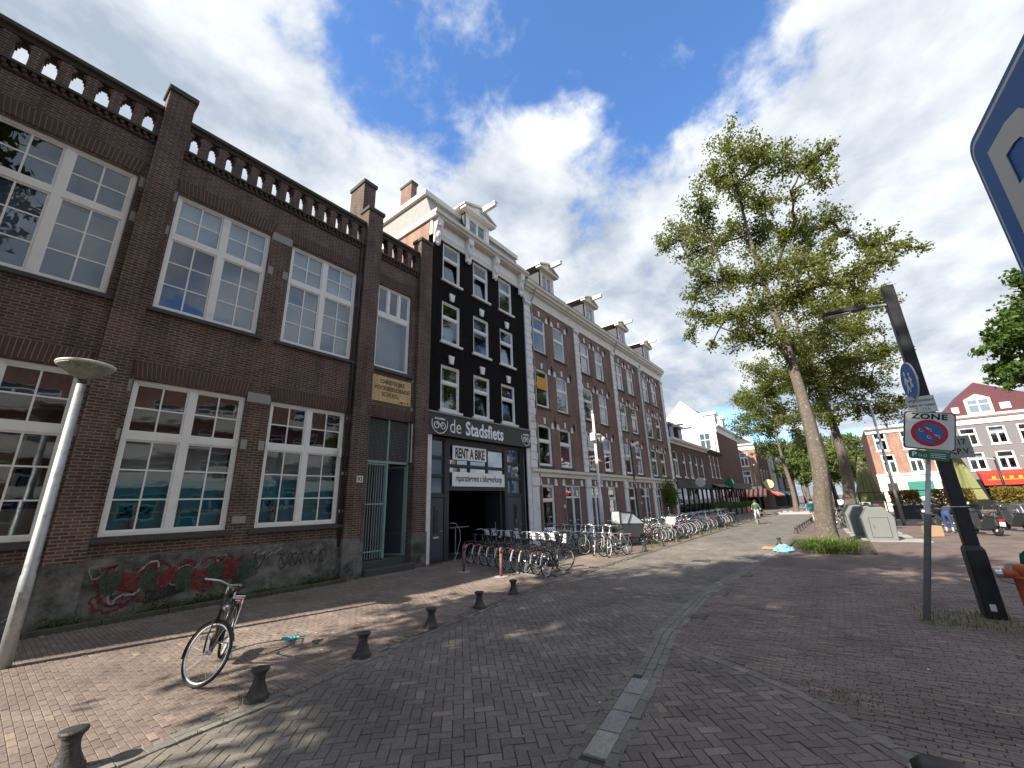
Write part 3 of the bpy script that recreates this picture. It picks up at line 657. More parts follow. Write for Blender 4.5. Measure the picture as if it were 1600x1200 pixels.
# entrance: recess, steps, gate, wire screen, number
rc = MB().box(X(7.62), X(9.38), .95, 1.0, .3, 5.0); rc.quad((X(7.62), .14, .3), (X(7.62), .95, .3), (X(7.62), .95, 5), (X(7.62), .14, 5)); rc.quad((X(9.38), .14, .3), (X(9.38), .95, .3), (X(9.38), .95, 5), (X(9.38), .14, 5))
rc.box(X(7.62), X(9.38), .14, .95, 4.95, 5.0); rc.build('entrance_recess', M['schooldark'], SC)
MB().box(X(7.62), X(9.38), -.02, .94, .0, .48).build('step', M['bluestone'], SC, bevel=.015); MB().box(X(7.62), X(9.48), -.34, -.021, .0, .27).build('step', M['bluestone'], SC, bevel=.015)
MB().box(X(8.55), X(9.2), .9, .94, .48, 3.4).build('inner_door', M['doorblue'], SC)
gt = MB(); GX0, GX1 = X(7.64), X(9.36); gm = X(8.48)
gt.box(GX0, GX1, .06, .12, 3.48, 3.56); gt.box(gm - .03, gm + .03, .06, .12, 3.56, 4.98); gt.box(gm - .03, gm + .03, .055, .125, .5, 3.48); gt.box(GX0, GX0 + .05, .06, .12, .5, 3.48); gt.box(GX1 - .05, GX1, .06, .12, .5, 4.98)
gt.build('gate_frame', M['gatepaint'], SC)
lf = MB().box(GX0 + .05, gm - .03, .075, .105, .72, .76); lf.box(GX0 + .05, gm - .03, .075, .105, 2.15, 2.19); lf.box(GX0 + .05, gm - .03, .075, .105, 3.42, 3.46); lf.box(GX0 + .0505, GX0 + .075, .072, .108, .52, 3.47); lf.box(gm - .055, gm - .0305, .072, .108, .52, 3.47); lf = lf.build('gate_leaf', M['gatepaint'], SC)
for i in range(8):
    xx = GX0 + .11 + i * (gm - GX0 - .2) / 7; MB().tube([(xx, .09, .52), (xx, .09, 3.45)], .0135, 6).build('gate_bar', M['gatepaint'], lf)
rl = MB(); rl.box(-.03, .03, 0, .04, .5, 3.44); rl.box(.03, .80, 0, .03, .5, .56); rl.box(.03, .80, 0, .03, 3.38, 3.44); rl.box(.76, .82, 0, .04, .5, 3.44); 
rl_p = MB().box(.03, .76, .012, .02, .56, 3.38)
ro = rl.build('gate_leaf', M['gatepaint'], SC); ro.location = (GX1 - .06, .14, 0); ro.rotation_euler = (0, 0, R(108)); ro['label'] = 'open right leaf of the green gate'; rl_p.build('gate_mesh', M['doorblue'], ro)
for i in range(9): MB().tube([(.08 + i * .08, -.012, .55), (.08 + i * .08, -.012, 3.4)], .010, 5).build('gate_bar', M['gatepaint'], ro)
ws = MB()
for i in range(34): xx = GX0 + .02 + i * (GX1 - GX0 - .04) / 33; ws.box(xx - .004, xx + .004, .098, .104, 3.57, 4.95)
for i in range(26): zz_ = 3.6 + i * 1.33 / 25; ws.box(GX0, GX1, .105, .109, zz_ - .004, zz_ + .004)
o = ws.build('wire_screen', M['meshwire'], SC); o['kind'] = 'stuff'
MB().box(X(7.595), X(7.635), -.03, .02, 3.7, 4.95).build('jamb_stone', M['stone'], SC); MB().box(X(9.385), X(9.48), -.02, .12, 3.55, 4.95).build('jamb_stone', M['whitestone'], SC)
nb = MB().box(X(7.23), X(7.44), -.185, -.165, 2.82, 3.02).build('house_number', M['offwhite'], SC); text_mesh('92', .17, M['ink'], nb, (X(7.335), -.188, 2.86), align='CENTER', bold=.003, ext=.002)
MB().tube([(X(6.86), -.05, 1.0), (X(6.86), -.05, 11.0)], .045, 8).build('downpipe', M['schooldark'], SC, True)
for z in (1.95, 3.05, 4.75): MB().box(X(6.8), X(6.92), -.075, -.02, z, z + .08).build('pipe_bracket', M['stone'], SC)
MB().box(X(6.62), X(6.70), -.1, -.0, 3.55, 3.85).build('wall_lamp', M['offwhite'], SC)
MB().box(X(4.05), X(4.35), -.01, .02, 1.78, 1.95).build('wall_plaque', M['stone'], SC)
# graffiti on the plinth: flat strokes
def stroke(pts, w, mt, nm='graffiti'):
    m_ = MB(); P = [Vector((p[0], 0, p[1])) for p in pts]; L_ = []; R_ = []
    for i, p in enumerate(P):
        t = (P[min(i + 1, len(P) - 1)] - P[max(i - 1, 0)]).normalized(); nrm = Vector((-t.z, 0, t.x)); ww = w * random.uniform(.75, 1.2) / 2; L_.append(p + nrm * ww); R_.append(p - nrm * ww)
    for i in range(len(P) - 1): m_.quad(*[(q.x, stroke.y, q.z) for q in (L_[i], L_[i + 1], R_[i + 1], R_[i])])
    stroke.y -= .0006
    m_.build(nm, mt, SC)
stroke.y = -.0575
def loop(cx, cz, rx, rz, a0=0, a1=2 * PI, n=22, sk=.15): return [(cx + rx * math.cos(a0 + (a1 - a0) * i / n) + sk * rz * math.sin(a0 + (a1 - a0) * i / n), cz + rz * math.sin(a0 + (a1 - a0) * i / n)) for i in range(n + 1)]
for cx, cz, rx, rz, a0, a1 in ((2.15, .45, .30, .20, 0, 6.2), (2.05, .88, .22, .2, 1.2, 5), (2.75, .85, .24, .22, .4, 5.2), (2.8, .5, .3, .2, 3.3, 6.6), (3.25, .80, .2, .27, 0, 6.2), (3.7, .82, .17, .24, -2.5, 2.4), (3.72, .55, .2, .2, .5, 5), (4.05, .85, .14, .22, 0, 6.2), (2.45, .62, .55, .3, 2.5, 4.6)):
    stroke([(p[0] + random.gauss(0, .018), p[1] + random.gauss(0, .018)) for p in loop(X(cx), cz, rx, rz, a0, a1)], .05, M['graffred']); stroke([(p[0] + random.gauss(0, .03), p[1] + random.gauss(0, .03)) for p in loop(X(cx + .06), cz + .03, rx * .8, rz * .8, a0 + .5, a1 - .4)], .026, M['graffblk'])
for i in range(5): stroke([(X(1.85 + i * .55), 1.02), (X(1.95 + i * .55), .8 + .1 * (i % 2)), (X(2.2 + i * .55), 1.05), (X(2.3 + i * .5), .42)], .045, M['graffred'])
stroke([(X(2.65), .40), (X(3.3), .52)], .25, M['graffblk']); stroke([(X(4.3), .62), (X(4.75), .72)], .38, M['graffgrn'])
for cx in (4.45, 4.75, 5.35, 5.62, 5.9, 6.15, 6.4):
    stroke(loop(X(cx), .82 + random.uniform(-.05, .05), .1, .16, random.uniform(0, 2), random.uniform(4.5, 6.3), 14), .035, M['graffblk'])
    stroke([(X(cx - .1), 1.0), (X(cx + .05), .68), (X(cx + .14), .95)], .03, M['graffblk'])
for cx, cz in ((.3, .75), (.15, .6), (4.6, 1.05), (4.8, 1.0), (5.0, 1.08), (.75, .35), (.85, .5)):
    stroke([(X(cx), cz), (X(cx + .14), cz + .1), (X(cx + .1), cz - .08), (X(cx + .27), cz + .04)], .03, M['graffwht'])

for i in range(26):
    cx, cz = random.uniform(1.75, 4.4), random.uniform(.45, 1.0); p = [(X(cx), cz)]; a = random.uniform(0, 6)
    for k in range(14): a += random.gauss(.35, .5); p.append((p[-1][0] + .055 * math.cos(a), min(1.1, max(.25, p[-1][1] + .05 * math.sin(a)))))
    stroke(p, random.choice((.02, .03, .04)), M[random.choice(('graffred', 'graffred', 'graffblk', 'graffgrn', 'graffwht'))])
for i in range(9):
    cx = 1.9 + i * .3; stroke([(X(cx), .72 + .1 * math.sin(i)), (X(cx + .34), .74 + .08 * math.cos(i * 2))], .34, M['graffred' if i % 2 else 'graffgrn'])

# ------------------------------------------------------------------ black painted house with the bike shop
bx0 = 10.045
BK = empty('bike_shop_house', (bx0, DF, 0), 0, 'narrow black painted house with white cornice above the bike rental shop', 'building')
def B(v): return v - bx0
DW = 16.72 - bx0
cols = ((10.76, 11.85), (12.70, 13.80), (14.63, 15.71)); rows = ((5.72, 7.65), (8.66, 10.56), (11.57, 13.44))
holes = [(B(a), B(b), c, d) for a, b in cols for c, d in rows] + [(B(10.33), B(16.43), .0, 4.68)]
w_ = wall_holes(MB(), 0, DW, 0, 13.6, holes, 0, .14); fbuild(w_, 'wall', M['blackbrick'], BK)
s_ = MB(); shell(s_, .0, DW - .01, 0, 14.25, .14, 9.0, True); fbuild(s_, 'side_wall', M['redbrick'], BK)
TW = [(0, 1, 0, .60, 1, 1), (0, 1, .66, 1, 1, 1)]
for ci, (a, b) in enumerate(cols):
    for ri, (c, d) in enumerate(rows):
        bk = random.choice([[(0, 1, .55, 1, BL, .3)], [(0, .5, 0, 1, BL, .35)], [(0, 1, 0, .45, BL, .3)], []])
        tilted = (ci, ri) in ((0, 2), (1, 2), (2, 1), (1, 0), (2, 0))
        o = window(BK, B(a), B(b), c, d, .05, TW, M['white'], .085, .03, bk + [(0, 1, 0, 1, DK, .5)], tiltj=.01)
        if tilted:                                               # lower sash tipped inwards
            pn = [q for q in o.children if q.name.startswith('pane')][0]; pn.rotation_euler = (-.12, 0, 0); pn.location.y += .1
        MB().box(B(a) - .1, B(b) + .1, -.09, .06, c - .1, c - .002).build('sill', M['whitestone'], BK)
        if ri < 2: MB().prism([(B(a + b) / 2 + bx0 / 2 - .12 - .0 * 0 - bx0 / 2 - 0, 0)] if 0 else [((a + b) / 2 - bx0 - .10, d + .10), ((a + b) / 2 - bx0 + .10, d + .10), ((a + b) / 2 - bx0 + .16, d + .45), ((a + b) / 2 - bx0 - .16, d + .45)], 'y', -.07, .02).build('keystone', M['white'], BK)
# cornice
MB().box(.0, DW, -.07, .1, 13.46, 14.26).build('frieze', M['cream'], BK)
for k in range(3):
    fr = MB().box(.55 + k * 1.98, 1.95 + k * 1.98, -.085, -.06, 13.68, 14.12).build('frieze_panel', M['white'], BK)
for cx in (10.30, 12.27, 14.22, 16.40):
    m_ = MB().prism([(-.07, 13.05), (-.14, 13.1), (-.18, 13.3), (-.13, 13.5), (-.24, 13.75), (-.34, 14.05), (-.34, 14.26), (-.07, 14.26)], 'x', B(cx) - .17, B(cx) + .17)
    m_.lathe([(.03, -.2), (.1, -.12), (.12, 0), (.08, .14), (.03, .2)], 8, (B(cx), -.2, 13.5)); m_.lathe([(.02, -.1), (.1, -.03), (.11, .05), (.03, .12)], 8, (B(cx), -.28, 13.92)); m_.lathe([(.02, -.14), (.09, -.02), (.02, .1)], 8, (B(cx), -.14, 13.1))
    m_.build('console', M['white'], BK)
c_ = MB().prism([(.1, 14.26), (-.36, 14.26), (-.38, 14.34), (-.46, 14.38), (-.48, 14.52), (.1, 14.54)], 'x', -.12, DW + .1); c_.build('cornice', M['cream'], BK)
MB().prism([(-.40, 14.22), (-.40, 14.50), (9.0, 14.50), (9.0, 14.22)], 'x', -.10, -.001).build('side_trim', M['cream'], BK)
MB().prism([(.0, 14.52), (.42, 15.7), (9, 15.7), (9, 14.52)], 'x', .0, DW).build('mansard_roof', M['stone'], BK)
MB().box(-.15, DW + .1, .30, 9.0, 15.7, 15.95).build('roof_edge', M['cream'], BK)
MB().box(.05, .38, 1.6, 2.4, 14.4, 17.2).build('chimney', M['rowbrick'], BK); MB().box(.01, .42, 1.55, 2.45, 17.2, 17.33).build('chimney_cap', M['coping'], BK); MB().box(.02, .41, 1.5, 1.598, 14.8, 15.7).build('chimney_flashing', M['slate'], BK)
def dormer(par, cx, w, z0, z1, y0, pk, beam_len, dep=2.2, mt='white', side='slate', beam_off=.15):
    x0, x1 = cx - w / 2, cx + w / 2
    b = MB(); wall_holes(b, x0, x1, z0, z1, [(x0 + .24, x1 - .24, z0 + .12, z1 - .2)], y0, .1); fbuild(b, 'dormer_front', M[mt], par)
    MB().box(x0, x0 + .05, y0 + .1, y0 + dep, z0, z1).build('dormer_side', M[side], par); MB().box(x1 - .05, x1, y0 + .1, y0 + dep, z0, z1).build('dormer_side', M[side], par)
    window(par, x0 + .24, x1 - .24, z0 + .12, z1 - .2, y0 + .03, [(0, .47, 0, 1, 1, 1), (.53, 1, 0, 1, 1, 1)], M['white'], .05, .03, [], name='dormer_window')
    MB().prism([(x0 - .28, z1), (x1 + .28, z1), (x1 + .28, z1 + .13), (x0 - .28, z1 + .13)], 'y', y0 - .25, y0 + .1).build('dormer_cornice', M[mt], par)
    MB().prism([(x0 - .28, z1 + .13), (x1 + .28, z1 + .13), (cx, z1 + pk)], 'y', y0 - .16, y0 + .05).build('pediment', M[mt], par)
    MB().prism([(x0 - .34, z1 + .135), (cx, z1 + pk + .02), (x1 + .34, z1 + .135), (x1 + .34, z1 + .22), (cx, z1 + pk + .13), (x0 - .34, z1 + .22)], 'y', y0 - .27, y0 + dep).build('dormer_roof', M['cream'], par)
    bm_ = MB().prism([(y0 + .2, z1 + .34), (y0 - beam_len, z1 + .38), (y0 - beam_len, z1 + .55), (y0 + .2, z1 + .55)], 'x', cx + beam_off - .09, cx + beam_off + .09)
    bm_.box(cx + beam_off - .12, cx + beam_off + .12, y0 - beam_len - .03, y0 + .15, z1 + .552, z1 + .60); bm_.build('hoist_beam', M[mt], par)
dormer(BK, B(13.05), 1.72, 14.55, 16.0, -.02, .55, 1.1)
# sign board and lettering
sb = MB().box(.0, DW - .04, -.14, .0, 4.68, 5.52).build('sign_board', M['signgrey'], BK)
MB().box(-.0, DW - .02, -.17, .02, 5.525, 5.58).build('sign_board_edge', M['stone'], BK)
text_mesh('de', .82, M['signwhite'], sb, (B(11.14), -.146, 4.83), sx=.82, bold=-.004)
text_mesh('Stadsfiets', .80, M['signwhite'], sb, (B(12.05), -.146, 4.83), sx=.80, bold=.018, spacing=1.02)
def bike_logo(par, cx, cz, r, y, mt, txt=None):
    m_ = MB(); a0 = R(162)
    m_.tube([(cx + r * math.cos(a0 + (R(378) - a0) * i / 26), y, cz + r * math.sin(a0 + (R(378) - a0) * i / 26)) for i in range(27)], r * .045, 5)
    for s in (-1, 1): m_.tube([(cx + s * r * .42 + r * .30 * math.cos(2 * PI * i / 18), y, cz - r * .22 + r * .30 * math.sin(2 * PI * i / 18)) for i in range(18)], r * .05, 5, closed=True)
    m_.tube([(cx - r * .42, y, cz - r * .22), (cx - r * .22, y, cz + r * .18), (cx + r * .06, y, cz - r * .24), (cx + r * .26, y, cz + r * .14), (cx + r * .42, y, cz - r * .22), (cx + r * .06, y, cz - r * .24)], r * .05, 5)
    o = m_.build('bicycle_emblem', mt, par)
    if txt: text_mesh(txt, r * .30, mt, par, (cx, y, cz + r * .36), align='CENTER', sx=.9, bold=.003)
bike_logo(sb, B(10.62), 5.13, .40, -.15, M['signwhite'], 'de Stadsfiets'); bike_logo(sb, B(16.28), 5.13, .36, -.15, M['signwhite'], 'de Stadsfiets')
MB().box(.0, .285, -.06, .5, .0, 4.675).build('shop_column', M['whitestone'], BK, bevel=.012); MB().box(B(16.43), DW, -.06, .5, .0, 4.675).build('shop_column', M['whitestone'], BK, bevel=.012)
# shop front
sf = MB(); y0 = .16
for a, b in ((10.345, 10.42), (11.20, 11.44), (14.90, 15.12), (16.18, 16.415)): sf.box(B(a), B(b), y0, y0 + .14, .1, 4.66)
sf.box(B(10.42), B(11.20), y0 + .004, y0 + .13, 2.36, 2.46); sf.box(B(15.12), B(16.18), y0 + .004, y0 + .13, 2.36, 2.46); sf.box(B(11.44), B(14.90), y0 + .004, y0 + .13, 2.62, 2.76); sf.box(B(11.44), B(14.90), y0 + .004, y0 + .13, 4.40, 4.66)
sf.box(B(10.42), B(11.20), y0 + .004, y0 + .13, 4.58, 4.66); sf.box(B(15.12), B(16.18), y0 + .004, y0 + .13, 4.58, 4.66)
sf.build('shop_front_frame', M['shopdark'], BK)
for a, b in ((10.42, 11.20), (15.12, 16.18)):
    o = window(BK, B(a), B(b), 2.46, 4.58, y0 + .02, [(0, 1, 0, .31, 1, 1), (0, 1, .34, .65, 1, 1), (0, 1, .68, 1, 1, 1)], M['shopdark'], .03, .03, [(0, 1, 0, 1, M['greyblind'], .12)], gmat=M['glassd'])
    d_ = MB().box(B(a) + .01, B(b) - .01, y0 + .03, y0 + .09, .12, 2.35); d_.box(B(a) + .12, B(b) - .12, y0 + .012, y0 + .029, .2, .85); d_ = d_.build('door', M['doorblue'], BK, bevel=.004)
    cx = B((a + b) / 2); MB().box(cx - .11, cx + .11, y0 + .008, y0 + .029, 1.1, 2.05).build('door_glass_frame', M['shopdark'], d_); MB().box(cx - .07, cx + .07, y0 + .002, y0 + .007, 1.15, 2.0).build('door_pane', M['glassd'], d_)
    MB().box(cx - .13, cx + .13, y0 + .0, y0 + .011, .9, .97).build('letter_box', M['steel'], d_); MB().tube([(B(b) - .1, y0 + .03, 1.15), (B(b) - .1, y0 - .03, 1.15), (B(b) - .2, y0 - .03, 1.15)], .012, 6).build('handle', M['steel'], d_)
window(BK, B(11.44), B(14.90), 2.76, 4.40, y0 + .02, [(0, .32, 0, .48, 1, 1), (.345, .655, 0, .48, 1, 1), (.68, 1, 0, .48, 1, 1), (0, .32, .52, 1, 1, 1), (.345, .655, .52, 1, 1, 1), (.68, 1, .52, 1, 1, 1)], M['shopdark'], .03, .03, [(0, 1, 0, 1, DK, .2)], gmat=glass_mat('shop mirror glass', (.95, .97, 1), 3.2))
ba = MB().box(B(11.58), B(13.61), y0 - .035, y0 - .02, 3.83, 4.39).build('banner', M['signwhite'], BK); text_mesh('RENT A BIKE', .56, M['ink'], ba, (B(12.60), y0 - .039, 3.91), align='CENTER', sx=.56, bold=.016, ext=.003)
bb = MB().box(B(11.57), B(14.84), y0 - .035, y0 - .02, 2.78, 3.34).build('banner', M['signwhite'], BK); text_mesh('reparatie•rent a bike•verkoop', .38, M['ink'], bb, (B(13.2), y0 - .039, 2.98), align='CENTER', sx=.63, bold=.003, ext=.003)
# dark shop interior
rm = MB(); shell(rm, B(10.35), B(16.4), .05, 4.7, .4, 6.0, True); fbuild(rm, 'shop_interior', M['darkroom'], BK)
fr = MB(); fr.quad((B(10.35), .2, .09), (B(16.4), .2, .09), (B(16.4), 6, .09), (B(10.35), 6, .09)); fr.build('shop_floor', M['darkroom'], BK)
tb = empty('work_table', (13.2, DF + 1.6, .09), 0, 'small high table standing inside the dark bike shop', 'table'); MB().box(-.55, .55, -.3, .3, 1.05, 1.08).build('table_top', M['stone'], tb); MB().tube([(0, 0, 0), (0, 0, 1.05)], .03, 8).build('leg', M['steel'], tb); MB().lathe([(.25, 0), (.25, .02), (.03, .04)], 14).build('base', M['steel'], tb)
sd = MB().box(B(14.72), B(14.88), .31, 1.2, .1, 2.6).build('folded_door', M['shopdark'], BK); MB().tube([(B(14.70), .6, 1.0), (B(14.70), .6, 1.3)], .015, 6).build('handle', M['steel'], sd)
pp = MB().tube([(B(11.32), .1, 1.35), (B(11.34), -.05, 1.42), (B(11.46), -.2, 1.40), (B(11.60), -.28, 1.15), (B(11.62), -.28, .8), (B(11.5), -.26, .4), (B(11.3), -.3, .12)], .014, 6); pp.build('hose', M['galv'], BK)

# ------------------------------------------------------------------ row of four brick houses
RX = (16.73, 22.22, 27.78, 33.32, 38.78); PWD = .58
rl = ('with an orange poster in a second floor window', 'with dark sash windows above the camera mast', 'behind the black street lamp', 'farthest in the row with a climbing plant')
for hi in range(4):
    x0 = RX[hi]; w = RX[hi + 1] - x0; last = hi == 3
    H = empty('row_house', (x0, DF, 0), 0, 'brown brick row house ' + rl[hi], 'building', 'row of four brick houses with hoist beams')
    a1 = .87 if hi == 0 else .84; wx = ((a1, a1 + 1.26), (a1 + 2.12, a1 + 3.38))
    fz = ((3.88, 6.1), (7.03, 9.22), (10.2, 12.42)); hl = [(a, b, c, d) for a, b in wx for c, d in fz]
    flip = hi % 2
    if not flip: gw, gd = (wx[0][0] + .1, wx[0][1] - .02, .72, 2.95), (wx[1][0] + .25, wx[1][1] + .68, .12, 2.95)
    else: gw, gd = (wx[1][0] + .12, wx[1][1] + .0, .72, 2.95), (.62, 2.05, .12, 2.95)
    wl = wall_holes(MB(), .0, w, .0, 13.3, hl + [gw, gd], 0, .14); shell(wl, .0, w - .004, 0, 13.2, .14, 10, True); fbuild(wl, 'wall', M['rowbrick'], H)
    frm = M['white']; 
    for k, (a, b, c, d) in enumerate(hl):
        bk = random.choice([[(0, 1, .5, 1, BL, .3)], [(0, .45, 0, 1, BL, .4)], [], [(0, 1, 0, .3, BL, .4)], []])
        dark = hi == 1
        window(H, a, b, c, d - .02, .05, [(0, 1, 0, .58, 1, 1), (0, 1, .64, 1, 1, 1)], M['white'], .10, .03, bk + [(0, 1, 0, 1, DK, .55)], tiltj=.012)
        MB().box(a - .1, b + .1, -.07, .05, c - .09, c - .002).build('sill', M['bluestone'], H)
        # segmental brick head covering the top corners of the opening
        n = 8; arc = [(a - .05 + (b - a + .1) * i / n, d - .16 + .15 * (1 - ((i - n / 2) / (n / 2)) ** 2)) for i in range(n + 1)]
        MB().prism([(a - .05, d + .24), (b + .05, d + .24)] + arc[::-1], 'y', -.012, .03).build('arch', M['rowbrick'], H)
        cx = (a + b) / 2; MB().prism([(cx - .07, d + .02), (cx + .07, d + .02), (cx + .10, d + .36), (cx - .10, d + .36)], 'y', -.035, .02).build('keystone', M['whitestone'], H)
        for sx_ in (a, b):
            sg = -1 if sx_ == a else 1
            MB().prism([(sx_ + sg * .30, d - .16), (sx_ - sg * .02, d - .16), (sx_ + sg * .08, d + .16), (sx_ + sg * .22, d + .16)], 'y', -.03, .02).build('springer_stone', M['whitestone'], H)
        if k % 3 != 9: MB().tube([(b + .42, -.03, d - .05), (b + .42, -.05, d + .2), (b + .42, -.03, d + .42)], [.02, .05, .02], 6).build('wall_anchor', M['black'], H)
    if hi == 0:
        ps = MB().box(wx[0][0] + .15, wx[0][1] - .12, .028, .034, 8.05, 8.75).build('poster', M['orange'], H)
    # ground floor
    a, b, c, d = gw; window(H, a, b, c, d, .05, [(0, 1, 0, .64, 1, 1), (0, 1, .69, 1, 1, 1)], M['white'], .09, .03, [(0, .35, 0, 1, BL, .4)] if hi != 1 else [(.4, 1, 0, .8, M['greyblind'], .3)])
    MB().box(a - .08, b + .08, -.07, .05, c - .25, c - .002).build('sill', M['whitestone'], H)
    a, b, c, d = gd; m = (a + b) / 2
    fo = MB(); fo.box(a, a + .1, .05, .14, c, d); fo.box(b - .1, b, .05, .14, c, d); fo.box(m - .09, m + .09, .045, .14, c, d); fo.box(a + .1, m - .09, .05, .14, d - .09, d); fo.box(m + .09, b - .1, .05, .14, d - .09, d); fo.box(a + .1, m - .09, .05, .14, 2.25, 2.35); fo.box(m + .09, b - .1, .05, .14, 2.25, 2.35)
    fo = fo.build('door_frame', M['whitestone'], H)
    for p, q in ((a + .1, m - .09), (m + .09, b - .1)):
        MB().box(p, q, .09, .10, 2.35, d - .09).build('fanlight_pane', M['glass'], fo); dd = MB().box(p, q, .10, .15, c, 2.25); dd.box(p + .08, q - .08, .085, .099, c + .2, 1.0); dd.box(p + .08, q - .08, .085, .099, 1.2, 2.1)
        dd = dd.build('door', M['shopdark'], H); MB().box((p + q) / 2 - .1, (p + q) / 2 + .1, .078, .084, 1.06, 1.12).build('letter_box', M['steel'], dd)
        MB().box(p, q, .25, .27, 2.35, d).build('fanlight_shade', M['darkroom'], fo)
    MB().box(a - .05, b + .05, -.3, .04, .0, .17).build('door_step', M['bluestone'], H)
    for z in (2.95,):
        for (a, b, c, d) in (gw, gd):
            cx = (a + b) / 2; MB().prism([(cx - .07, z + .02), (cx + .07, z + .02), (cx + .09, z + .32), (cx - .09, z + .32)], 'y', -.03, .02).build('keystone', M['whitestone'], H)
            for sg, sx_ in ((-1, a), (1, b)): MB().prism([(sx_ + sg * .32, z - .05), (sx_ - sg * .0, z - .05), (sx_ + sg * .08, z + .3), (sx_ + sg * .24, z + .3)], 'y', -.03, .02).build('springer_stone', M['whitestone'], H)
    nb = MB().box((gd[0] - .28), (gd[0] - .12), -.012, .0, 1.75, 1.92).build('house_number', M['offwhite'], H)
    # pilasters of white blocks
    for p0 in ([0, w - .0] if last else [0]):
        MB().box(p0 + .004, p0 + PWD - .004, -.03, .05, .0, 13.3).build('pilaster_core', M['stone'], H)
        z = 3.75; k = 0
        while z < 12.75:
            ex = .06 if k % 2 else 0; MB().box(p0 - ex * .0 + .01, p0 + PWD - .01 + ex, -.075, -.0, z, z + .375).build('quoin_block', M['whitestone'], H, bevel=.012); z += .39; k += 1
        MB().box(p0 - .0, p0 + PWD + .02, -.09, -.0, .0, 2.85).build('pilaster_shaft', M['whitestone'], H, bevel=.01); MB().box(p0 - .03, p0 + PWD + .04, -.14, -.0, 2.86, 3.3).build('pilaster_head', M['whitestone'], H, bevel=.01); MB().box(p0 - .02, p0 + PWD + .03, -.15, 0, 12.8, 13.04).build('pilaster_cap', M['whitestone'], H, bevel=.015)
    we = w + (PWD if last else 0)
    MB().prism([(.0, 3.32), (-.07, 3.32), (-.09, 3.48), (-.19, 3.56), (-.2, 3.70), (.0, 3.72)], 'x', 0.001, we).build('belt_course', M['cream'], H)
    MB().box(.0, we, -.05, .1, 13.05, 13.62).build('frieze', M['cream'], H)
    dn = MB(); n = int(we / .16)
    for i in range(n): xx = (i + .5) * we / n; dn.box(xx - .045, xx + .045, -.20, -.05, 13.65, 13.77)
    dn = dn.build('dentils', M['cream'], H); dn['kind'] = 'stuff'
    MB().prism([(.05, 13.621), (-.1, 13.621), (-.12, 13.78), (-.28, 13.80), (-.30, 13.94), (-.40, 14.0), (-.42, 14.16), (.05, 14.18)], 'x', .0005, we + (.3 if last else 0)).build('cornice', M['cream'], H)
    MB().prism([(-.1, 14.18), (4.5, 17.2), (9.9, 14.18)], 'x', .0, we).build('roof', M['slate'], H)
    MB().prism([(-.415, 14.163), (-.415, 14.22), (.1, 14.26), (.1, 14.185)], 'x', .0, we).build('gutter', M['slate'], H)
    dormer(H, 2.6 + .08 * hi, 1.5, 14.3, 15.75, -.05, .55, 1.0, mt='cream')
    if hi in (0, 2): MB().tube([(.68, -.07, .2), (.68, -.07, 13.0), (.8, -.22, 13.5), (.85, -.35, 13.9)], .045, 7).build('downpipe', M['stone'], H, True)
    if hi == 3: MB().tube([(.30, -.14, 3.8), (.30, -.14, 13.3)], .045, 7).build('downpipe', M['stone'], H, True)

# ------------------------------------------------------------------ houses further down the street
def house(name, label, loc, rz, w, dep, h, wmat, wins, frame='white', cornice=None, roof=None, sidem=None, group=None, sillm='whitestone', gf=None, arched=False, backm=None, gz=.05):
    H = empty(name, loc, rz, label, 'building', group)
    hs = list(wins) + ([gf] if gf else [])
    b = wall_holes(MB(), 0, w, 0, h, hs, 0, .14); fbuild(b, 'wall', M[wmat], H)
    s = MB(); shell(s, 0, w, 0, h, .001, dep, True); fbuild(s, 'side_wall', M[sidem or wmat], H)
    for (a, b_, c, d) in wins:
        window(H, a, b_, c, d, gz, [(0, .47, 0, .62, 1, 1), (.53, 1, 0, .62, 1, 1), (0, 1, .68, 1, 1, 1)] if b_ - a > 1.05 else [(0, 1, 0, .58, 1, 1), (0, 1, .64, 1, 1, 1)], M[frame], .09, .03, random.choice([[(0, 1, .5, 1, BL, .3)], [], [(0, .4, 0, 1, BL, .4)]]))
        MB().box(a - .08, b_ + .08, -.06, .05, c - .1, c - .002).build('sill', M[sillm], H)
        if arched: MB().prism([(a - .05, d + .2), (b_ + .05, d + .2)] + [(a - .05 + (b_ - a + .1) * i / 8, d - .22 + .2 * (1 - ((i - 4) / 4) ** 2)) for i in range(9)][::-1], 'y', -.02, .03).build('arch', M[wmat], H)
    if cornice:
        ch, cm = cornice; MB().prism([(.0, h - ch), (-.08, h - ch), (-.1, h - .35), (-.4, h - .2), (-.42, h), (.0, h + .02)], 'x', -.05, w + .05).build('cornice', M[cm], H)
    if roof:
        k, rh, rm = roof
        if k == 'x': MB().prism([(-.15, h + .01), (dep / 2, h + rh), (dep + .15, h + .01)], 'x', 0, w).build('roof', M[rm], H)
        if k == 'y': MB().prism([(0, h + .01), (w / 2, h + rh), (w, h + .01)], 'y', .02, dep).build('roof', M[rm], H)
        if k == 'm': MB().prism([(.0, h + .01), (.9, h + rh), (dep - .9, h + rh), (dep, h + .01)], 'x', 0, w).build('roof', M[rm], H)
    return H
ww = [(a - 39.4, b - 39.4, 4.05, 6.5) for a, b in ((40.0, 41.4), (42.9, 43.9), (45.15, 46.2), (47.45, 48.4), (49.8, 50.8))]
PB = house('pub_house', 'low dark brown brick pub with arched windows and lead dormers', (39.4, DF, 0), 0, 13.6, 9, 7.65, 'pubbrick', ww, cornice=(.5, 'cream'), roof=('x', 2.6, 'slate'), gf=(.5, 13.1, .1, 3.0), arched=True)
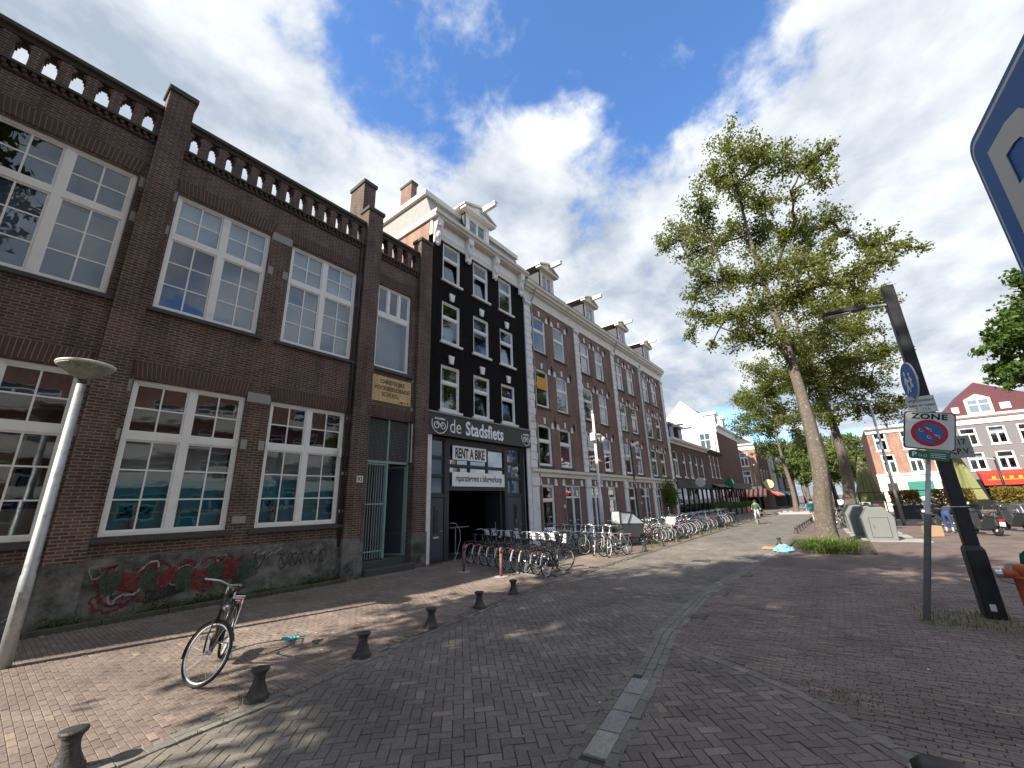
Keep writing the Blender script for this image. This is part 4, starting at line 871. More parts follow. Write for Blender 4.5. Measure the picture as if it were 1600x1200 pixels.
def front(H, x0, x1, z0, z1, n, seed=1):
    m = MB().box(x0, x1, .3, .34, z0, z1).build('shop_back', M['darkroom'], H)
    for i in range(n + 1):
        xx = x0 + (x1 - x0) * i / n; MB().box(xx - .07, xx + .07, .02, .16, z0, z1).build('shop_post', M['shopdark'], H)
    for i in range(n): MB().box(x0 + (x1 - x0) * i / n + .07, x0 + (x1 - x0) * (i + 1) / n - .07, .1, .11, z0 + .5, z1).build('shop_pane', M['glassd'], H)
front(PB, .5, 13.1, .1, 3.0, 7); MB().box(.3, 13.3, -.16, .0, 3.02, 3.72).build('fascia', M['shopdark'], PB)
for cx in (2.2, 5.0):
    MB().box(cx - .7, cx + .7, .3, 2.2, 7.7, 9.2).build('dormer', M['slate'], PB); MB().box(cx - .55, cx + .55, .27, .3, 7.95, 8.95).build('dormer_window', M['greyblind'], PB); MB().box(cx - .85, cx + .85, .1, 2.3, 9.2, 9.35).build('dormer_top', M['cream'], PB)
    MB().box(cx + .1, cx + .25, -.9, .4, 9.0, 9.15).build('hoist_beam', M['cream'], PB)
ws2 = [(a, b, 4.4, 7.0) for a, b in ((1.0, 1.9), (2.9, 3.8), (5.0, 5.9))]
PC = house('cafe_house', 'low brown brick cafe house between the pub and the white gable', (53.01, DF, 0), 0, 7.35, 9, 7.62, 'brownbrick', ws2, cornice=(.3, 'slate'), roof=('x', 1.6, 'slate'), gf=(.4, 6.9, .1, 3.0))
front(PC, .4, 6.9, .1, 3.0, 4); MB().box(.1, 7.2, -.9, .0, 3.02, 3.2).build('awning_box', M['shopdark'], PC); MB().prism([(-.9, 3.2), (-.9, 3.0), (0, 3.55), (0, 3.65)], 'x', .1, 7.2).build('awning', M['shopdark'], PC)
GBH = house('gable_house', 'tall brown brick house with a white plastered gable end and white cornice', (60.4, DF, 0), 0, 14.4, 8.0, 11.6, 'brownbrick', [], cornice=(1.0, 'white'), sidem='white', gf=(.4, 14, .1, 3.1))
MB().prism([(.02, 11.61), (4.0, 15.6), (7.98, 11.61)], 'x', -.02, .3).build('gable', M['white'], GBH); MB().prism([(.0, 11.62), (4.0, 15.5), (8.0, 11.62)], 'x', .31, 14.4).build('roof', M['slate'], GBH)
front(GBH, .4, 14, .1, 3.1, 8); MB().box(.1, 14.3, -.9, 0, 3.12, 3.9).build('fascia', M['shopdark'], GBH)
gw_ = MB().box(-.05, .0, .8, 2.2, 8.3, 10.6).build('gable_window', M['white'], GBH)
for a, b in ((.9, 1.45), (1.55, 2.1)):
    for c, d in ((8.4, 9.6), (9.7, 10.5)): MB().box(-.065, -.051, a, b, c, d).build('pane', M['glass'], gw_); MB().box(-.0505, -.05, a, b, c, d).build('pane_shade', M['greyblind'], gw_)
for cx in (3.0, 8.0):
    MB().box(cx - .8, cx + .8, .3, 3, 11.7, 13.4).build('dormer', M['white'], GBH); MB().box(cx - .55, cx + .55, .25, .3, 12.0, 13.1).build('dormer_window', M['greyblind'], GBH); MB().prism([(cx - 1, 13.4), (cx + 1, 13.4), (cx, 14.0)], 'y', .1, 3).build('dormer_roof', M['white'], GBH)
MB().tube([(-.12, .3, .2), (-.12, .3, 9.5), (-.12, 1.2, 11.3)], .06, 6).build('downpipe', M['stone'], GBH)
# corner house with awnings: one face looks up the street
OC = house('corner_house', 'orange brick corner house above the red and cream striped awning', (79, 13.6 + .0, 0), R(-90), 3.4, 14, 10.6, 'redbrick', [(1.0, 2.2, 6.9, 9.2), (1.0, 2.2, 3.9, 6.2)], cornice=(1.0, 'white'), roof=('y', 1.2, 'slate'), sidem='brownbrick')
MB().box(.05, 3.42, -.05, .0, 2.85, 3.6).build('fascia', M['white'], OC); MB().box(.1, 3.3, -.03, .0, .1, 2.8).build('shop_front', M['darkroom'], OC)
for i in range(3): MB().box(3.4, 3.46, 2 + i * 3.6, 3.1 + i * 3.6, 4.2, 6.4).build('side_window', M['white'], OC); MB().box(3.461, 3.47, 2.12 + i * 3.6, 2.98 + i * 3.6, 4.35, 6.25).build('side_pane', M['glass'], OC)
aw = empty('striped_awning', (78.9, 13.6, 2.2), R(-90), 'red and cream striped awning round the orange brick corner house', 'awning')
for i in range(14): MB().prism([(-1.7, 0), (-1.7, -.25), (0, .75), (0, 1.0)], 'x', -.6 + i * .33, -.6 + i * .33 + .33).build('awning_strip', M['awnred' if i % 2 == 0 else 'awnstripe'], aw)
for i in range(16):
    MB().prism([(4.02, .99), (5.6, .0), (5.6, -.25), (4.02, .74)], 'y', -1.0 + i * .6, -1.0 + i * .6 + .6).build('awning_strip', M['awnred' if i % 2 == 0 else 'awnstripe'], aw)
fx = 93.2
for i, (w, h, m_, lab) in enumerate(((9, 10.5, 'cream', 'pale plastered house beyond the orange corner house'), (8, 9.5, 'greybrick', 'grey house further along behind the blue awning'), (10, 12, 'brownbrick', 'brown brick house far down the left side of the street'), (9, 10.5, 'rowbrick', 'red brown house farthest down the left side of the street'))):
    Hh = house('far_house', lab, (fx, 10.25 - i * .35, 0), 0, w, 9, h, m_, [(1 + k * 2.3, 2.1 + k * 2.3, z, z + 1.9) for k in range(3) for z in (3.8, 6.6)], cornice=(.6, 'white'), roof=('x', 2, 'slate'), group='houses far down the street')
    MB().box(.3, w - .3, -.06, -.001, .1, 2.9).build('shop_front', M['darkroom'], Hh); fx += w + .02
    if i < 2:
        a_ = empty('market_awning', (fx - w, 10.2 - i * .35, 2.3), 0, ['pale blue awning beside the striped awning', 'striped white awning under the far grey house'][i], 'awning')
        for k in range(12): MB().prism([(-2.2, 0), (-2.2, -.2), (0, .5), (0, .7)], 'x', k * w / 12, (k + 1) * w / 12).build('awning_strip', M['signwhite' if k % 2 else 'awnblue'], a_)
# right hand side of the square
OR = house('red_corner_house', 'orange red brick house with white ground floor across the square', (60, -3.3, 0), R(-90), 6.15, 12, 8.9, 'redbrick', [(.5, 1.55, 6.3, 8.3), (2.7, 3.8, 6.3, 8.3), (4.7, 5.6, 6.3, 8.3), (.7, 1.8, 3.9, 5.9), (2.8, 3.9, 3.9, 5.9), (4.7, 5.6, 3.9, 5.9)], cornice=(.7, 'white'), sidem='brownbrick')
MB().box(-.06, 6.2, -.08, -.001, .05, 3.65).build('ground_floor', M['cream'], OR); MB().box(-.1, 6.25, -.18, -.0, 3.65, 3.85).build('belt_course', M['white'], OR)
for a, b, c, d, m_ in ((2.2, 4.1, 1.5, 3.0, 'jade'), (.6, 1.4, .3, 2.9, 'shopdark'), (4.7, 5.5, .3, 2.9, 'shopdark')):
    s = MB().box(a, b, -.12, -.081, c, d).build('shutter', M[m_], OR)
    if m_ == 'jade':
        for k in range(5): MB().box(a - .02, b + .02, -.15, -.121, c + .1 + k * .28, c + .28 + k * .28).build('slat', M['jade'], s)
    MB().box(a - .1, b + .1, -.11, -.081, d + .001, d + .12).build('shutter_head', M['white'], OR)
wg = [(.9 + k * 1.95, 2.1 + k * 1.95, z, z + 1.75) for k in range(6) for z in (3.75, 6.15)]
GH = house('grey_house', 'grey painted house with plum tiled roof and dormer across the square', (60, -9.47, 0), R(-90), 12.5, 12, 9.1, 'greybrick', wg, cornice=(.9, 'white'))
MB().prism([(.0, 9.12), (3.0, 12.3), (9.2, 9.12)], 'y', -.2, 9).build('roof', M['purple'], GH)
MB().prism([(6.5, 9.12), (9.4, 11.6), (12.5, 9.12)], 'y', .6, 9).build('roof', M['purple'], GH)
dm = MB().prism([(1.9, 9.13), (3.7, 9.13), (3.7, 10.6), (2.8, 11.1), (1.9, 10.6)], 'y', -.45, 1.5).build('dormer', M['white'], GH)
for a, b in ((2.1, 2.75), (2.85, 3.5)):
    MB().box(a, b, -.47, -.451, 9.3, 10.0).build('pane', M['glass'], dm); MB().box(a, b, -.47, -.451, 10.08, 10.5).build('pane', M['glass'], dm)
for a, b in ((4.2, 4.9), (.9, 1.4)): MB().box(a, b, -.26, -.2, 9.4, 10.0).build('roof_window', M['white'], GH)
MB().box(.2, 12.2, -.03, -.001, .1, 2.9).build('shop_front', M['darkroom'], GH)
ra = empty('red_awning', (59.9, -10.6, 2.3), R(-90), 'bright red awning on the grey house across the square', 'awning'); MB().prism([(-1.6, .0), (-1.6, 1.0), (-1.5, 1.05), (0, 1.4), (0, 1.3)], 'x', 0, 8).build('cover', M['awnred'], ra); MB().box(.3, 7.6, -1.63, -1.602, .45, .52).build('print_line', M['orange'], ra)
for k in range(9): MB().box(.6 + k * .55, .85 + k * .55, -1.63, -1.602, .55, .8).build('print_mark', M['orange'], ra)
# block of flats on the near side of the square (seen only as reflections in the school windows)
AP = house('apartment_block', 'red brick block of flats with white balconies facing the school', (38, -24, 0), PI, 52, 10, 16, 'redbrick', [(2 + k * 4.2, 4.6 + k * 4.2, z, z + 1.7) for k in range(12) for z in (2.2, 5.2, 8.2, 11.2)], cornice=(.6, 'white'))
for z in (4.6, 7.6, 10.6): MB().box(1, 51, -1.1, -.001, z, z + .18).build('balcony', M['whitestone'], AP); MB().box(1, 51, -1.12, -1.06, z + .18, z + 1.0).build('balcony_rail', M['cream'], AP)

# ------------------------------------------------------------------ street furniture
# bollards
bp = empty('bollard', (0, 0, 0))
MB().lathe([(.165, -.05), (.168, .02), (.158, .04), (.160, .05), (.148, .065), (.115, .13), (.085, .22), (.078, .28), (.084, .30), (.080, .31), (.095, .338), (.122, .365)], 28).build('post', M['iron'], bp, True)
MB().lathe([(.122, .365), (.128, .38), (.124, .40), (.095, .408), (.02, .41)], 28).build('head', M['iron'], bp, True)
BL_L = [(.93, 5.46), (2.42, 5.60), (3.86, 5.80), (5.36, 6.06), (6.82, 6.26), (8.2, 6.46)]
BL_names = ['nearest bollard at the bottom left corner of the view', 'bollard beside the front wheel of the lone parked bicycle', 'bollard next to the teal stick on the pavement', 'bollard fourth from the camera along the left kerb', 'bollard fifth from the camera along the left kerb', 'bollard in front of the bike rental rack, sixth along the left kerb']
first = True
def bollard(x, y, z, lab, grp, sc=.76):
    global first
    if first: o = bp; first = False
    else: o = copy_tree(bp)
    o.location = (x, y, z); o.rotation_euler = (random.gauss(0, .02), random.gauss(0, .02), random.uniform(0, 6)); o.scale = (sc, sc, sc); tag(o, lab, 'bollard', grp); return o
for (x, y), lab in zip(BL_L, BL_names): bollard(x, y, .015, lab, 'short iron bollards along the left kerb')
ORD = 'first second third fourth fifth sixth seventh eighth ninth tenth eleventh twelfth thirteenth fourteenth fifteenth sixteenth seventeenth eighteenth nineteenth twentieth'.split()
for i in range(18): x = 17.2 + i * 2.1; bollard(x, yL(x) + .22, .015, ORD[i] + ' bollard from the cargo bicycle along the long bicycle row', 'bollards before the long bicycle row')
rb = [21.4, 28.3, 30.0, 31.6, 33.2, 34.8, 36.4, 38.0, 39.6, 41.2, 42.8, 44.4, 46.2, 48.0, 50]
for i, x in enumerate(rb): bollard(x, yR(x) + .05, 0, 'bollard beside the blue plastic bag on the right kerb' if i == 0 else ORD[i] + ' bollard of the line on the right kerb, counted from the blue bag', 'bollards along the right kerb')
for i in range(7): bollard(54 + i * 3, 6.2 - i * .32, 0, ORD[i] + ' distant bollard beyond the cyclist on the left kerb', 'bollards beyond the cyclist')
# lamp post on the left
lp = empty('street_lamp', (.75, 9.62, .04), 0, 'grey steel street lamp with a wide bowl shade before the school', 'street lamp')
MB().lathe([(.085, -.1), (.082, 1.2), (.075, 1.22), (.058, 4.12)], 18).build('pole', M['galv'], lp, True); MB().lathe([(.035, 4.12), (.06, 4.14), (.06, 4.22)], 14).build('collar', M['iron'], lp, True)
MB().lathe([(.06, 4.20), (.10, 4.22), (.34, 4.40), (.36, 4.42)], 28).build('lamp_shade', M['lampshade'], lp, True); MB().lathe([(.36, 4.42), (.372, 4.435), (.372, 4.46), (.34, 4.475), (.1, 4.50), (.01, 4.505)], 28).build('lamp_top', M['lamptop'], lp, True)
MB().box(-.05, .05, -.088, -.07, .5, 1.0).build('service_hatch', M['galv'], lp)
# black square mast with arm lamp and signs
bm0 = empty('black_mast', (10.6, -1.53, 0), R(4), 'black square mast with an arm lamp and a wider lower half', 'street lamp')
MB().prism([(-.15, -.12), (.15, -.12), (.15, .12), (-.15, .12)], 'z', -.05, 1.02).build('base', M['black'], bm0, bevel=.012); MB().add([(-.15, -.12, 1.021), (.15, -.12, 1.021), (.15, .12, 1.021), (-.15, .12, 1.021), (-.09, -.09, 1.1), (.09, -.09, 1.1), (.09, .09, 1.1), (-.09, .09, 1.1)], [(0, 1, 5, 4), (1, 2, 6, 5), (2, 3, 7, 6), (3, 0, 4, 7), (4, 5, 6, 7), (3, 2, 1, 0)]).build('shoulder', M['black'], bm0)
MB().box(-.09, .09, -.09, .09, 1.101, 6.0).build('shaft', M['black'], bm0, bevel=.008); MB().tube([(0, .09, 5.62), (0, .42, 5.66)], .03, 8).build('arm', M['galv'], bm0)
MB().prism([(.40, 5.63), (.40, 5.70), (.62, 5.73), (1.12, 5.71), (1.12, 5.67), (.6, 5.63)], 'x', -.09, .09).build('lamp_head', M['signgrey'], bm0, bevel=.008); MB().box(-.06, .06, .65, 1.05, 5.615, 5.63).build('lamp_lens', M['offwhite'], bm0)
MB().tube([(math.cos(a) * .132, math.sin(a) * .132, 1.72) for a in [i * PI / 6 for i in range(12)]], .006, 5, closed=True).build('clamp_band', M['steel'], bm0)
MB().box(-.155, -.150, -.02, .05, .12, .22).build('sticker', M['offwhite'], bm0)
def disc(r, t, n=32):
    return MB().lathe([(r, -t / 2), (r, t / 2)], n, axis='y')
# blue round sign, on the mast
rs = empty('round_blue_sign', (10.42, -1.40, 3.98), R(190), 'round blue traffic sign with white figures high on the black mast', 'sign')
disc(.36, .02).build('plate', M['offwhite'], rs); MB().lathe([(.335, -.016), (.335, -.012)], 32, axis='y').build('face', M['bluesign'], rs)
pf = MB()
for ox, sc in ((-.08, 1.0), (.11, .72)):
    pf.lathe([(.045 * sc, -.022), (.045 * sc, -.018)], 10, (ox, 0, .16 * sc), axis='y')
    for a_, b_, t_ in (((0, .10), (0, -.05), .05), ((0, -.04), (-.07, -.2), .034), ((0, -.04), (.07, -.2), .034), ((0, .08), (-.09, -.02), .026), ((0, .08), (.09, -.02), .026)):
        d_ = Vector((b_[0] - a_[0], b_[1] - a_[1])).normalized(); nx, nz = -d_.y * t_ / 2, d_.x * t_ / 2
        pf.prism([((a_[0] + nx) * sc + ox, (a_[1] + nz) * sc), ((b_[0] + nx) * sc + ox, (b_[1] + nz) * sc), ((b_[0] - nx) * sc + ox, (b_[1] - nz) * sc), ((a_[0] - nx) * sc + ox, (a_[1] - nz) * sc)], 'y', -.022 - random.random() * .003, -.0165)
pf.build('figures', M['signwhite'], rs); MB().box(-.02, .30, .012, .04, -.03, .03).build('bracket', M['galv'], rs)
sp_ = empty('small_white_plate', (10.44, -1.46, 3.53), R(-78), 'small white plate with three black lines below the round sign', 'sign')
MB().box(-.20, .20, -.01, .01, -.15, .15).build('plate', M['offwhite'], sp_, bevel=.004)
text_mesh('uitgezonderd', .085, M['ink'], sp_, (0, -.012, .05), align='CENTER', sx=.8, ext=.001); text_mesh('laden en lossen', .08, M['ink'], sp_, (0, -.012, -.04), align='CENTER', sx=.75, ext=.001); text_mesh('7 - 11 h', .08, M['ink'], sp_, (0, -.012, -.12), align='CENTER', sx=.8, ext=.001)
# grey notice behind the zone sign
gp = empty('grey_notice_plate', (10.48, -1.72, 2.72), R(-84), 'grey notice plate with black print, half hidden behind the zone sign', 'sign')
MB().box(-.36, .20, -.012, .012, -.19, .19).build('plate', M['greyplate'], gp, bevel=.005); text_mesh('2.17', .13, M['ink'], gp, (.14, -.0135, .04), align='RIGHT', sx=.9, bold=.003, ext=.001); text_mesh('A.P.V.', .13, M['ink'], gp, (.17, -.0135, -.12), align='RIGHT', sx=.9, bold=.003, ext=.001)
# leaning galvanised pole with zone sign
tiltx = math.atan2(.80, 3.35)
zp = empty('zone_sign', (9.96, -.66, 0), 0, 'leaning steel pole with a no bicycle parking zone sign and green plate', 'sign'); zp.rotation_euler = (tiltx, 0, R(-90) * 0)
def ZM(o): o.parent = zp; return o
MB().lathe([(.047, -.08), (.045, 1.65), (.055, 1.66), (.055, 1.69), (.034, 1.70), (.033, 3.45)], 14).build('pole', M['galv'], zp, True)
zz0, zz1 = 2.74, 3.40
def zpl(w, z0, z1, x, name, mt, bev=0.0):
    r_ = min(.05, w * .3); pts = []
    for cx, cz, a0 in ((w / 2 - r_, z1 - r_, 0), (-w / 2 + r_, z1 - r_, PI / 2), (-w / 2 + r_, z0 + r_, PI), (w / 2 - r_, z0 + r_, 1.5 * PI)):
        for k in range(5): a = a0 + k * PI / 8; pts.append((cx + r_ * math.cos(a), cz + r_ * math.sin(a)))
    return MB().prism(pts, 'x', x, x + .008).build(name, mt, zp)
zpl(.64, zz0, zz1, -.062, 'plate', M['offwhite']); zpl(.625, zz0 + .008, zz1 - .008, -.0705, 'border', M['ink']); fa = zpl(.595, zz0 + .022, zz1 - .022, -.079, 'face', M['offwhite'])
RM = lambda org, sx=1.0: Matrix.Translation(org) @ Matrix.Rotation(-PI / 2, 4, 'Z') @ Matrix.Rotation(PI / 2, 4, 'X') @ Matrix.Scale(sx, 4, (1, 0, 0))
text_mesh('ZONE', .13, M['ink'], fa, None, align='CENTER', bold=.005, ext=.001, M=RM((-.0815, 0, zz1 - .13), 1.15), spacing=1.1)
zc = 3.03
for r_, x_, m_ in ((.235, -.080, 'signwhite'), (.228, -.081, 'redprint'), (.165, -.083, 'blueprint')):
    MB().lathe([(r_, x_ - .002), (r_, x_)], 36, (0, 0, zc), axis='x').build('disc', M[m_], fa)
sb_ = MB()
for cx, cz in ((-.05, .055), (.05, -.055)):
    for s in (-1, 1): sb_.tube([(-.0865, -(cx + s * .045) + .03 * math.cos(a), zc + cz - .01 + .03 * math.sin(a)) for a in [i * PI / 6 for i in range(12)]], .0042, 4, closed=True)
    sb_.tube([(-.0865, -(cx - .045), zc + cz - .01), (-.0865, -(cx - .015), zc + cz + .035), (-.0865, -(cx + .03), zc + cz + .035), (-.0865, -(cx + .045), zc + cz - .01)], .004, 4); sb_.tube([(-.0865, -(cx - .012), zc + cz + .03), (-.0865, -(cx + .005), zc + cz - .01), (-.0865, -(cx + .03), zc + cz + .035)], .004, 4)
sb_.build('bicycle_symbols', M['signwhite'], fa)
d_ = .165 / math.sqrt(2); MB().prism([(d_ + .015, zc + d_ - .02), (d_ - .02, zc + d_ + .015), (-d_ - .015, zc - d_ + .02), (-d_ + .02, zc - d_ - .015)], 'x', -.0925, -.088).build('bar', M['redprint'], fa)
MB().prism([(-.08, zz0 + .075), (.1, zz0 + .08), (.1, zz0 + .088), (-.08, zz0 + .083)], 'x', -.083, -.0795).build('sticker', M['redprint'], fa)
gp2 = zpl(.50, zz0 - .165, zz0 - .012, -.066, 'green_plate', M['greenprint']); text_mesh('P', .12, M['signwhite'], gp2, None, bold=.003, ext=.001, M=RM((-.068, .21, zz0 - .13)))
for k in range(3): MB().box(-.070, -.067, -.20 + .0 * k, -.02, zz0 - .06 - k * .03, zz0 - .052 - k * .03).build('print_line', M['signwhite'], gp2)
lg = MB()
for s in (0, 1): lg.tube([(-.0675, .105 - s * .06 + .02 * math.cos(a), zz0 - .10 + .02 * math.sin(a)) for a in [i * PI / 5 for i in range(10)]], .003, 4, closed=True)
lg.build('bicycle_symbol', M['signwhite'], gp2)
# parking sign, close to the camera
pk = empty('parking_sign', (1.500, -.462, -.015), R(184.2), 'large blue parking sign with a white letter P cut by the right edge', 'sign')
MB().tube([(.225, .06, -.05), (.225, .06, 2.85)], .03, 12).build('pole', M['galv'], pk, True)
def rrect(w0, w1, z0, z1, r_):
    pts = []
    for cx, cz, a0 in ((w1 - r_, z1 - r_, 0), (w0 + r_, z1 - r_, PI / 2), (w0 + r_, z0 + r_, PI), (w1 - r_, z0 + r_, 1.5 * PI)):
        for k in range(6): a = a0 + k * PI / 10; pts.append((cx + r_ * math.cos(a), cz + r_ * math.sin(a)))
    return pts
MB().prism(rrect(0, .45, 2.30, 2.92, .04), 'y', .0, .022).build('plate', M['greyplate'], pk)
ed = MB(); o_ = rrect(.005, .445, 2.305, 2.915, .037)
MB().prism(o_, 'y', -.004, -.0005).build('blue_edge', M['bluesign'], pk); MB().prism(rrect(.022, .428, 2.322, 2.898, .032), 'y', -.007, -.0045).build('white_line', M['offwhite'], pk); MB().prism(rrect(.036, .414, 2.336, 2.884, .026), 'y', -.010, -.0075).build('face', M['bluesign'], pk)
text_mesh('P', .47, M['offwhite'], pk, (.078, -.0125, 2.495), bold=.008, ext=.001, sx=.95)
# hydrant and green hoop
hy = empty('hydrant', (9.85, -1.86, 0), 0, 'faded orange red fire hydrant with a silver side coupling at the right edge', 'hydrant')
MB().lathe([(.10, -.05), (.105, .3), (.108, .45), (.112, .46), (.108, .475), (.112, .49), (.108, .505), (.112, .52), (.115, .70), (.13, .71), (.13, .74)], 20).build('body', M['hydrant'], hy, True)
MB().lathe([(.085, .0), (.09, .10), (.075, .15), (.02, .17)], 16, (0, 0, .74)).build('dome', M['hydrant'], hy, True); MB().lathe([(.062, .0), (.062, .16)], 16, (-.02, .05, .77), axis='y').build('side_outlet', M['hydrant'], hy, True)
MB().lathe([(.068, 0), (.07, .02), (.06, .025), (.066, .04), (.06, .05), (.064, .07), (.05, .08), (.01, .085)], 16, (-.02, .21, .77), axis='y').build('coupling', M['steel'], hy, True)
MB().tube([(-.02, .27, .74), (-.02, .24, .66), (-.02, .15, .63), (-.02, .08, .66)], .008, 5).build('chain', M['steel'], hy)
gh = empty('green_hoop', (10.9, -2.12, 0), R(-10), 'dark green rounded tube hoop behind the hydrant, cut by the right edge', 'barrier')
MB().tube([(0, 0, -.05), (0, .02, .8), (0, .0, .93), (0, -.07, 1.0), (0, -.5, 1.0), (0, -.58, .93), (0, -.6, .8), (0, -.6, -.05)], .032, 10).build('tube', M['green'], gh, True); MB().tube([(0, .02, .62), (0, -.6, .62)], .025, 8).build('rail', M['green'], gh, True)
# red posts by the bike rack
for x, y, lab in ((9.85, 9.7, 'short weathered red post near the shop door'), (9.8, 8.15, 'short weathered red post beside the front of the bike rack')):
    e = empty('red_post', (x, y, zS(y)), 0, lab, 'post', 'red posts by the bike shop'); MB().lathe([(.045, -.05), (.045, .62)], 12).build('shaft', M['oldred'], e, True); MB().lathe([(.05, .62), (.05, .72), (.035, .78), (.01, .79)], 12).build('top', M['oldred'], e, True); MB().lathe([(.2, -.01), (.2, .012)], 12).build('footing', M['concrete'], e)
# camera mast
cm = empty('camera_mast', (18.9, 9.35, zS(9.3)), 0, 'white camera mast with a dome camera before the row houses', 'mast')
MB().lathe([(.11, -.05), (.10, 2.2), (.075, 2.3), (.06, 6.3)], 14).build('pole', M['whitestone'], cm, True); MB().box(-.05, .05, -.05, .05, 6.3, 6.5).build('antenna', M['stone'], cm)
MB().box(-.25, -.06, -.14, .14, 4.9, 5.3).build('cabinet', M['offwhite'], cm, bevel=.02); a_ = MB().tube([(.05, 0, 5.25), (.35, -.1, 5.25), (.55, -.12, 5.15)], .07, 8).build('camera_arm', M['offwhite'], cm, True); MB().lathe([(.04, .2), (.16, .12), (.17, 0), (.12, -.12), (.03, -.17)], 14, (.58, -.12, 5.0)).build('dome_camera', M['offwhite'], cm, True)
for k in range(6): a = k * PI / 3; MB().tube([(0, 0, 4.1), (.25 * math.cos(a), .25 * math.sin(a), 3.85)], .012, 5).build('spike', M['galv'], cm)
MB().box(.06, .28, -.08, .02, 2.75, 3.15).build('notice', M['greyplate'], cm)
sl_ = empty('black_street_lamp', (22.6, 9.0, zS(9)), 0, 'slim black street lamp with a short pale arm before the row', 'street lamp')
MB().lathe([(.09, -.05), (.08, 1), (.055, 1.1), (.05, 5.0)], 12).build('pole', M['black'], sl_, True); MB().prism([(.0, 4.95), (.35, 5.1), (1.15, 5.3), (1.2, 5.22), (.35, 4.98)], 'y', -.07, .07).build('lamp_head', M['whitestone'], sl_)
for i, (x, y, h, lab) in enumerate(((62.5, 8.6, 6, 'street lamp with a white arm before the white gable house'), (44, .6, 7, 'dark street lamp pole rising behind the big tree trunk'), (36, -2.6, 8.0, 'tall grey mast leaning past the orange red house'), (45, -9.1, 4.2, 'thin dark lamp post before the red awning'), (44, -11.3, 4.0, 'curved grey lamp post near the right edge'))):
    e = empty('far_lamp_post', (x, y, 0), R(90 if y < 5 else 0), lab, 'street lamp', 'lamp posts further away'); MB().lathe([(.10, -.05), (.06, h)], 10).build('pole', M['galv' if i in (2, 4) else 'black'], e, True)
    MB().prism([(.0, h - .1), (1.2, h + .15), (1.2, h + .08), (.0, h - .2)], 'y', -.06, .06).build('lamp_arm', M['whitestone' if i < 2 else 'galv'], e)
# underground container inlets
for i, (x, y, sc, lab) in enumerate(((24.9, -.95, 1, 'nearest grey rubbish container inlet with a sloped back'), (27.2, -.55, 1, 'second grey rubbish container inlet in the line'), (29.5, -.4, 1, 'third grey rubbish container inlet in the line'), (31.8, -.3, 1, 'rearmost grey rubbish container inlet in the line'))):
    e = empty('rubbish_container', (x, y, 0), R(3), lab, 'container', 'line of grey rubbish containers')
    prof = [(-.52, 0), (.52, 0), (.40, .55), (.56, 1.0), (.30, 1.42), (-.25, 1.42), (-.56, 1.05)]
    prof = [(-.50, 0), (.50, 0), (.56, .95), (.28, 1.38), (-.28, 1.38), (-.56, .95)]
    MB().prism(prof, 'x', -.45, .45).build('housing', M['container'], e, bevel=.03); MB().box(-.455, -.449, -.33, .33, .14, .96).build('door_gap', M['black'], e); MB().box(-.464, -.4555, -.315, .315, .155, .945).build('door_panel', M['container'], e, bevel=.006); MB().tube([(-.463, .2, .55), (-.50, .2, .55), (-.50, .2, .68), (-.463, .2, .68)], .01, 5).build('handle', M['steel'], e)
    MB().box(-.7, .7, -1.5, .7, -.02, .025).build('steel_platform', M['stone'], e); MB().box(-.3, .3, -.60, -.50, .6, .9).build('flap', M['black'], e)
# terrace railing, planters, parasols
rg = empty('terrace_railing', (46, -1.0, 0), 0, 'black two rail terrace railing across the square', 'railing')
for i in range(12): MB().box(-.04, .04, -.04 - i * 1.6, .04 - i * 1.6, 0, 2.05).build('post', M['black'], rg)
for z in (1.15, 2.0): MB().box(-.02, .02, -17.8, 0, z, z + .06).build('rail', M['black'], rg)
def hedge(par, w, d, z0, z1, n, mt, seed):
    rs_ = np.random.RandomState(seed); c = np.stack([rs_.uniform(-d / 2, d / 2, n), rs_.uniform(-w / 2, w / 2, n), z0 + (z1 - z0) * rs_.uniform(0, 1, n) ** .7], 1)
    return leaves_obj('foliage', c, .16, mt, par, rs_)
def leaves_obj(name, C, size, mt, parent, rs_, up=.35, var=.35):
    n = len(C); nr = rs_.normal(size=(n, 3)); nr[:, 2] += up * np.sign(rs_.uniform(-.3, 1, n)); nr /= np.linalg.norm(nr, axis=1)[:, None]
    t = rs_.normal(size=(n, 3)); t -= nr * (t * nr).sum(1)[:, None]; t /= np.linalg.norm(t, axis=1)[:, None]; b = np.cross(nr, t)
    s = size * (1 + var * rs_.uniform(-1, 1, n))[:, None]
    V = np.stack([C - t * s * .5, C + b * s * .33 - t * s * .05, C + t * s * .5 + nr * s * .1, C - b * s * .33 - t * s * .05], 1).reshape(-1, 3)
    F = np.arange(4 * n).reshape(-1, 4)
    # shade of green by clump
    rn = np.clip(rs_.normal(.5, .28, n), 0, 1)
    return arrays_obj(name, V, F, mt, parent, rn)
for i, (y, w, lab) in enumerate(((-3.7, 1.7, 'dark planter with yellow green hedge behind the sign pole'), (-6.2, 2.4, 'planter with hedge between the two closed parasols'), (-9.6, 2.6, 'long planter with yellowing hedge near the right edge'), (-13.0, 2.6, 'planter at the far right end of the terrace'))):
    e = empty('planter', (44.6, y, 0), 0, lab, 'planter', 'planters along the terrace'); m_ = MB().box(-.4, .4, -w / 2, w / 2, 0, .92); m_.box(-.44, .44, -w / 2 - .04, w / 2 + .04, .92, .98); m_.build('trough', M['shopdark'], e); hedge(e, w, .8, .95, 2.1, 1500, M['hedge'], 5 + i)
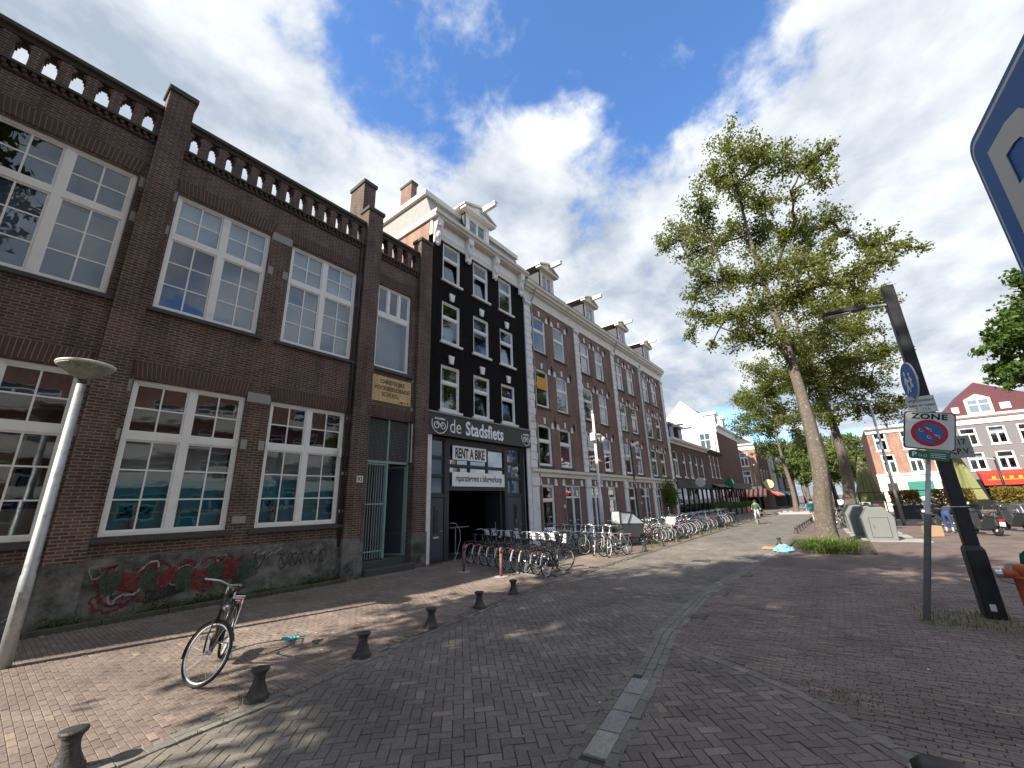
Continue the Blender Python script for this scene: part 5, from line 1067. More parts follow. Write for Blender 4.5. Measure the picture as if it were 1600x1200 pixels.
for i, (y, lab) in enumerate(((-1.75, 'closed olive green parasol left of the zone sign'), (-7.65, 'closed olive green parasol behind the black mast'))):
    e = empty('closed_parasol', (48, y, 0), 0, lab, 'parasol', 'closed terrace parasols'); MB().tube([(0, 0, 0), (0, 0, 5.15)], .05, 8).build('pole', M['steel'], e)
    vs = []; n = 28
    prof = [(.07, 5.1), (.22, 4.6), (.42, 3.6), (.62, 2.5), (.80, 1.5), (.84, 1.25)]
    m_ = MB(); vv = []; ff = []
    for r_, z in prof:
        for k in range(n): a = 2 * PI * k / n; rr = r_ * (1 + (.22 if k % 2 else -.12) * min(1, (5.2 - z) / 1.5)) * random.uniform(.94, 1.06); vv.append((rr * math.cos(a), rr * math.sin(a), z + random.uniform(-.03, .03)))
    for j in range(len(prof) - 1):
        for k in range(n): ff.append((j * n + k, j * n + (k + 1) % n, (j + 1) * n + (k + 1) % n, (j + 1) * n + k))
    m_.add(vv, ff).build('canopy', M['canvas'], e); MB().lathe([(.5, 0), (.5, .12), (.08, .16)], 12).build('base', M['concrete'], e)
# street signs of the pub
for x, y, z, m_, lab in ((44.6, 11.2, 3.3, 'offwhite', 'round white hanging sign of the pub'), (57.2, 10.9, 3.5, 'greenprint', 'green hanging sign before the cafe house')):
    e = empty('hanging_sign', (x, y, z), R(90), lab, 'sign', 'hanging pub signs'); MB().box(-.7, .1, -.02, .02, .75, .8).build('bracket', M['black'], e) ; MB().lathe([(.45, -.06), (.48, 0), (.45, .06)], 20, (-.2, 0, .25), axis='y').build('board', M[m_], e)
yl = empty('round_yellow_sign', (79.5, 9.2, 3.9), R(-90), 'pale yellow round sign above the striped awning', 'sign'); MB().lathe([(.7, -.08), (.7, .08)], 20, (0, 0, 0), axis='y').build('board', M['paleyellow'], yl); MB().box(-.05, .05, .08, .9, -.05, .05).build('bracket', M['black'], yl)
# red tubs and terrace plants before the pub
for i in range(7):
    x = 47 + i * 3.3; e = empty('terrace_planter', (x, 10.4, zS(10.4)), 0, 'planter box with green shrubs on the pub terrace, number %s from the near end' % ('one two three four five six seven'.split()[i]), 'planter', 'planters on the pub terrace')
    MB().box(-1.1, 1.1, -.25, .25, 0, .75).build('trough', M['redlight' if i > 4 else 'shopdark'], e); rs_ = np.random.RandomState(40 + i); c = np.stack([rs_.uniform(-1.1, 1.1, 420), rs_.uniform(-.3, .3, 420), .7 + .7 * rs_.uniform(0, 1, 420) ** 1.4], 1); leaves_obj('shrub', c, .16, M['leaf2'], e, rs_)
# distant white van and small litter
va = empty('parked_van', (82, -1.0, 0), R(100), 'white van with red rear lights parked beyond the trees', 'van')
MB().prism([(-1.9, .35), (2.0, .35), (2.1, 1.1), (1.2, 1.35), (.7, 2.1), (-1.85, 2.15), (-1.95, 1.2)], 'y', -.9, .9).build('body', M['carwhite'], va, bevel=.05); MB().box(-1.99, -1.93, -.7, .7, 1.4, 2.0).build('rear_window', M['glassd'], va)
for s in (-1, 1):
    MB().box(-1.99, -1.92, s * .86 - .08 * (s > 0), s * .86 + .08 * (s < 0), .9, 1.4).build('tail_light', M['redlight'], va)
    for xx in (-1.2, 1.3): MB().lathe([(.33, -.1), (.33, .1)], 18, (xx, s * .85, .33), axis='y').build('wheel', M['tyre'], va)
def litter(name, lab, cat, mb, mt, loc, rz=0, grp=None):
    e = mb.build(name, mt, None); e.location = loc; e.rotation_euler = (0, 0, rz); tag(e, lab, cat, grp); return e
bagm = MB(); n = 14; vv = []; ff = []
for j, (r_, z) in enumerate(((.33, .0), (.36, .05), (.28, .14), (.14, .20), (.02, .23))):
    for k in range(n): a = 2 * PI * k / n; rr = r_ * random.uniform(.75, 1.2); vv.append((rr * math.cos(a) * .75, rr * math.sin(a) * 1.1, z * random.uniform(.7, 1.3)))
for j in range(4):
    for k in range(n): ff.append((j * n + k, j * n + (k + 1) % n, (j + 1) * n + (k + 1) % n, (j + 1) * n + k))
bagm.add(vv, ff); litter('plastic_bag', 'crumpled light blue plastic bag lying on the right kerb', 'bag', bagm, M['bluebag'], (19.1, 2.15, .01))
litter('cardboard_piece', 'flattened brown cardboard beside the blue plastic bag', 'cardboard', MB().add([(-.3, -.2, 0), (.3, -.25, .02), (.32, .2, .05), (-.25, .22, .01), (-.3, -.2, .02), (.3, -.25, .04), (.32, .2, .07), (-.25, .22, .03)], [(0, 1, 2, 3), (4, 5, 6, 7), (0, 1, 5, 4), (1, 2, 6, 5), (2, 3, 7, 6), (3, 0, 4, 7)]), M['cardboard'], (19.9, 2.75, .01))
bxm = MB().box(-.2, .2, -.28, .28, 0, .45); litter('cardboard_box', 'brown cardboard box standing behind the rubbish container', 'box', bxm, M['cardboard'], (27.6, -2.9, 0), .4)
ts = empty('teal_stick', (3.65, 7.42, zS(7.4) + .012), R(-30), 'broken teal plastic scooter handle lying on the pavement', 'litter'); MB().tube([(-.16, .06, .012), (.1, -.01, .02)], .02, 6).build('handle_tube', M['tealstick'], ts); MB().tube([(-.12, -.1, .012), (.22, .1, .012)], .010, 6).build('stem', M['tealstick'], ts)
rs_ = np.random.RandomState(3)
def scraps(name, n, reg, mt, smin, smax, lab, seed):
    r_ = np.random.RandomState(seed); C = np.stack([r_.uniform(reg[0], reg[1], n), r_.uniform(reg[2], reg[3], n)], 1); Vs = []; 
    for (x, y) in C:
        z = (zS(y) if y > yL(x) else 0) + .009; s = r_.uniform(smin, smax); a = r_.uniform(0, 6); c, d = math.cos(a), math.sin(a); k = r_.uniform(.3, .8)
        Vs += [(x + s * c, y + s * d, z), (x - s * d * k, y + s * c * k, z + s * .3), (x - s * c, y - s * d, z + .002), (x + s * d * k, y - s * c * k, z)]
    V = np.array(Vs); o = arrays_obj(name, V, np.arange(len(V)).reshape(-1, 4), mt, None, np.zeros(n)); tag(o, lab, 'litter', kind='stuff')
scraps('litter_scraps', 130, (2.5, 14, -5, 11), M['paper'], .006, .02, 'tiny white scraps of litter on the paving', 9)
scraps('litter_crumbs', 260, (3.0, 6.2, 7.0, 8.3), M['sand'], .005, .014, 'pale crumbs scattered on the sunlit pavement', 10)
scraps('fallen_leaves', 300, (1.5, 16, -4, 9), M['cardboard'], .008, .02, 'small dry fallen leaves on the paving', 12)
# grass and weeds
def blades(name, C, h, w, mt, lab, seed, lean=.5, cat='grass', parent=None, center=None):
    r_ = np.random.RandomState(seed); n = len(C); a = r_.uniform(0, 2 * PI, n)
    if center: a = np.arctan2(C[:, 1] - center[1], C[:, 0] - center[0]) + r_.normal(0, .7, n)
    L_ = h * r_.uniform(.5, 1.25, n); le = lean * r_.uniform(.1, 1.4, n)
    d = np.stack([np.cos(a), np.sin(a), np.zeros(n)], 1); p = np.stack([-np.sin(a), np.cos(a), np.zeros(n)], 1) * (w / 2)
    mid = C + d * (L_ * le * .35)[:, None] + np.array([0, 0, 1.0]) * (L_ * .62)[:, None]; tip = C + d * (L_ * le)[:, None] + np.array([0, 0, 1.0]) * (L_ * (1 - .35 * np.clip(le, 0, 1.4)))[:, None]
    V = np.stack([C - p, C + p, mid + p * .8, mid - p * .8, tip + p * .15, tip - p * .15], 1).reshape(-1, 3); b = np.arange(n)[:, None] * 6
    F = np.concatenate([b + np.array([[0, 1, 2, 3]]), b + np.array([[3, 2, 4, 5]])]); rn = np.tile(r_.uniform(0, 1, n), 2)
    o = arrays_obj(name, V, F, mt, parent, rn)
    if parent is None: tag(o, lab, cat, kind='stuff')
    return o
r_ = np.random.RandomState(21)
def scatter(n, x0, x1, y0, y1, zf, clump=0):
    x = r_.uniform(x0, x1, n); y = r_.uniform(y0, y1, n); return np.stack([x, y, [zf(b) for b in y]], 1)
tg = scatter(2600, 18.4, 22.6, -.5, 2.1, fl(0.0)); tg = tg[((tg[:, 0] - 20.2) / 1.5) ** 2 + ((tg[:, 1] - .8) / .8) ** 2 + .5 * np.sin(tg[:, 0] * 5) * np.sin(tg[:, 1] * 6) < .85 + .3 * r_.normal(size=len(tg))]
blades('tall_grass', tg, .5, .03, M['grass'], 'tall bright green grass tuft at the foot of the big tree', 31, lean=1.5, center=(20.4, .8))
tp = empty('tree_pit_frame', (21.4, .8, 0), 0, 'low dark timber edging round the tree pit', 'edging')
for a, b, c, d in ((-2.4, -2.3, -1.3, 1.4), (2.2, 2.3, -1.3, 1.4), (-2.3, 2.2, -1.3, -1.2), (-2.3, 2.2, 1.3, 1.4)): MB().box(a, b, c, d, -.02, .07).build('edge_board', M['barkdark'], tp)
MB().box(-2.3, 2.2, -1.2, 1.3, -.02, .012).build('soil', M['joint'], tp)
wc = scatter(1500, 1.2, 6.9, 11.58, 11.83, fl(.10)); wc = wc[(np.sin(wc[:, 0] * 2.1) + np.sin(wc[:, 0] * 5.3) * .6 + r_.normal(size=len(wc)) * .5) > -.1]
c2 = np.concatenate([wc + r_.normal(scale=(.05, .03, .0), size=wc.shape) + np.array([0, 0, 1]) * np.abs(r_.normal(scale=.10, size=(len(wc), 1))) for _ in range(2)])
o = leaves_obj('wall_weeds', c2, .055, M['weed'], None, r_); tag(o, 'low green weeds between the kerb and the school wall', 'weeds', kind='stuff')
blades('wall_grass', scatter(700, 1.0, 7.4, 11.42, 11.8, fl(.08)), .16, .012, M['weed'], 'thin grass along the foot of the school wall', 33)
blades('verge_grass', (lambda q: q[(np.sin(q[:, 0] * 1.7) + np.sin(q[:, 0] * 4.1 + 1) + r_.normal(size=len(q)) * .6) > .1])(np.concatenate([scatter(1500, 17, 40, 6.85, 7.4, fl(.02)), scatter(500, 24, 36, 6.75, 7.8, fl(.02))])), .13, .022, M['grass'], 'grass strip under the long row of bicycles', 34)
blades('pole_grass', np.concatenate([scatter(420, 9.55, 10.9, -1.75, -.55, fl(0)), scatter(110, 8.0, 8.5, -2.5, -1.6, fl(0))]), .075, .010, M['grass'], 'short yellow grass round the sign pole and black mast', 35)
bs = np.concatenate([scatter(26, x - .2, x + .05, y - .05, y + .22, fl(.0)) for x, y in BL_L]); blades('bollard_grass', bs, .09, .010, M['weed'], 'little grass tufts at the feet of the bollards', 36)
edge = np.array([(x, yL(x) + o_, .015) for x in np.arange(1, 22, .11) for o_ in (-.07, .15) if random.random() < .30] + [(x, yR(x) + o_, .002) for x in np.arange(3, 20, .13) for o_ in (-.26, .13) if random.random() < .22]); edge = np.repeat(edge, 5, 0) + r_.normal(scale=(.03, .012, 0), size=(len(edge) * 5, 3)); blades('gutter_grass', edge, .035, .006, M['weed'], 'tiny grass sprigs along the gutter bands', 41)
hp = np.concatenate([scatter(160, 5.75, 6.25, .1, .75, fl(0)), scatter(70, 8.1, 8.4, -2.3, -1.9, fl(0))]); blades('hollow_grass', hp, .028, .007, M['weed'], 'grass in the sunken hollow by the herringbone corner', 42)
blades('joint_grass', np.concatenate([scatter(90, 10.1, 17, 11.4, 11.84, fl(.08)), scatter(60, 10, 10.8, 11.5, 11.85, fl(.08))]), .10, .012, M['weed'], 'sparse grass in the joints before the shop', 37)

# ------------------------------------------------------------------ bicycles
def arc(cx, cz, r, a0, a1, n, y=0): return [(cx + r * math.cos(a0 + (a1 - a0) * i / n), y, cz + r * math.sin(a0 + (a1 - a0) * i / n)) for i in range(n + 1)]
def make_bike(label, group, color=(.02, .02, .02, 1), rental=False, steer=0.0, low=False, crate=False, seg=28, rack=True):
    e = empty('bicycle', (0, 0, 0), 0, label, 'bicycle', group)
    HT, HB = Vector((.36, 0, .96)), Vector((.44, 0, .70)); ax = (HT - HB).normalized()
    SM = Matrix.Translation(HB) @ Matrix.Rotation(steer, 4, ax) @ Matrix.Translation(-HB)
    FA, RA, BBk, ST = (.56, 0, .345), (-.54, 0, .345), (-.10, 0, .29), (-.28, 0, .80)
    n = 6 if not low else 4
    if low: seg = 16
    f = MB(); f.tube([HT, HB], .022, n); f.tube([(.43, 0, .74), (.25, 0, .50), (.06, 0, .33), BBk], .019, n); f.tube([BBk, ST], .017, n)
    f.tube([(.39, 0, .86), (.15, 0, .68), (-.08, 0, .56), (-.205, 0, .56)], .014, n)
    for s in (-1, 1): f.tube([BBk, (-.30, s * .05, .31), (RA[0], s * .06, RA[2])], .011, n); f.tube([ST, (-.33, s * .05, .72), (RA[0], s * .06, RA[2])], .009, n)
    o = f.build('frame', M['paintc'], e, not low); o.color = color
    f = MB()
    for s in (-1, 1): f.tube([HB, (.45, s * .05, .66), (.49, s * .055, .5), (FA[0], s * .055, FA[2])], .012, n)
    f.tube([HB, (.42, 0, .76)], .02, n); o = f.xf(SM).build('fork', M['paintc'], e, not low); o.color = color
    for nm, c, mtx in (('front_wheel', FA, SM), ('rear_wheel', RA, None)):
        r_ = MB().tube(arc(c[0], c[2], .308, 0, 2 * PI * (seg - 1) / seg, seg - 1), .012, 5 if not low else 4, closed=True); t = MB().tube(arc(c[0], c[2], .332, 0, 2 * PI * (seg - 1) / seg, seg - 1), .0185, 6 if not low else 4, closed=True)
        sp = MB()
        for k in range(14 if not low else 8):
            a = 2 * PI * k / (14 if not low else 8); s = .03 if k % 2 else -.03; sp.tube([(c[0] + .018 * math.cos(a + .8), s, c[2] + .018 * math.sin(a + .8)), (c[0] + .306 * math.cos(a), 0, c[2] + .306 * math.sin(a))], .0022 if not low else .004, 3, cap=False)
        sp.lathe([(.012, -.055), (.026, -.04), (.018, 0), (.026, .04), (.012, .055)], 8, c, axis='y')
        if mtx: r_.xf(mtx); t.xf(mtx); sp.xf(mtx)
        w = r_.build(nm, M['rim'], e, True); t.build('tyre', M['tyre'], w, True); sp.build('spokes', M['steel'], w)
    hb = MB(); hb.tube([HT, (.33, 0, 1.06)], .014, n); hb.tube([(.10, .30, 1.05), (.22, .28, 1.08), (.33, .16, 1.10), (.34, 0, 1.07), (.33, -.16, 1.10), (.22, -.28, 1.08), (.10, -.30, 1.05)], .012, n)
    h = hb.xf(SM).build('handlebar', M['steel'], e, not low)
    if not low:
        for s in (-1, 1): MB().tube([(.09, s * .30, 1.048), (.21, s * .282, 1.077)], .018, 7).xf(SM).build('grip', M['rubber'], h, True)
    vv = []; ff = []; prof = [(-.42, .075, .965), (-.40, .10, .975), (-.32, .10, .965), (-.24, .05, .955), (-.15, .024, .95), (-.13, .015, .945)]
    for x, hw, z in prof: vv += [(x, -hw, z - .03), (x, -hw * .6, z), (x, hw * .6, z), (x, hw, z - .03), (x, 0, z - .055)]
    for j in range(len(prof) - 1):
        for k in range(5): ff.append((j * 5 + k, j * 5 + (k + 1) % 5, (j + 1) * 5 + (k + 1) % 5, (j + 1) * 5 + k))
    ff += [(4, 3, 2, 1, 0), tuple(25 + k for k in range(5))]
    s_ = MB().add(vv, ff).build('saddle', M['rubber'], e, True); MB().tube([ST, (-.30, 0, .93)], .013, n).build('seat_post', M['steel'], s_)
    for nm, c, a0, a1, mtx in (('front_mudguard', FA, R(35), R(205), SM), ('rear_mudguard', RA, R(-10), R(195), None)):
        m_ = MB(); P = arc(c[0], c[2], .362, a0, a1, 12 if not low else 7); Q = arc(c[0], c[2], .352, a0, a1, 12 if not low else 7)
        for i in range(len(P) - 1): m_.quad((P[i][0], 0, P[i][2]), (P[i + 1][0], 0, P[i + 1][2]), (Q[i + 1][0], .028, Q[i + 1][2]), (Q[i][0], .028, Q[i][2])); m_.quad((P[i][0], 0, P[i][2]), (Q[i][0], -.028, Q[i][2]), (Q[i + 1][0], -.028, Q[i + 1][2]), (P[i + 1][0], 0, P[i + 1][2]))
        if mtx: m_.xf(mtx)
        m_.build(nm, M['rubber'], e)
    if not low:
        cg = MB().prism([(-.58, .29), (-.58, .40), (-.5, .43), (-.05, .40), (.03, .34), (.03, .25), (-.05, .21), (-.5, .27)], 'y', -.085, -.045); cg.build('chain_guard', M['rubber'], e)
        ck = MB()
        for s, a in ((-1, .6), (1, .6 + PI)):
            x, z = BBk[0] + .17 * math.cos(a), BBk[2] + .17 * math.sin(a); ck.tube([(BBk[0], s * .095, BBk[2]), (x, s * .10, z)], .009, 5); ck.box(x - .045, x + .045, s * .11, s * .20, z - .012, z + .012)
        ck.tube([(BBk[0], -.095, BBk[2]), (BBk[0], .095, BBk[2])], .012, 5); ck.build('crank', M['steel'], e)
        ks = MB().tube([(-.42, .06, .30), (-.38, .16, .03)], .010, 5); ks.build('kickstand', M['galv'], e)
        MB().lathe([(.02, -.05), (.035, 0), (.04, .03), (.01, .035)], 8, (.47, 0, .83), axis='x').xf(SM).build('headlamp', M['steel'], e, True)
    if rack:
        rk = MB()
        for s in (-1, 1): rk.tube([(-.28, s * .06, .74), (-.85, s * .07, .74)], .008, 4); rk.tube([(-.70, s * .07, .74), (RA[0], s * .065, RA[2])], .007, 4)
        rk.tube([(-.85, -.07, .74), (-.85, .07, .74)], .008, 4); rk.tube([(-.5, -.07, .74), (-.5, .07, .74)], .006, 4); rk.tube([(-.68, -.07, .74), (-.68, .07, .74)], .006, 4); rk.build('luggage_rack', M['steel' if not rental else 'rubber'], e)
    MB().box(-.90, -.86, -.03, .03, .65, .705).build('tail_lamp', M['redlight'], e)
    if rental:
        m_ = MB(); P = arc(RA[0], RA[2], .368, R(125), R(178), 5); Q = arc(RA[0], RA[2], .362, R(125), R(178), 5)
        for i in range(5): m_.quad((P[i][0], -.02, P[i][2]), (P[i + 1][0], -.02, P[i + 1][2]), (P[i + 1][0], .02, P[i + 1][2]), (P[i][0], .02, P[i][2]))
        m_.build('white_guard_flap', M['guard'], e); MB().prism([(-.11, .84), (.11, .84), (.09, 1.06), (-.06, 1.10)], 'x', .50, .512).xf(SM).build('front_plate', M['guard'], e)
    if crate:
        c_ = MB().box(.44, .86, -.24, .24, .80, .82)
        for k in range(3):
            z = .83 + k * .09; c_.box(.44, .46, -.24, .24, z, z + .055); c_.box(.84, .86, -.24, .24, z, z + .055); c_.box(.46, .84, -.24, -.22, z, z + .055); c_.box(.46, .84, .22, .24, z, z + .055)
        for xx in (.44, .82):
            for yy in (-.24, .20): c_.box(xx + .001, xx + .039, yy + .001, yy + .039, .82, 1.08)
        c_.xf(SM).build('front_crate', M['guard'], e)
    return e
hero = make_bike('lone black bicycle with pale rims parked on the sunlit pavement', None, (.02, .02, .022, 1), steer=R(52), seg=40)
hd = R(240); hero.location = (2.42, 7.06, zS(7) + .0); hero.rotation_euler = (R(-7), 0, hd)
near = make_bike('dark saddle of a bicycle just in front of the camera', None, (.02, .02, .022, 1)); near.location = (2.74, -.02, 0); near.rotation_euler = (0, 0, R(184)); near.location = Vector((2.50, -.10, 0)) + Vector((.30 * math.cos(R(184)), .30 * math.sin(R(184)), 0))
def place(src, x, y, ang, lab, grp, color=None, lean=0.0, use_src=False, sc=1.0):
    o = src if use_src else copy_tree(src, None, color); o.location = (x, y, zS(y) if y > 6 else 0); o.rotation_euler = (lean, 0, ang); o.scale = (sc, sc, sc); tag(o, lab, 'bicycle', grp); return o
def recolor(o, c):
    for ch in o.children:
        if ch.name.startswith(('frame', 'fork')): ch.color = c
ords = ('nearest the road', 'second from the road', 'third from the road', 'fourth from the road', 'fifth from the road', 'sixth from the road', 'seventh from the road', 'eighth from the road', 'ninth from the road', 'nearest the shop door')
rbk = make_bike('x', None, (.018, .018, .02, 1), rental=True, steer=R(8)); rb2 = make_bike('x', None, (.018, .018, .02, 1), rental=True, steer=R(-38))
u1 = u2 = True
for i in range(10):
    y = 7.0 + i * .43; x = 10.85 + i * .115 + random.uniform(-.05, .05); s2 = i in (0, 4, 7)
    o = place(rb2 if s2 else rbk, x, y, R(random.uniform(-5, 5) + 4), 'black rental bicycle in the front rack, ' + ords[i], 'rental bicycles in the rack before the shop', None, R(random.uniform(-3, 3)), use_src=(u2 if s2 else u1))
    if s2: u2 = False
    else: u1 = False
rkb = empty('bike_rack', (10.2, 6.95, zS(7)), R(75), 'low steel bike rack under the rental bicycles', 'rack')
for k in (0, .45, 1.05): MB().box(-.1, 4.3, -k - .02, -k + .02, .01, .05).build('rail', M['galv'], rkb)
for i in range(10):
    for dy in (-.04, .04): MB().tube([(i * .43 + dy, .0, .05), (i * .43 + dy, -.1, .38), (i * .43 + dy, -.35, .38), (i * .43 + dy, -.45, .05)], .009, 4).build('wheel_hoop', M['galv'], rkb)
cb1 = make_bike('x', None, (.35, .36, .36, 1), steer=R(20)); cb2 = make_bike('x', None, (.06, .09, .08, 1), rental=False, steer=R(-12)); u = [True, True]
ords2 = ('nearest the road', 'second from the road', 'third from the road', 'fourth from the road', 'fifth from the road', 'sixth from the road', 'seventh from the road', 'eighth from the road', 'nearest the wall')
for i in range(9):
    k = i % 2; y = 7.05 + i * .41; o = place((cb1, cb2)[k], 15.45 + i * .09 + random.uniform(-.06, .06), y, R(180 + random.uniform(-9, 9) - 5), 'parked bicycle facing the camera in the second rack, ' + ords2[i], 'bicycles in the second rack', None, R(random.uniform(-4, 4)), use_src=u[k]); u[k] = False
    recolor(o, random.choice([(.42, .43, .42, 1), (.30, .33, .32, 1), (.55, .55, .52, 1), (.08, .11, .10, 1), (.02, .02, .02, 1)]))
# long row
ca = make_bike('x', None, (.3, .3, .3, 1), steer=R(25)); cbk = make_bike('x', None, (.3, .3, .3, 1), steer=R(-20), crate=True); la = make_bike('x', None, (.3, .3, .3, 1), low=True, steer=R(15)); lb = make_bike('x', None, (.3, .3, .3, 1), low=True, steer=R(-18), crate=True)
used = {}
pal_ = [(.02, .02, .02, 1), (.55, .56, .56, 1), (.66, .66, .63, 1), (.04, .08, .22, 1), (.34, .04, .04, 1), (.14, .26, .22, 1), (.36, .38, .39, 1), (.55, .56, .56, 1), (.16, .16, .17, 1), (.08, .22, .32, 1)]
cname = ['black', 'silver', 'pale', 'dark blue', 'red', 'green', 'grey', 'silver', 'dark grey', 'blue']
x = 20.3; i = 0; nc = {}
while x < 39:
    far = x > 28.5; cr = i in (6, 26, 29); src = (lb if cr else la) if far else (cbk if cr else ca); ci = 4 if i == 1 else (2 if cr else random.choice((0, 0, 0, 1, 2, 3, 4, 5, 6, 7, 8, 9)))
    flip = random.random() < .42; yb = np.interp(x, [20, 30, 42, 55], [7.85, 7.9, 8.1, 8.3])
    a = R(-62 + random.uniform(-14, 14)) + (PI if flip else 0)
    kn = 'white crate' if cr else cname[ci]; nc[kn] = nc.get(kn, 0) + 1; od = ORD[nc[kn] - 1]
    o = place(src, x, yb + random.uniform(-.15, .2), a, od + (' white bicycle with a front crate' if cr else ' ' + cname[ci] + ' bicycle') + ' from the cargo bicycle in the long row', 'long row of parked bicycles', None, R(random.uniform(-10, 10)), use_src=src not in used); used[src] = 1
    recolor(o, pal_[ci]); x += random.uniform(.28, .44); i += 1
# bicycles across the square
for i, (x, y, a, ci, lab) in enumerate(((37.2, -7.0, 200, 0, 'black bicycle parked near the planters at the right edge'), (37.6, -7.9, 185, 1, 'silver bicycle parked near the planters at the right edge'), (36.9, -8.6, 170, 9, 'blue bicycle parked at the far right edge'), (31, -3.9, 150, 5, 'green bicycle the bending person is leaning over'), (34.5, .3, 60, 0, 'black bicycle leaning by the second tree trunk'), (36.2, .7, 75, 6, 'grey bicycle behind the big tree trunk'), (33.5, 1.0, 40, 8, 'dark bicycle parked right behind the big tree'), (38.5, .9, 100, 1, 'silver bicycle left of the rubbish containers'))):
    o = place(la, x, y, R(a), lab, 'bicycles across the square', None, R(random.uniform(-6, 6))); recolor(o, pal_[ci])
# cargo bicycle
cg = empty('cargo_bicycle', (18.9, 8.15, zS(8)), R(-28), 'grey box cargo bicycle with a clear rain tent before the row houses', 'cargo bicycle')
MB().prism([(-.45, .42), (.40, .34), (.75, .95), (-.62, 1.0)], 'y', -.36, .36).build('cargo_box', M['cargo'], cg, bevel=.02); MB().add([(-.62, -.37, 1.0), (.75, -.37, .95), (.75, .37, .95), (-.62, .37, 1.0), (-.55, -.28, 1.5), (.15, -.25, 1.45), (.15, .25, 1.45), (-.55, .28, 1.5)], [(0, 1, 5, 4), (1, 2, 6, 5), (2, 3, 7, 6), (3, 0, 4, 7), (4, 5, 6, 7), (3, 2, 1, 0)]).build('rain_tent', M['tent'], cg)
tr_ = MB()
for s in (-1, 1): tr_.tube([(-.62, s * .375, 1.0), (-.55, s * .285, 1.5), (.15, s * .255, 1.45), (.76, s * .375, .95)], .03, 5); tr_.tube([(-.2, s * .38, .98), (.15, s * .26, 1.45)], .025, 5)
tr_.build('tent_trim', M['rubber'], cg)
for nm, c, r_ in (('front_wheel', (.95, .0, .26), .26), ('rear_wheel', (-1.35, 0, .33), .33)):
    w = MB().tube(arc(c[0], c[2], r_ - .03, 0, 2 * PI * 23 / 24, 23), .014, 5, closed=True).build(nm, M['rim'], cg, True); MB().tube(arc(c[0], c[2], r_ - .015, 0, 2 * PI * 23 / 24, 23), .022, 6, closed=True).build('tyre', M['tyre'], w, True); sp = MB()
    for k in range(12): a = 2 * PI * k / 12; sp.tube([(c[0], .02 * (-1) ** k, c[2]), (c[0] + (r_ - .03) * math.cos(a), 0, c[2] + (r_ - .03) * math.sin(a))], .003, 3)
    sp.build('spokes', M['steel'], w)
fm = MB().tube([(.95, .05, .26), (.62, .05, .5), (.4, 0, .32), (-.5, 0, .36), (-.85, 0, .30), (-1.35, .05, .33)], .022, 6); fm.tube([(-.85, 0, .30), (-1.0, 0, .85)], .02, 6); fm.tube([(-.55, 0, .4), (-.68, 0, 1.0)], .022, 6); fm.build('frame', M['rubber'], cg)
MB().tube([(-.85, .3, 1.12), (-.7, .2, 1.12), (-.68, 0, 1.05), (-.7, -.2, 1.12), (-.85, -.3, 1.12)], .014, 6).build('handlebar', M['steel'], cg); MB().lathe([(.02, -.03), (.11, 0), (.09, .04), (.02, .05)], 8, (-1.02, 0, .92)).build('saddle', M['rubber'], cg, True); MB().prism([(-1.75, .72), (-1.0, .72), (-1.0, .76), (-1.75, .76)], 'y', -.09, .09).build('luggage_rack', M['rubber'], cg)
# mopeds
def moped():
    e = empty('moped', (0, 0, 0))
    MB().prism([(-.85, .42), (-.8, .72), (-.3, .78), (-.05, .55), (.05, .30), (.38, .30), (.50, .95), (.58, .98), (.62, .62), (.52, .28), (.1, .18), (-.5, .25)], 'y', -.17, .17).build('body', M['moped'], e, bevel=.03); MB().prism([(-.82, .721), (-.8, .82), (-.3, .86), (-.1, .78), (-.3, .781)], 'y', -.15, .15).build('seat', M['rubber'], e, bevel=.02)
    for nm, x in (('front_wheel', .68), ('rear_wheel', -.58)):
        w = MB().lathe([(.14, -.05), (.2, -.055), (.25, -.03), (.255, 0), (.25, .03), (.2, .055), (.14, .05)], 18, (x, 0, .255), axis='y').build(nm, M['tyre'], e, True); MB().lathe([(.02, -.06), (.13, -.045), (.13, .045), (.02, .06)], 12, (x, 0, .255), axis='y').build('rim', M['rim'], w, True)
    MB().tube([(.68, .05, .26), (.62, .05, .6), (.54, 0, 1.0)], .025, 6).build('fork', M['steel'], e); MB().tube([(.38, .33, 1.05), (.52, .15, 1.08), (.52, -.15, 1.08), (.38, -.33, 1.05)], .018, 6).build('handlebar', M['rubber'], e)
    MB().prism([(.46, 1.0), (.68, .95), (.66, 1.12), (.5, 1.15)], 'y', -.1, .1).build('headlamp_cowl', M['moped'], e, bevel=.02); MB().lathe([(.01, 0), (.07, .01), (.06, .03)], 10, (.665, 0, 1.03), axis='x').build('headlamp', M['offwhite'], e)
    MB().box(-.92, -.88, -.09, .09, .42, .60).build('number_plate', M['guard'], e); MB().box(-.89, -.85, -.1, .1, .64, .72).build('tail_lamp', M['redlight'], e)
    for s in (-1, 1): MB().tube([(.4, s * .3, 1.06), (.42, s * .38, 1.28)], .008, 4).build('mirror', M['rubber'], e)
    return e
mp = moped()
for i, (x, y, a, lab) in enumerate(((28.6, -4.75, 25, 'black moped with white plate just right of the black mast'), (30.2, -3.3, 160, 'black moped beside the bending person'), (31.5, -6.3, 20, 'dark moped third from the left by the planters'), (32, -7.4, 15, 'dark moped second from the right edge'), (31.4, -8.4, 10, 'dark moped nearest the right edge'))):
    o = mp if i == 0 else copy_tree(mp); o.location = (x, y, 0); o.rotation_euler = (R(5), 0, R(a)); tag(o, lab, 'moped', 'mopeds parked across the square')

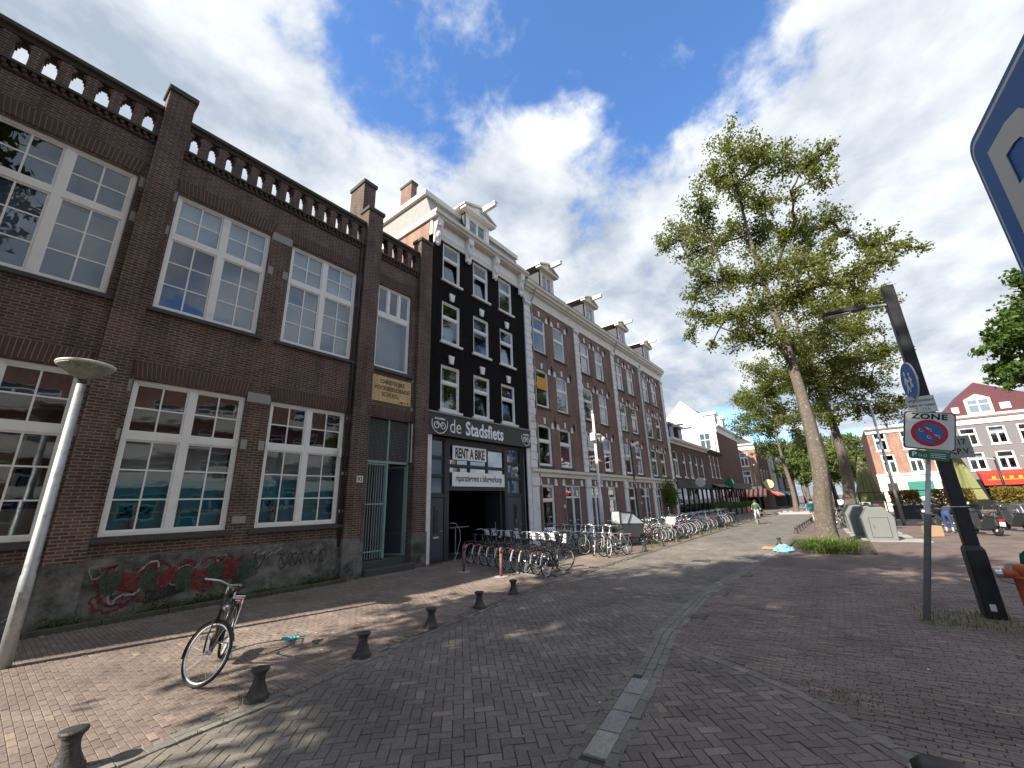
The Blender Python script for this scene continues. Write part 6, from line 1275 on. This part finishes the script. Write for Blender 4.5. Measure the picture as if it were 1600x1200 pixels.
# ------------------------------------------------------------------ people
def person(lab, loc, rz, J, mats, sc=1.0, extra=None):
    """J: joints in metres, x forward; one skinned body"""
    names = list(J); idx = {k: i for i, k in enumerate(names)}
    E = [('pelvis', 'waist'), ('waist', 'chest'), ('chest', 'neck'), ('neck', 'head'), ('head', 'crown')]
    for s in 'LR': E += [('pelvis', 'hip' + s), ('hip' + s, 'knee' + s), ('knee' + s, 'ank' + s), ('ank' + s, 'toe' + s), ('chest', 'sho' + s), ('sho' + s, 'elb' + s), ('elb' + s, 'wri' + s), ('wri' + s, 'palm' + s)]
    rad = {'pelvis': .135, 'waist': .125, 'chest': .15, 'neck': .058, 'head': .095, 'crown': .075}
    for s in 'LR': rad.update({'hip' + s: .095, 'knee' + s: .062, 'ank' + s: .045, 'toe' + s: .038, 'sho' + s: .065, 'elb' + s: .045, 'wri' + s: .032, 'palm' + s: .036})
    V = [Vector(J[k]) for k in names]; Ed = [(idx[a], idx[b]) for a, b in E]; RR = [rad[k] for k in names]; zone = [k for k in names]
    for s in 'LR':                                               # five fingers from the palm
        w, p = Vector(J['wri' + s]), Vector(J['palm' + s]); d = (p - w).normalized(); sd = d.cross(Vector((0, 0, 1))); sd = sd.normalized() if sd.length > .1 else Vector((0, 1, 0))
        for k, (o_, ln) in enumerate(((-.027, .062), (-.009, .074), (.009, .072), (.027, .058), (-.045, .045))):
            b0 = len(V); st = p + sd * o_ + d * (.02 if k < 4 else -.02); V.append(st); V.append(st + d * ln * .55 + sd * (o_ * .2)); V.append(st + d * ln + Vector((0, 0, -.02)))
            RR += [.011, .010, .008]; zone += ['palm' + s] * 3; Ed += [(idx['palm' + s], b0), (b0, b0 + 1), (b0 + 1, b0 + 2)]
    me = bpy.data.meshes.new('body'); me.from_pydata([tuple(v) for v in V], Ed, []); ob = bpy.data.objects.new('tmp', me); COL.objects.link(ob)
    sk = ob.modifiers.new('s', 'SKIN'); sk.use_smooth_shade = True
    for i, r_ in enumerate(RR): me.skin_vertices[0].data[i].radius = (r_, r_)
    me.skin_vertices[0].data[0].use_root = True
    sd_ = ob.modifiers.new('d', 'SUBSURF'); sd_.levels = 1; sd_.render_levels = 1
    bpy.context.view_layer.update(); m2 = bpy.data.meshes.new_from_object(ob.evaluated_get(bpy.context.evaluated_depsgraph_get())); bpy.data.objects.remove(ob)
    m2.materials.clear()
    order = ['skin', 'top', 'legs', 'shoe']
    for k in order: m2.materials.append(M[mats[k]])
    zmap = {}
    for i, k in enumerate(zone): zmap[i] = 0 if k in ('neck', 'head', 'crown') or k.startswith(('palm', 'wri')) else (2 if k.startswith(('hip', 'knee', 'pelvis')) else (3 if k.startswith(('toe', 'ank')) else 1))
    P = np.array([tuple(v) for v in V])
    for f in m2.polygons: c = np.array(f.center); f.material_index = zmap[int(np.argmin(((P - c) ** 2).sum(1)))]; f.use_smooth = True
    e = empty('person', loc, rz, lab, 'person'); b = bpy.data.objects.new('body', m2); COL.objects.link(b); b.parent = e
    hd_ = Vector(J['head']); cr = Vector(J['crown']); up = (cr - hd_).normalized(); fx_ = Vector((1, 0, 0)); fx_ = (fx_ - up * fx_.dot(up)).normalized(); sdv = up.cross(fx_)
    Mx = Matrix((fx_, sdv, up)).transposed().to_4x4(); Mx.translation = hd_
    MB().lathe([(.045, .13), (.085, .115), (.108, .07), (.11, .02), (.10, -.03)], 12, (-.012, 0, .02)).xf(Mx).build('hair', M[mats['hair']], e, True)
    MB().add([(.095, -.014, -.03), (.095, .014, -.03), (.125, 0, -.035), (.092, 0, .02)], [(0, 1, 2), (0, 2, 3), (1, 3, 2), (0, 3, 1)]).xf(Mx).build('nose', M['skin'], e)
    for s in (-1, 1): MB().lathe([(.002, -.01), (.011, 0), (.002, .01)], 6, (.088, s * .034, .015)).xf(Mx).build('eye', M['ink'], e); MB().lathe([(.005, -.03), (.02, 0), (.005, .03)], 6, (0, s * .1, -.005)).xf(Mx).build('ear', M['skin'], e)
    MB().box(.088, .096, -.022, .022, -.066, -.058).xf(Mx).build('mouth', M['redlight'], e)
    if extra: extra(e)
    return e
walkJ = {'pelvis': (0, 0, .92), 'waist': (.01, 0, 1.08), 'chest': (.02, 0, 1.30), 'neck': (.03, 0, 1.48), 'head': (.05, 0, 1.60), 'crown': (.05, 0, 1.69),
         'hipL': (0, .10, .88), 'kneeL': (.14, .10, .50), 'ankL': (.22, .10, .09), 'toeL': (.37, .11, .04), 'hipR': (0, -.10, .88), 'kneeR': (-.02, -.10, .49), 'ankR': (-.26, -.10, .13), 'toeR': (-.13, -.11, .04),
         'shoL': (.01, .19, 1.40), 'elbL': (-.06, .24, 1.13), 'wriL': (.06, .23, .90), 'palmL': (.09, .22, .83), 'shoR': (.01, -.19, 1.40), 'elbR': (.02, -.25, 1.12), 'wriR': (.18, -.22, .95), 'palmR': (.25, -.21, .92)}
def pack(e): MB().prism([(-.16, 1.0), (-.32, 1.02), (-.34, 1.38), (-.24, 1.46), (-.13, 1.44)], 'y', -.15, .15).build('backpack', M['teal_b'], e, bevel=.03)
person('pedestrian with a teal backpack and pale trousers half behind the big tree', (36.3, 1.9, 0), R(-20), walkJ, dict(skin='skin', top='teal_b', legs='cloth_w', shoe='shoe', hair='hair'), extra=pack)
bendJ = {'pelvis': (0, 0, .90), 'waist': (.12, 0, 1.04), 'chest': (.34, 0, 1.16), 'neck': (.52, 0, 1.20), 'head': (.64, 0, 1.17), 'crown': (.71, 0, 1.20),
         'hipL': (0, .10, .86), 'kneeL': (.06, .12, .48), 'ankL': (-.02, .13, .09), 'toeL': (.14, .15, .04), 'hipR': (0, -.10, .86), 'kneeR': (.03, -.11, .47), 'ankR': (-.06, -.12, .09), 'toeR': (.10, -.13, .04),
         'shoL': (.42, .19, 1.16), 'elbL': (.50, .26, .90), 'wriL': (.70, .18, .78), 'palmL': (.77, .15, .76), 'shoR': (.42, -.19, 1.16), 'elbR': (.48, -.25, .90), 'wriR': (.68, -.16, .76), 'palmR': (.75, -.13, .74)}
person('person in navy sweater and jeans bending over a bicycle by the planters', (29.7, -3.75, 0), R(-25), bendJ, dict(skin='skin', top='cloth_n', legs='denim', shoe='shoe', hair='hair'), sc=1)
rideJ = {'pelvis': (-.28, 0, .98), 'waist': (-.25, 0, 1.12), 'chest': (-.18, 0, 1.34), 'neck': (-.14, 0, 1.50), 'head': (-.11, 0, 1.62), 'crown': (-.11, 0, 1.71),
         'hipL': (-.26, .10, .95), 'kneeL': (.10, .12, .72), 'ankL': (.02, .13, .34), 'toeL': (.16, .14, .29), 'hipR': (-.26, -.10, .95), 'kneeR': (.02, -.12, .58), 'ankR': (-.20, -.13, .20), 'toeR': (-.06, -.14, .15),
         'shoL': (-.16, .19, 1.42), 'elbL': (-.08, .27, 1.18), 'wriL': (.10, .29, 1.09), 'palmL': (.16, .29, 1.08), 'shoR': (-.16, -.19, 1.42), 'elbR': (-.08, -.27, 1.18), 'wriR': (.10, -.29, 1.09), 'palmR': (.16, -.29, 1.08)}
person('cyclist in a green vest and pale trousers riding towards the camera', (37.3, 5.5, 0), R(188), rideJ, dict(skin='skin', top='cloth_g', legs='cloth_w', shoe='shoe', hair='hair'))
o = place(la, 37.3, 5.5, R(188), 'bicycle ridden by the cyclist in the green vest', None); recolor(o, pal_[0])
if 'group' in o: del o['group']
# white chairs at the far terrace
for i in range(6):
    e = empty('terrace_chair', (66 + (i % 3) * 1.1, 2.2 + (i // 3) * 2.2 + random.uniform(-.2, .2), 0), random.uniform(0, 6), 'white plastic chair at the terrace under the far tree', 'chair', 'white terrace chairs')
    MB().box(-.22, .22, -.22, .22, .43, .46).build('seat', M['signwhite'], e); MB().box(-.22, -.19, -.22, .22, .46, .9).build('backrest', M['signwhite'], e)
    for a in (-.2, .18):
        for b in (-.2, .18): MB().box(a, a + .03, b, b + .03, 0, .43).build('leg', M['signwhite'], e)

# ------------------------------------------------------------------ trees
def tree(name, label, base, H, trunk_r, clusters, lmat, nleaf, lsize, seed, fork=.45, group=None, bark='bark', lean=(0, 0)):
    """clusters: list of (x, y, z, r) relative to base; limbs run from the trunk to every cluster; leaves fill each cluster unevenly"""
    rs = np.random.RandomState(seed); rnd = random.Random(seed)
    e = empty(name, base, 0, label, 'tree', group)
    def tp(z): k = z / H; return Vector((lean[0] * k + .35 * math.sin(k * 4 + seed), lean[1] * k + .35 * math.sin(k * 5 + seed * 2), z)) if z > 3 else Vector((lean[0] * k + .35 * math.sin(k * 4 + seed) * z / 3 , lean[1] * k + .35 * math.sin(k * 5 + seed * 2) * z / 3, z))
    zs = [-.1, .15, .5, 1.2, 2.5] + list(np.linspace(4, H * .93, 14)); rr = []
    for z in zs:
        k = max(z, 0) / H; rr.append(trunk_r * (1.0 - .62 * min(1, k / .55)) * (1 - .75 * max(0, (k - .5) / .5)) + (trunk_r * .35 * math.exp(-max(z, 0) / .35)))
    zs = list(zs[:3]) + list(np.linspace(.8, H * .93, 60)); rr = [trunk_r * (1.0 - .62 * min(1, max(z, 0) / H / .55)) * (1 - .75 * max(0, (max(z, 0) / H - .5) / .5)) + trunk_r * .35 * math.exp(-max(z, 0) / .35) for z in zs]
    tm = MB().tube([tp(z) for z in zs], rr, 30); nn = 30; ph = rs.uniform(0, 6, 6)
    for i, z in enumerate(zs):
        c_ = tp(z)
        for k in range(nn):
            a_ = 2 * PI * k / nn; q = Vector(tm.v[i * nn + k]); d_ = q - c_; fl_ = .35 * math.exp(-max(z, 0) / .4) * max(0, math.sin(a_ * 5 + ph[0]))
            f_ = 1 + .035 * math.sin(a_ * 9 + ph[1] + .7 * math.sin(z * 1.3 + ph[2])) + .03 * math.sin(a_ * 4 + z * .9 + ph[3]) + rs.normal(0, .028) + fl_ * .6
            tm.v[i * nn + k] = tuple(c_ + d_ * f_)
    tm.build('trunk', M[bark], e, True)
    br = MB(); tips = []
    cl = sorted(clusters, key=lambda c: math.hypot(c[0] - tp(max(0, min(H, c[2]))).x, c[1] - tp(max(0, min(H, c[2]))).y)); par = []; C3 = [Vector(c[:3]) for c in cl]; cnt = [1] * len(cl); S0 = []
    for i, c in enumerate(C3):
        hd = math.hypot(c.x - tp(min(H, c.z)).x, c.y - tp(min(H, c.z)).y); z0 = min(max(H * .2, c.z - .3 - hd * rnd.uniform(.6, 1.0)), H * .9); s = tp(z0); best = ((c - s).length * 1.25, -1, s)
        for j in range(i):
            q = C3[j]
            if q.z < c.z + .6 * hd * .5 + .3:
                d_ = (c - q).length + .12 * max(0, q.z - c.z)
                if d_ < best[0] and d_ > .4: best = (d_, j, q)
        par.append(best[1]); S0.append(best[2])
    for i in range(len(C3) - 1, -1, -1):
        if par[i] >= 0: cnt[par[i]] += cnt[i]
    for i, c in enumerate(C3):
        r_ = cl[i][3]; s = S0[i]; ln = (c - s).length; b0 = .016 + .022 * math.sqrt(cnt[i]) * (trunk_r / .36); b1 = .016 + .022 * math.sqrt(max(.35, cnt[i] - 1)) * (trunk_r / .36) * .8
        k_ = -.10 * ln if par[i] < 0 else rnd.uniform(-.05, .08) * ln
        mid = s.lerp(c, .5) + Vector((rnd.uniform(-.1, .1) * ln, rnd.uniform(-.1, .1) * ln, k_))
        pts = [s, s.lerp(mid, .5) + Vector((rnd.uniform(-.03, .03) * ln, rnd.uniform(-.03, .03) * ln, .2 * k_)), mid, mid.lerp(c, .5) + Vector((rnd.uniform(-.04, .04) * ln, rnd.uniform(-.04, .04) * ln, .04 * ln)), c]
        br.tube(pts, [b0 + (b1 - b0) * t for t in (0, .3, .55, .8, 1)], 6)
        for k in range(13):
            d = Vector((rnd.gauss(0, 1), rnd.gauss(0, 1), rnd.gauss(.15, .8))); d.normalize(); st = mid.lerp(c, rnd.uniform(.2, 1)); en = c + d * r_ * rnd.uniform(.6, 1.15); m_ = st.lerp(en, .5) + Vector((rnd.uniform(-.15, .15), rnd.uniform(-.15, .15), -.1 * r_))
            br.tube([st, m_, en], [.018, .012, .005], 4, cap=False); tips.append((st, m_, en, r_))
    br.build('limbs', M['barkdark'], e, True)
    # leaves hang round the twigs, so the crown is clumpy with gaps
    w = np.array([t[3] ** 2 for t in tips]); w /= w.sum(); pick = rs.choice(len(tips), nleaf, p=w)
    A = np.array([tuple(t[0]) for t in tips])[pick]; B_ = np.array([tuple(t[1]) for t in tips])[pick]; C_ = np.array([tuple(t[2]) for t in tips])[pick]; rr = np.array([t[3] for t in tips])[pick]
    u = rs.uniform(0, 1, nleaf)[:, None] ** .55; P = (1 - u) ** 2 * A + 2 * u * (1 - u) * B_ + u * u * C_
    P += rs.normal(size=(nleaf, 3)) * (rr * .145)[:, None] * np.array([1, 1, .8])
    leaves_obj('crown', P, lsize, M[lmat], e, rs)
    return e
def from_px(lst, X0, seed, spread=3.2, base=(0, 0)):
    r_ = random.Random(seed); res = []
    for (px, py, rp) in lst:
        X_ = X0 + r_.uniform(-spread, spread); d = ray((px, py)); t = X_ / d.x; p = Vector((X_, d.y * t, CAM_H + d.z * t)); dep = -(CR.transposed() @ (p - Vector((0, 0, CAM_H)))).z
        res.append((p.x - base[0], p.y - base[1], p.z, rp * dep / 638.0))
    return res
T1 = [(1140, 228, 34), (1168, 235, 40), (1205, 250, 42), (1110, 285, 40), (1095, 320, 36), (1150, 290, 44), (1190, 300, 38), (1060, 370, 34), (1040, 385, 22), (1085, 350, 34), (1245, 262, 34), (1275, 245, 34), (1300, 232, 16), (1285, 275, 28), (1235, 300, 20),
      (1120, 380, 40), (1160, 370, 40), (1205, 355, 36), (1075, 400, 30), (1100, 440, 36), (1085, 465, 26), (1240, 355, 36), (1270, 360, 40), (1300, 345, 34), (1315, 365, 20), (1255, 400, 40), (1290, 395, 34), (1215, 420, 44), (1175, 430, 40), (1130, 440, 34), (1100, 490, 34), (1140, 490, 40), (1080, 520, 18), (1185, 480, 40), (1225, 475, 44), (1265, 450, 44),
      (1350, 385, 26), (1380, 375, 30), (1420, 385, 24), (1445, 388, 14), (1355, 415, 34), (1390, 405, 24), (1330, 440, 34), (1155, 525, 34), (1110, 545, 12), (1200, 520, 36), (1240, 530, 34), (1290, 430, 30)]
tb1 = (23.0, .92)
tree('elm_tree', 'tall elm with speckled trunk rising from the grass tuft', (23.0, .92, 0), 21.5, .36, from_px(T1, 23.0, 4, 3.0, tb1), 'leaf', 48000, .135, 5)
T2 = [(1280, 480, 40), (1320, 475, 40), (1350, 460, 34), (1380, 470, 28), (1300, 520, 46), (1345, 510, 40), (1260, 545, 44), (1300, 565, 46), (1340, 560, 44), (1375, 550, 30), (1395, 548, 16), (1360, 595, 34), (1320, 610, 40), (1270, 600, 40), (1245, 580, 36), (1215, 590, 36), (1190, 610, 34), (1165, 625, 24), (1180, 580, 28), (1210, 640, 26), (1350, 635, 26), (1385, 640, 30), (1410, 625, 16), (1305, 650, 22), (1230, 550, 34)]
tb2 = (37.0, -.15)
tree('elm_tree', 'second elm behind the first, its trunk beside the rubbish containers', (37.0, -.15, 0), 17.5, .40, from_px(T2, 37.0, 6, 3.5, tb2), 'leaf', 40000, .17, 8)
T3 = [(1215, 610, 26), (1180, 640, 28), (1165, 665, 24), (1200, 670, 26), (1235, 650, 28), (1255, 690, 26), (1215, 700, 22), (1190, 700, 18), (1160, 620, 18), (1270, 640, 28), (1240, 600, 26), (1265, 720, 18)]
tree('elm_tree', 'slender elm on the paved island far down the street', (60.0, 4.75, 0), 17, .28, from_px(T3, 60, 9, 3, (60.0, 4.75)), 'leaf3', 16000, .24, 12)
isl = tag(MB().box(56.5, 64.5, 2.9, 6.4, -.02, .16).build('traffic_island', M['concrete']), kind='structure')
def ball_clusters(seed, rx, rz, cz, n, rc):
    r_ = random.Random(seed); res = []
    while len(res) < n:
        p = Vector((r_.uniform(-1, 1), r_.uniform(-1, 1), r_.uniform(-1, 1)))
        if .25 < p.length < 1: res.append((p.x * rx, p.y * rx, cz + p.z * rz, rc * r_.uniform(.75, 1.2)))
    return res
far = tree('far_tree', 'x', (86, 2.0, 0), 14, .35, ball_clusters(1, 4.2, 4.2, 8.5, 24, 1.5), 'leaf3', 9000, .34, 21)
spots = [(86, 2.0, 1.0, 'bright green tree closing the street behind the elms'), (97, 5.2, 1.05, 'green tree far down the street on the left'), (108, 1.0, 1.1, 'far tree in the middle of the street end'), (120, 7, 1.1, 'far tree before the last houses'), (78, -.6, .85, 'leafy tree right of the second elm trunk'), (100, -3, 1.0, 'far tree left of the orange red house'), (135, 3, 1.3, 'most distant tree at the end of the street'), (128, -4, 1.2, 'distant tree behind the white van')]
for i, (x, y, s, lab) in enumerate(spots):
    o = far if i == 0 else copy_tree(far); o.location = (x, y, 0); o.scale = (s, s, s); o.rotation_euler = (0, 0, i * 1.3); tag(o, lab, 'tree', 'trees far down the street')
# tree reaching in from the right edge
RT = [(1575, 500, 26), (1598, 480, 30), (1560, 545, 24), (1590, 540, 34), (1575, 580, 26), (1600, 590, 34), (1640, 520, 60), (1660, 590, 50), (1640, 440, 50), (1700, 500, 60), (1560, 600, 14), (1548, 525, 14)]
tree('lime_tree', 'leafy lime tree reaching into the right edge above the grey house', (20.5, -8.4, 0), 11, .3, from_px(RT, 18.0, 3, 1.3, (20.5, -8.4)), 'leaf2', 13000, .13, 15)
# the row of elms goes on behind the camera; these throw the dappled shade over the street
sh = tree('shade_elm', 'x', (-8, 4, 0), 19, .45, ball_clusters(5, 5.6, 6.2, 13.0, 56, 2.0), 'leaf', 50000, .28, 33)
for i, (x, y, s, lab) in enumerate(((-7.6, 4.6, 1.0, 'elm behind the camera whose shade falls on the road'), (-7.0, -5.6, 1.0, 'elm behind the camera shading the plaza'), (-15.5, 3.2, .95, 'elm further behind the camera shading the near paving'), (-15, -7, 1.0, 'elm behind the camera on the far plaza side'))):
    o = sh if i == 0 else copy_tree(sh); o.location = (x, y, 0); o.scale = (s, s, s); o.rotation_euler = (0, 0, i * 1.9); tag(o, lab, 'tree', 'elms behind the camera')
# climbing plant by the last row house
rs_ = np.random.RandomState(77); cpv = empty('climbing_plant', (36.6, DF - .3, zS(11.6)), 0, 'climbing green plant beside the door of the last row house', 'plant')
MB().tube([(0, .1, 0), (.1, .1, 1.2), (-.1, .15, 2.4)], .03, 5).build('stem', M['barkdark'], cpv); q = rs_.normal(size=(1500, 3)) * np.array([.75, .22, .55]) + np.array([0, 0, 2.3]); leaves_obj('foliage', q, .16, M['leaf2'], cpv, rs_)
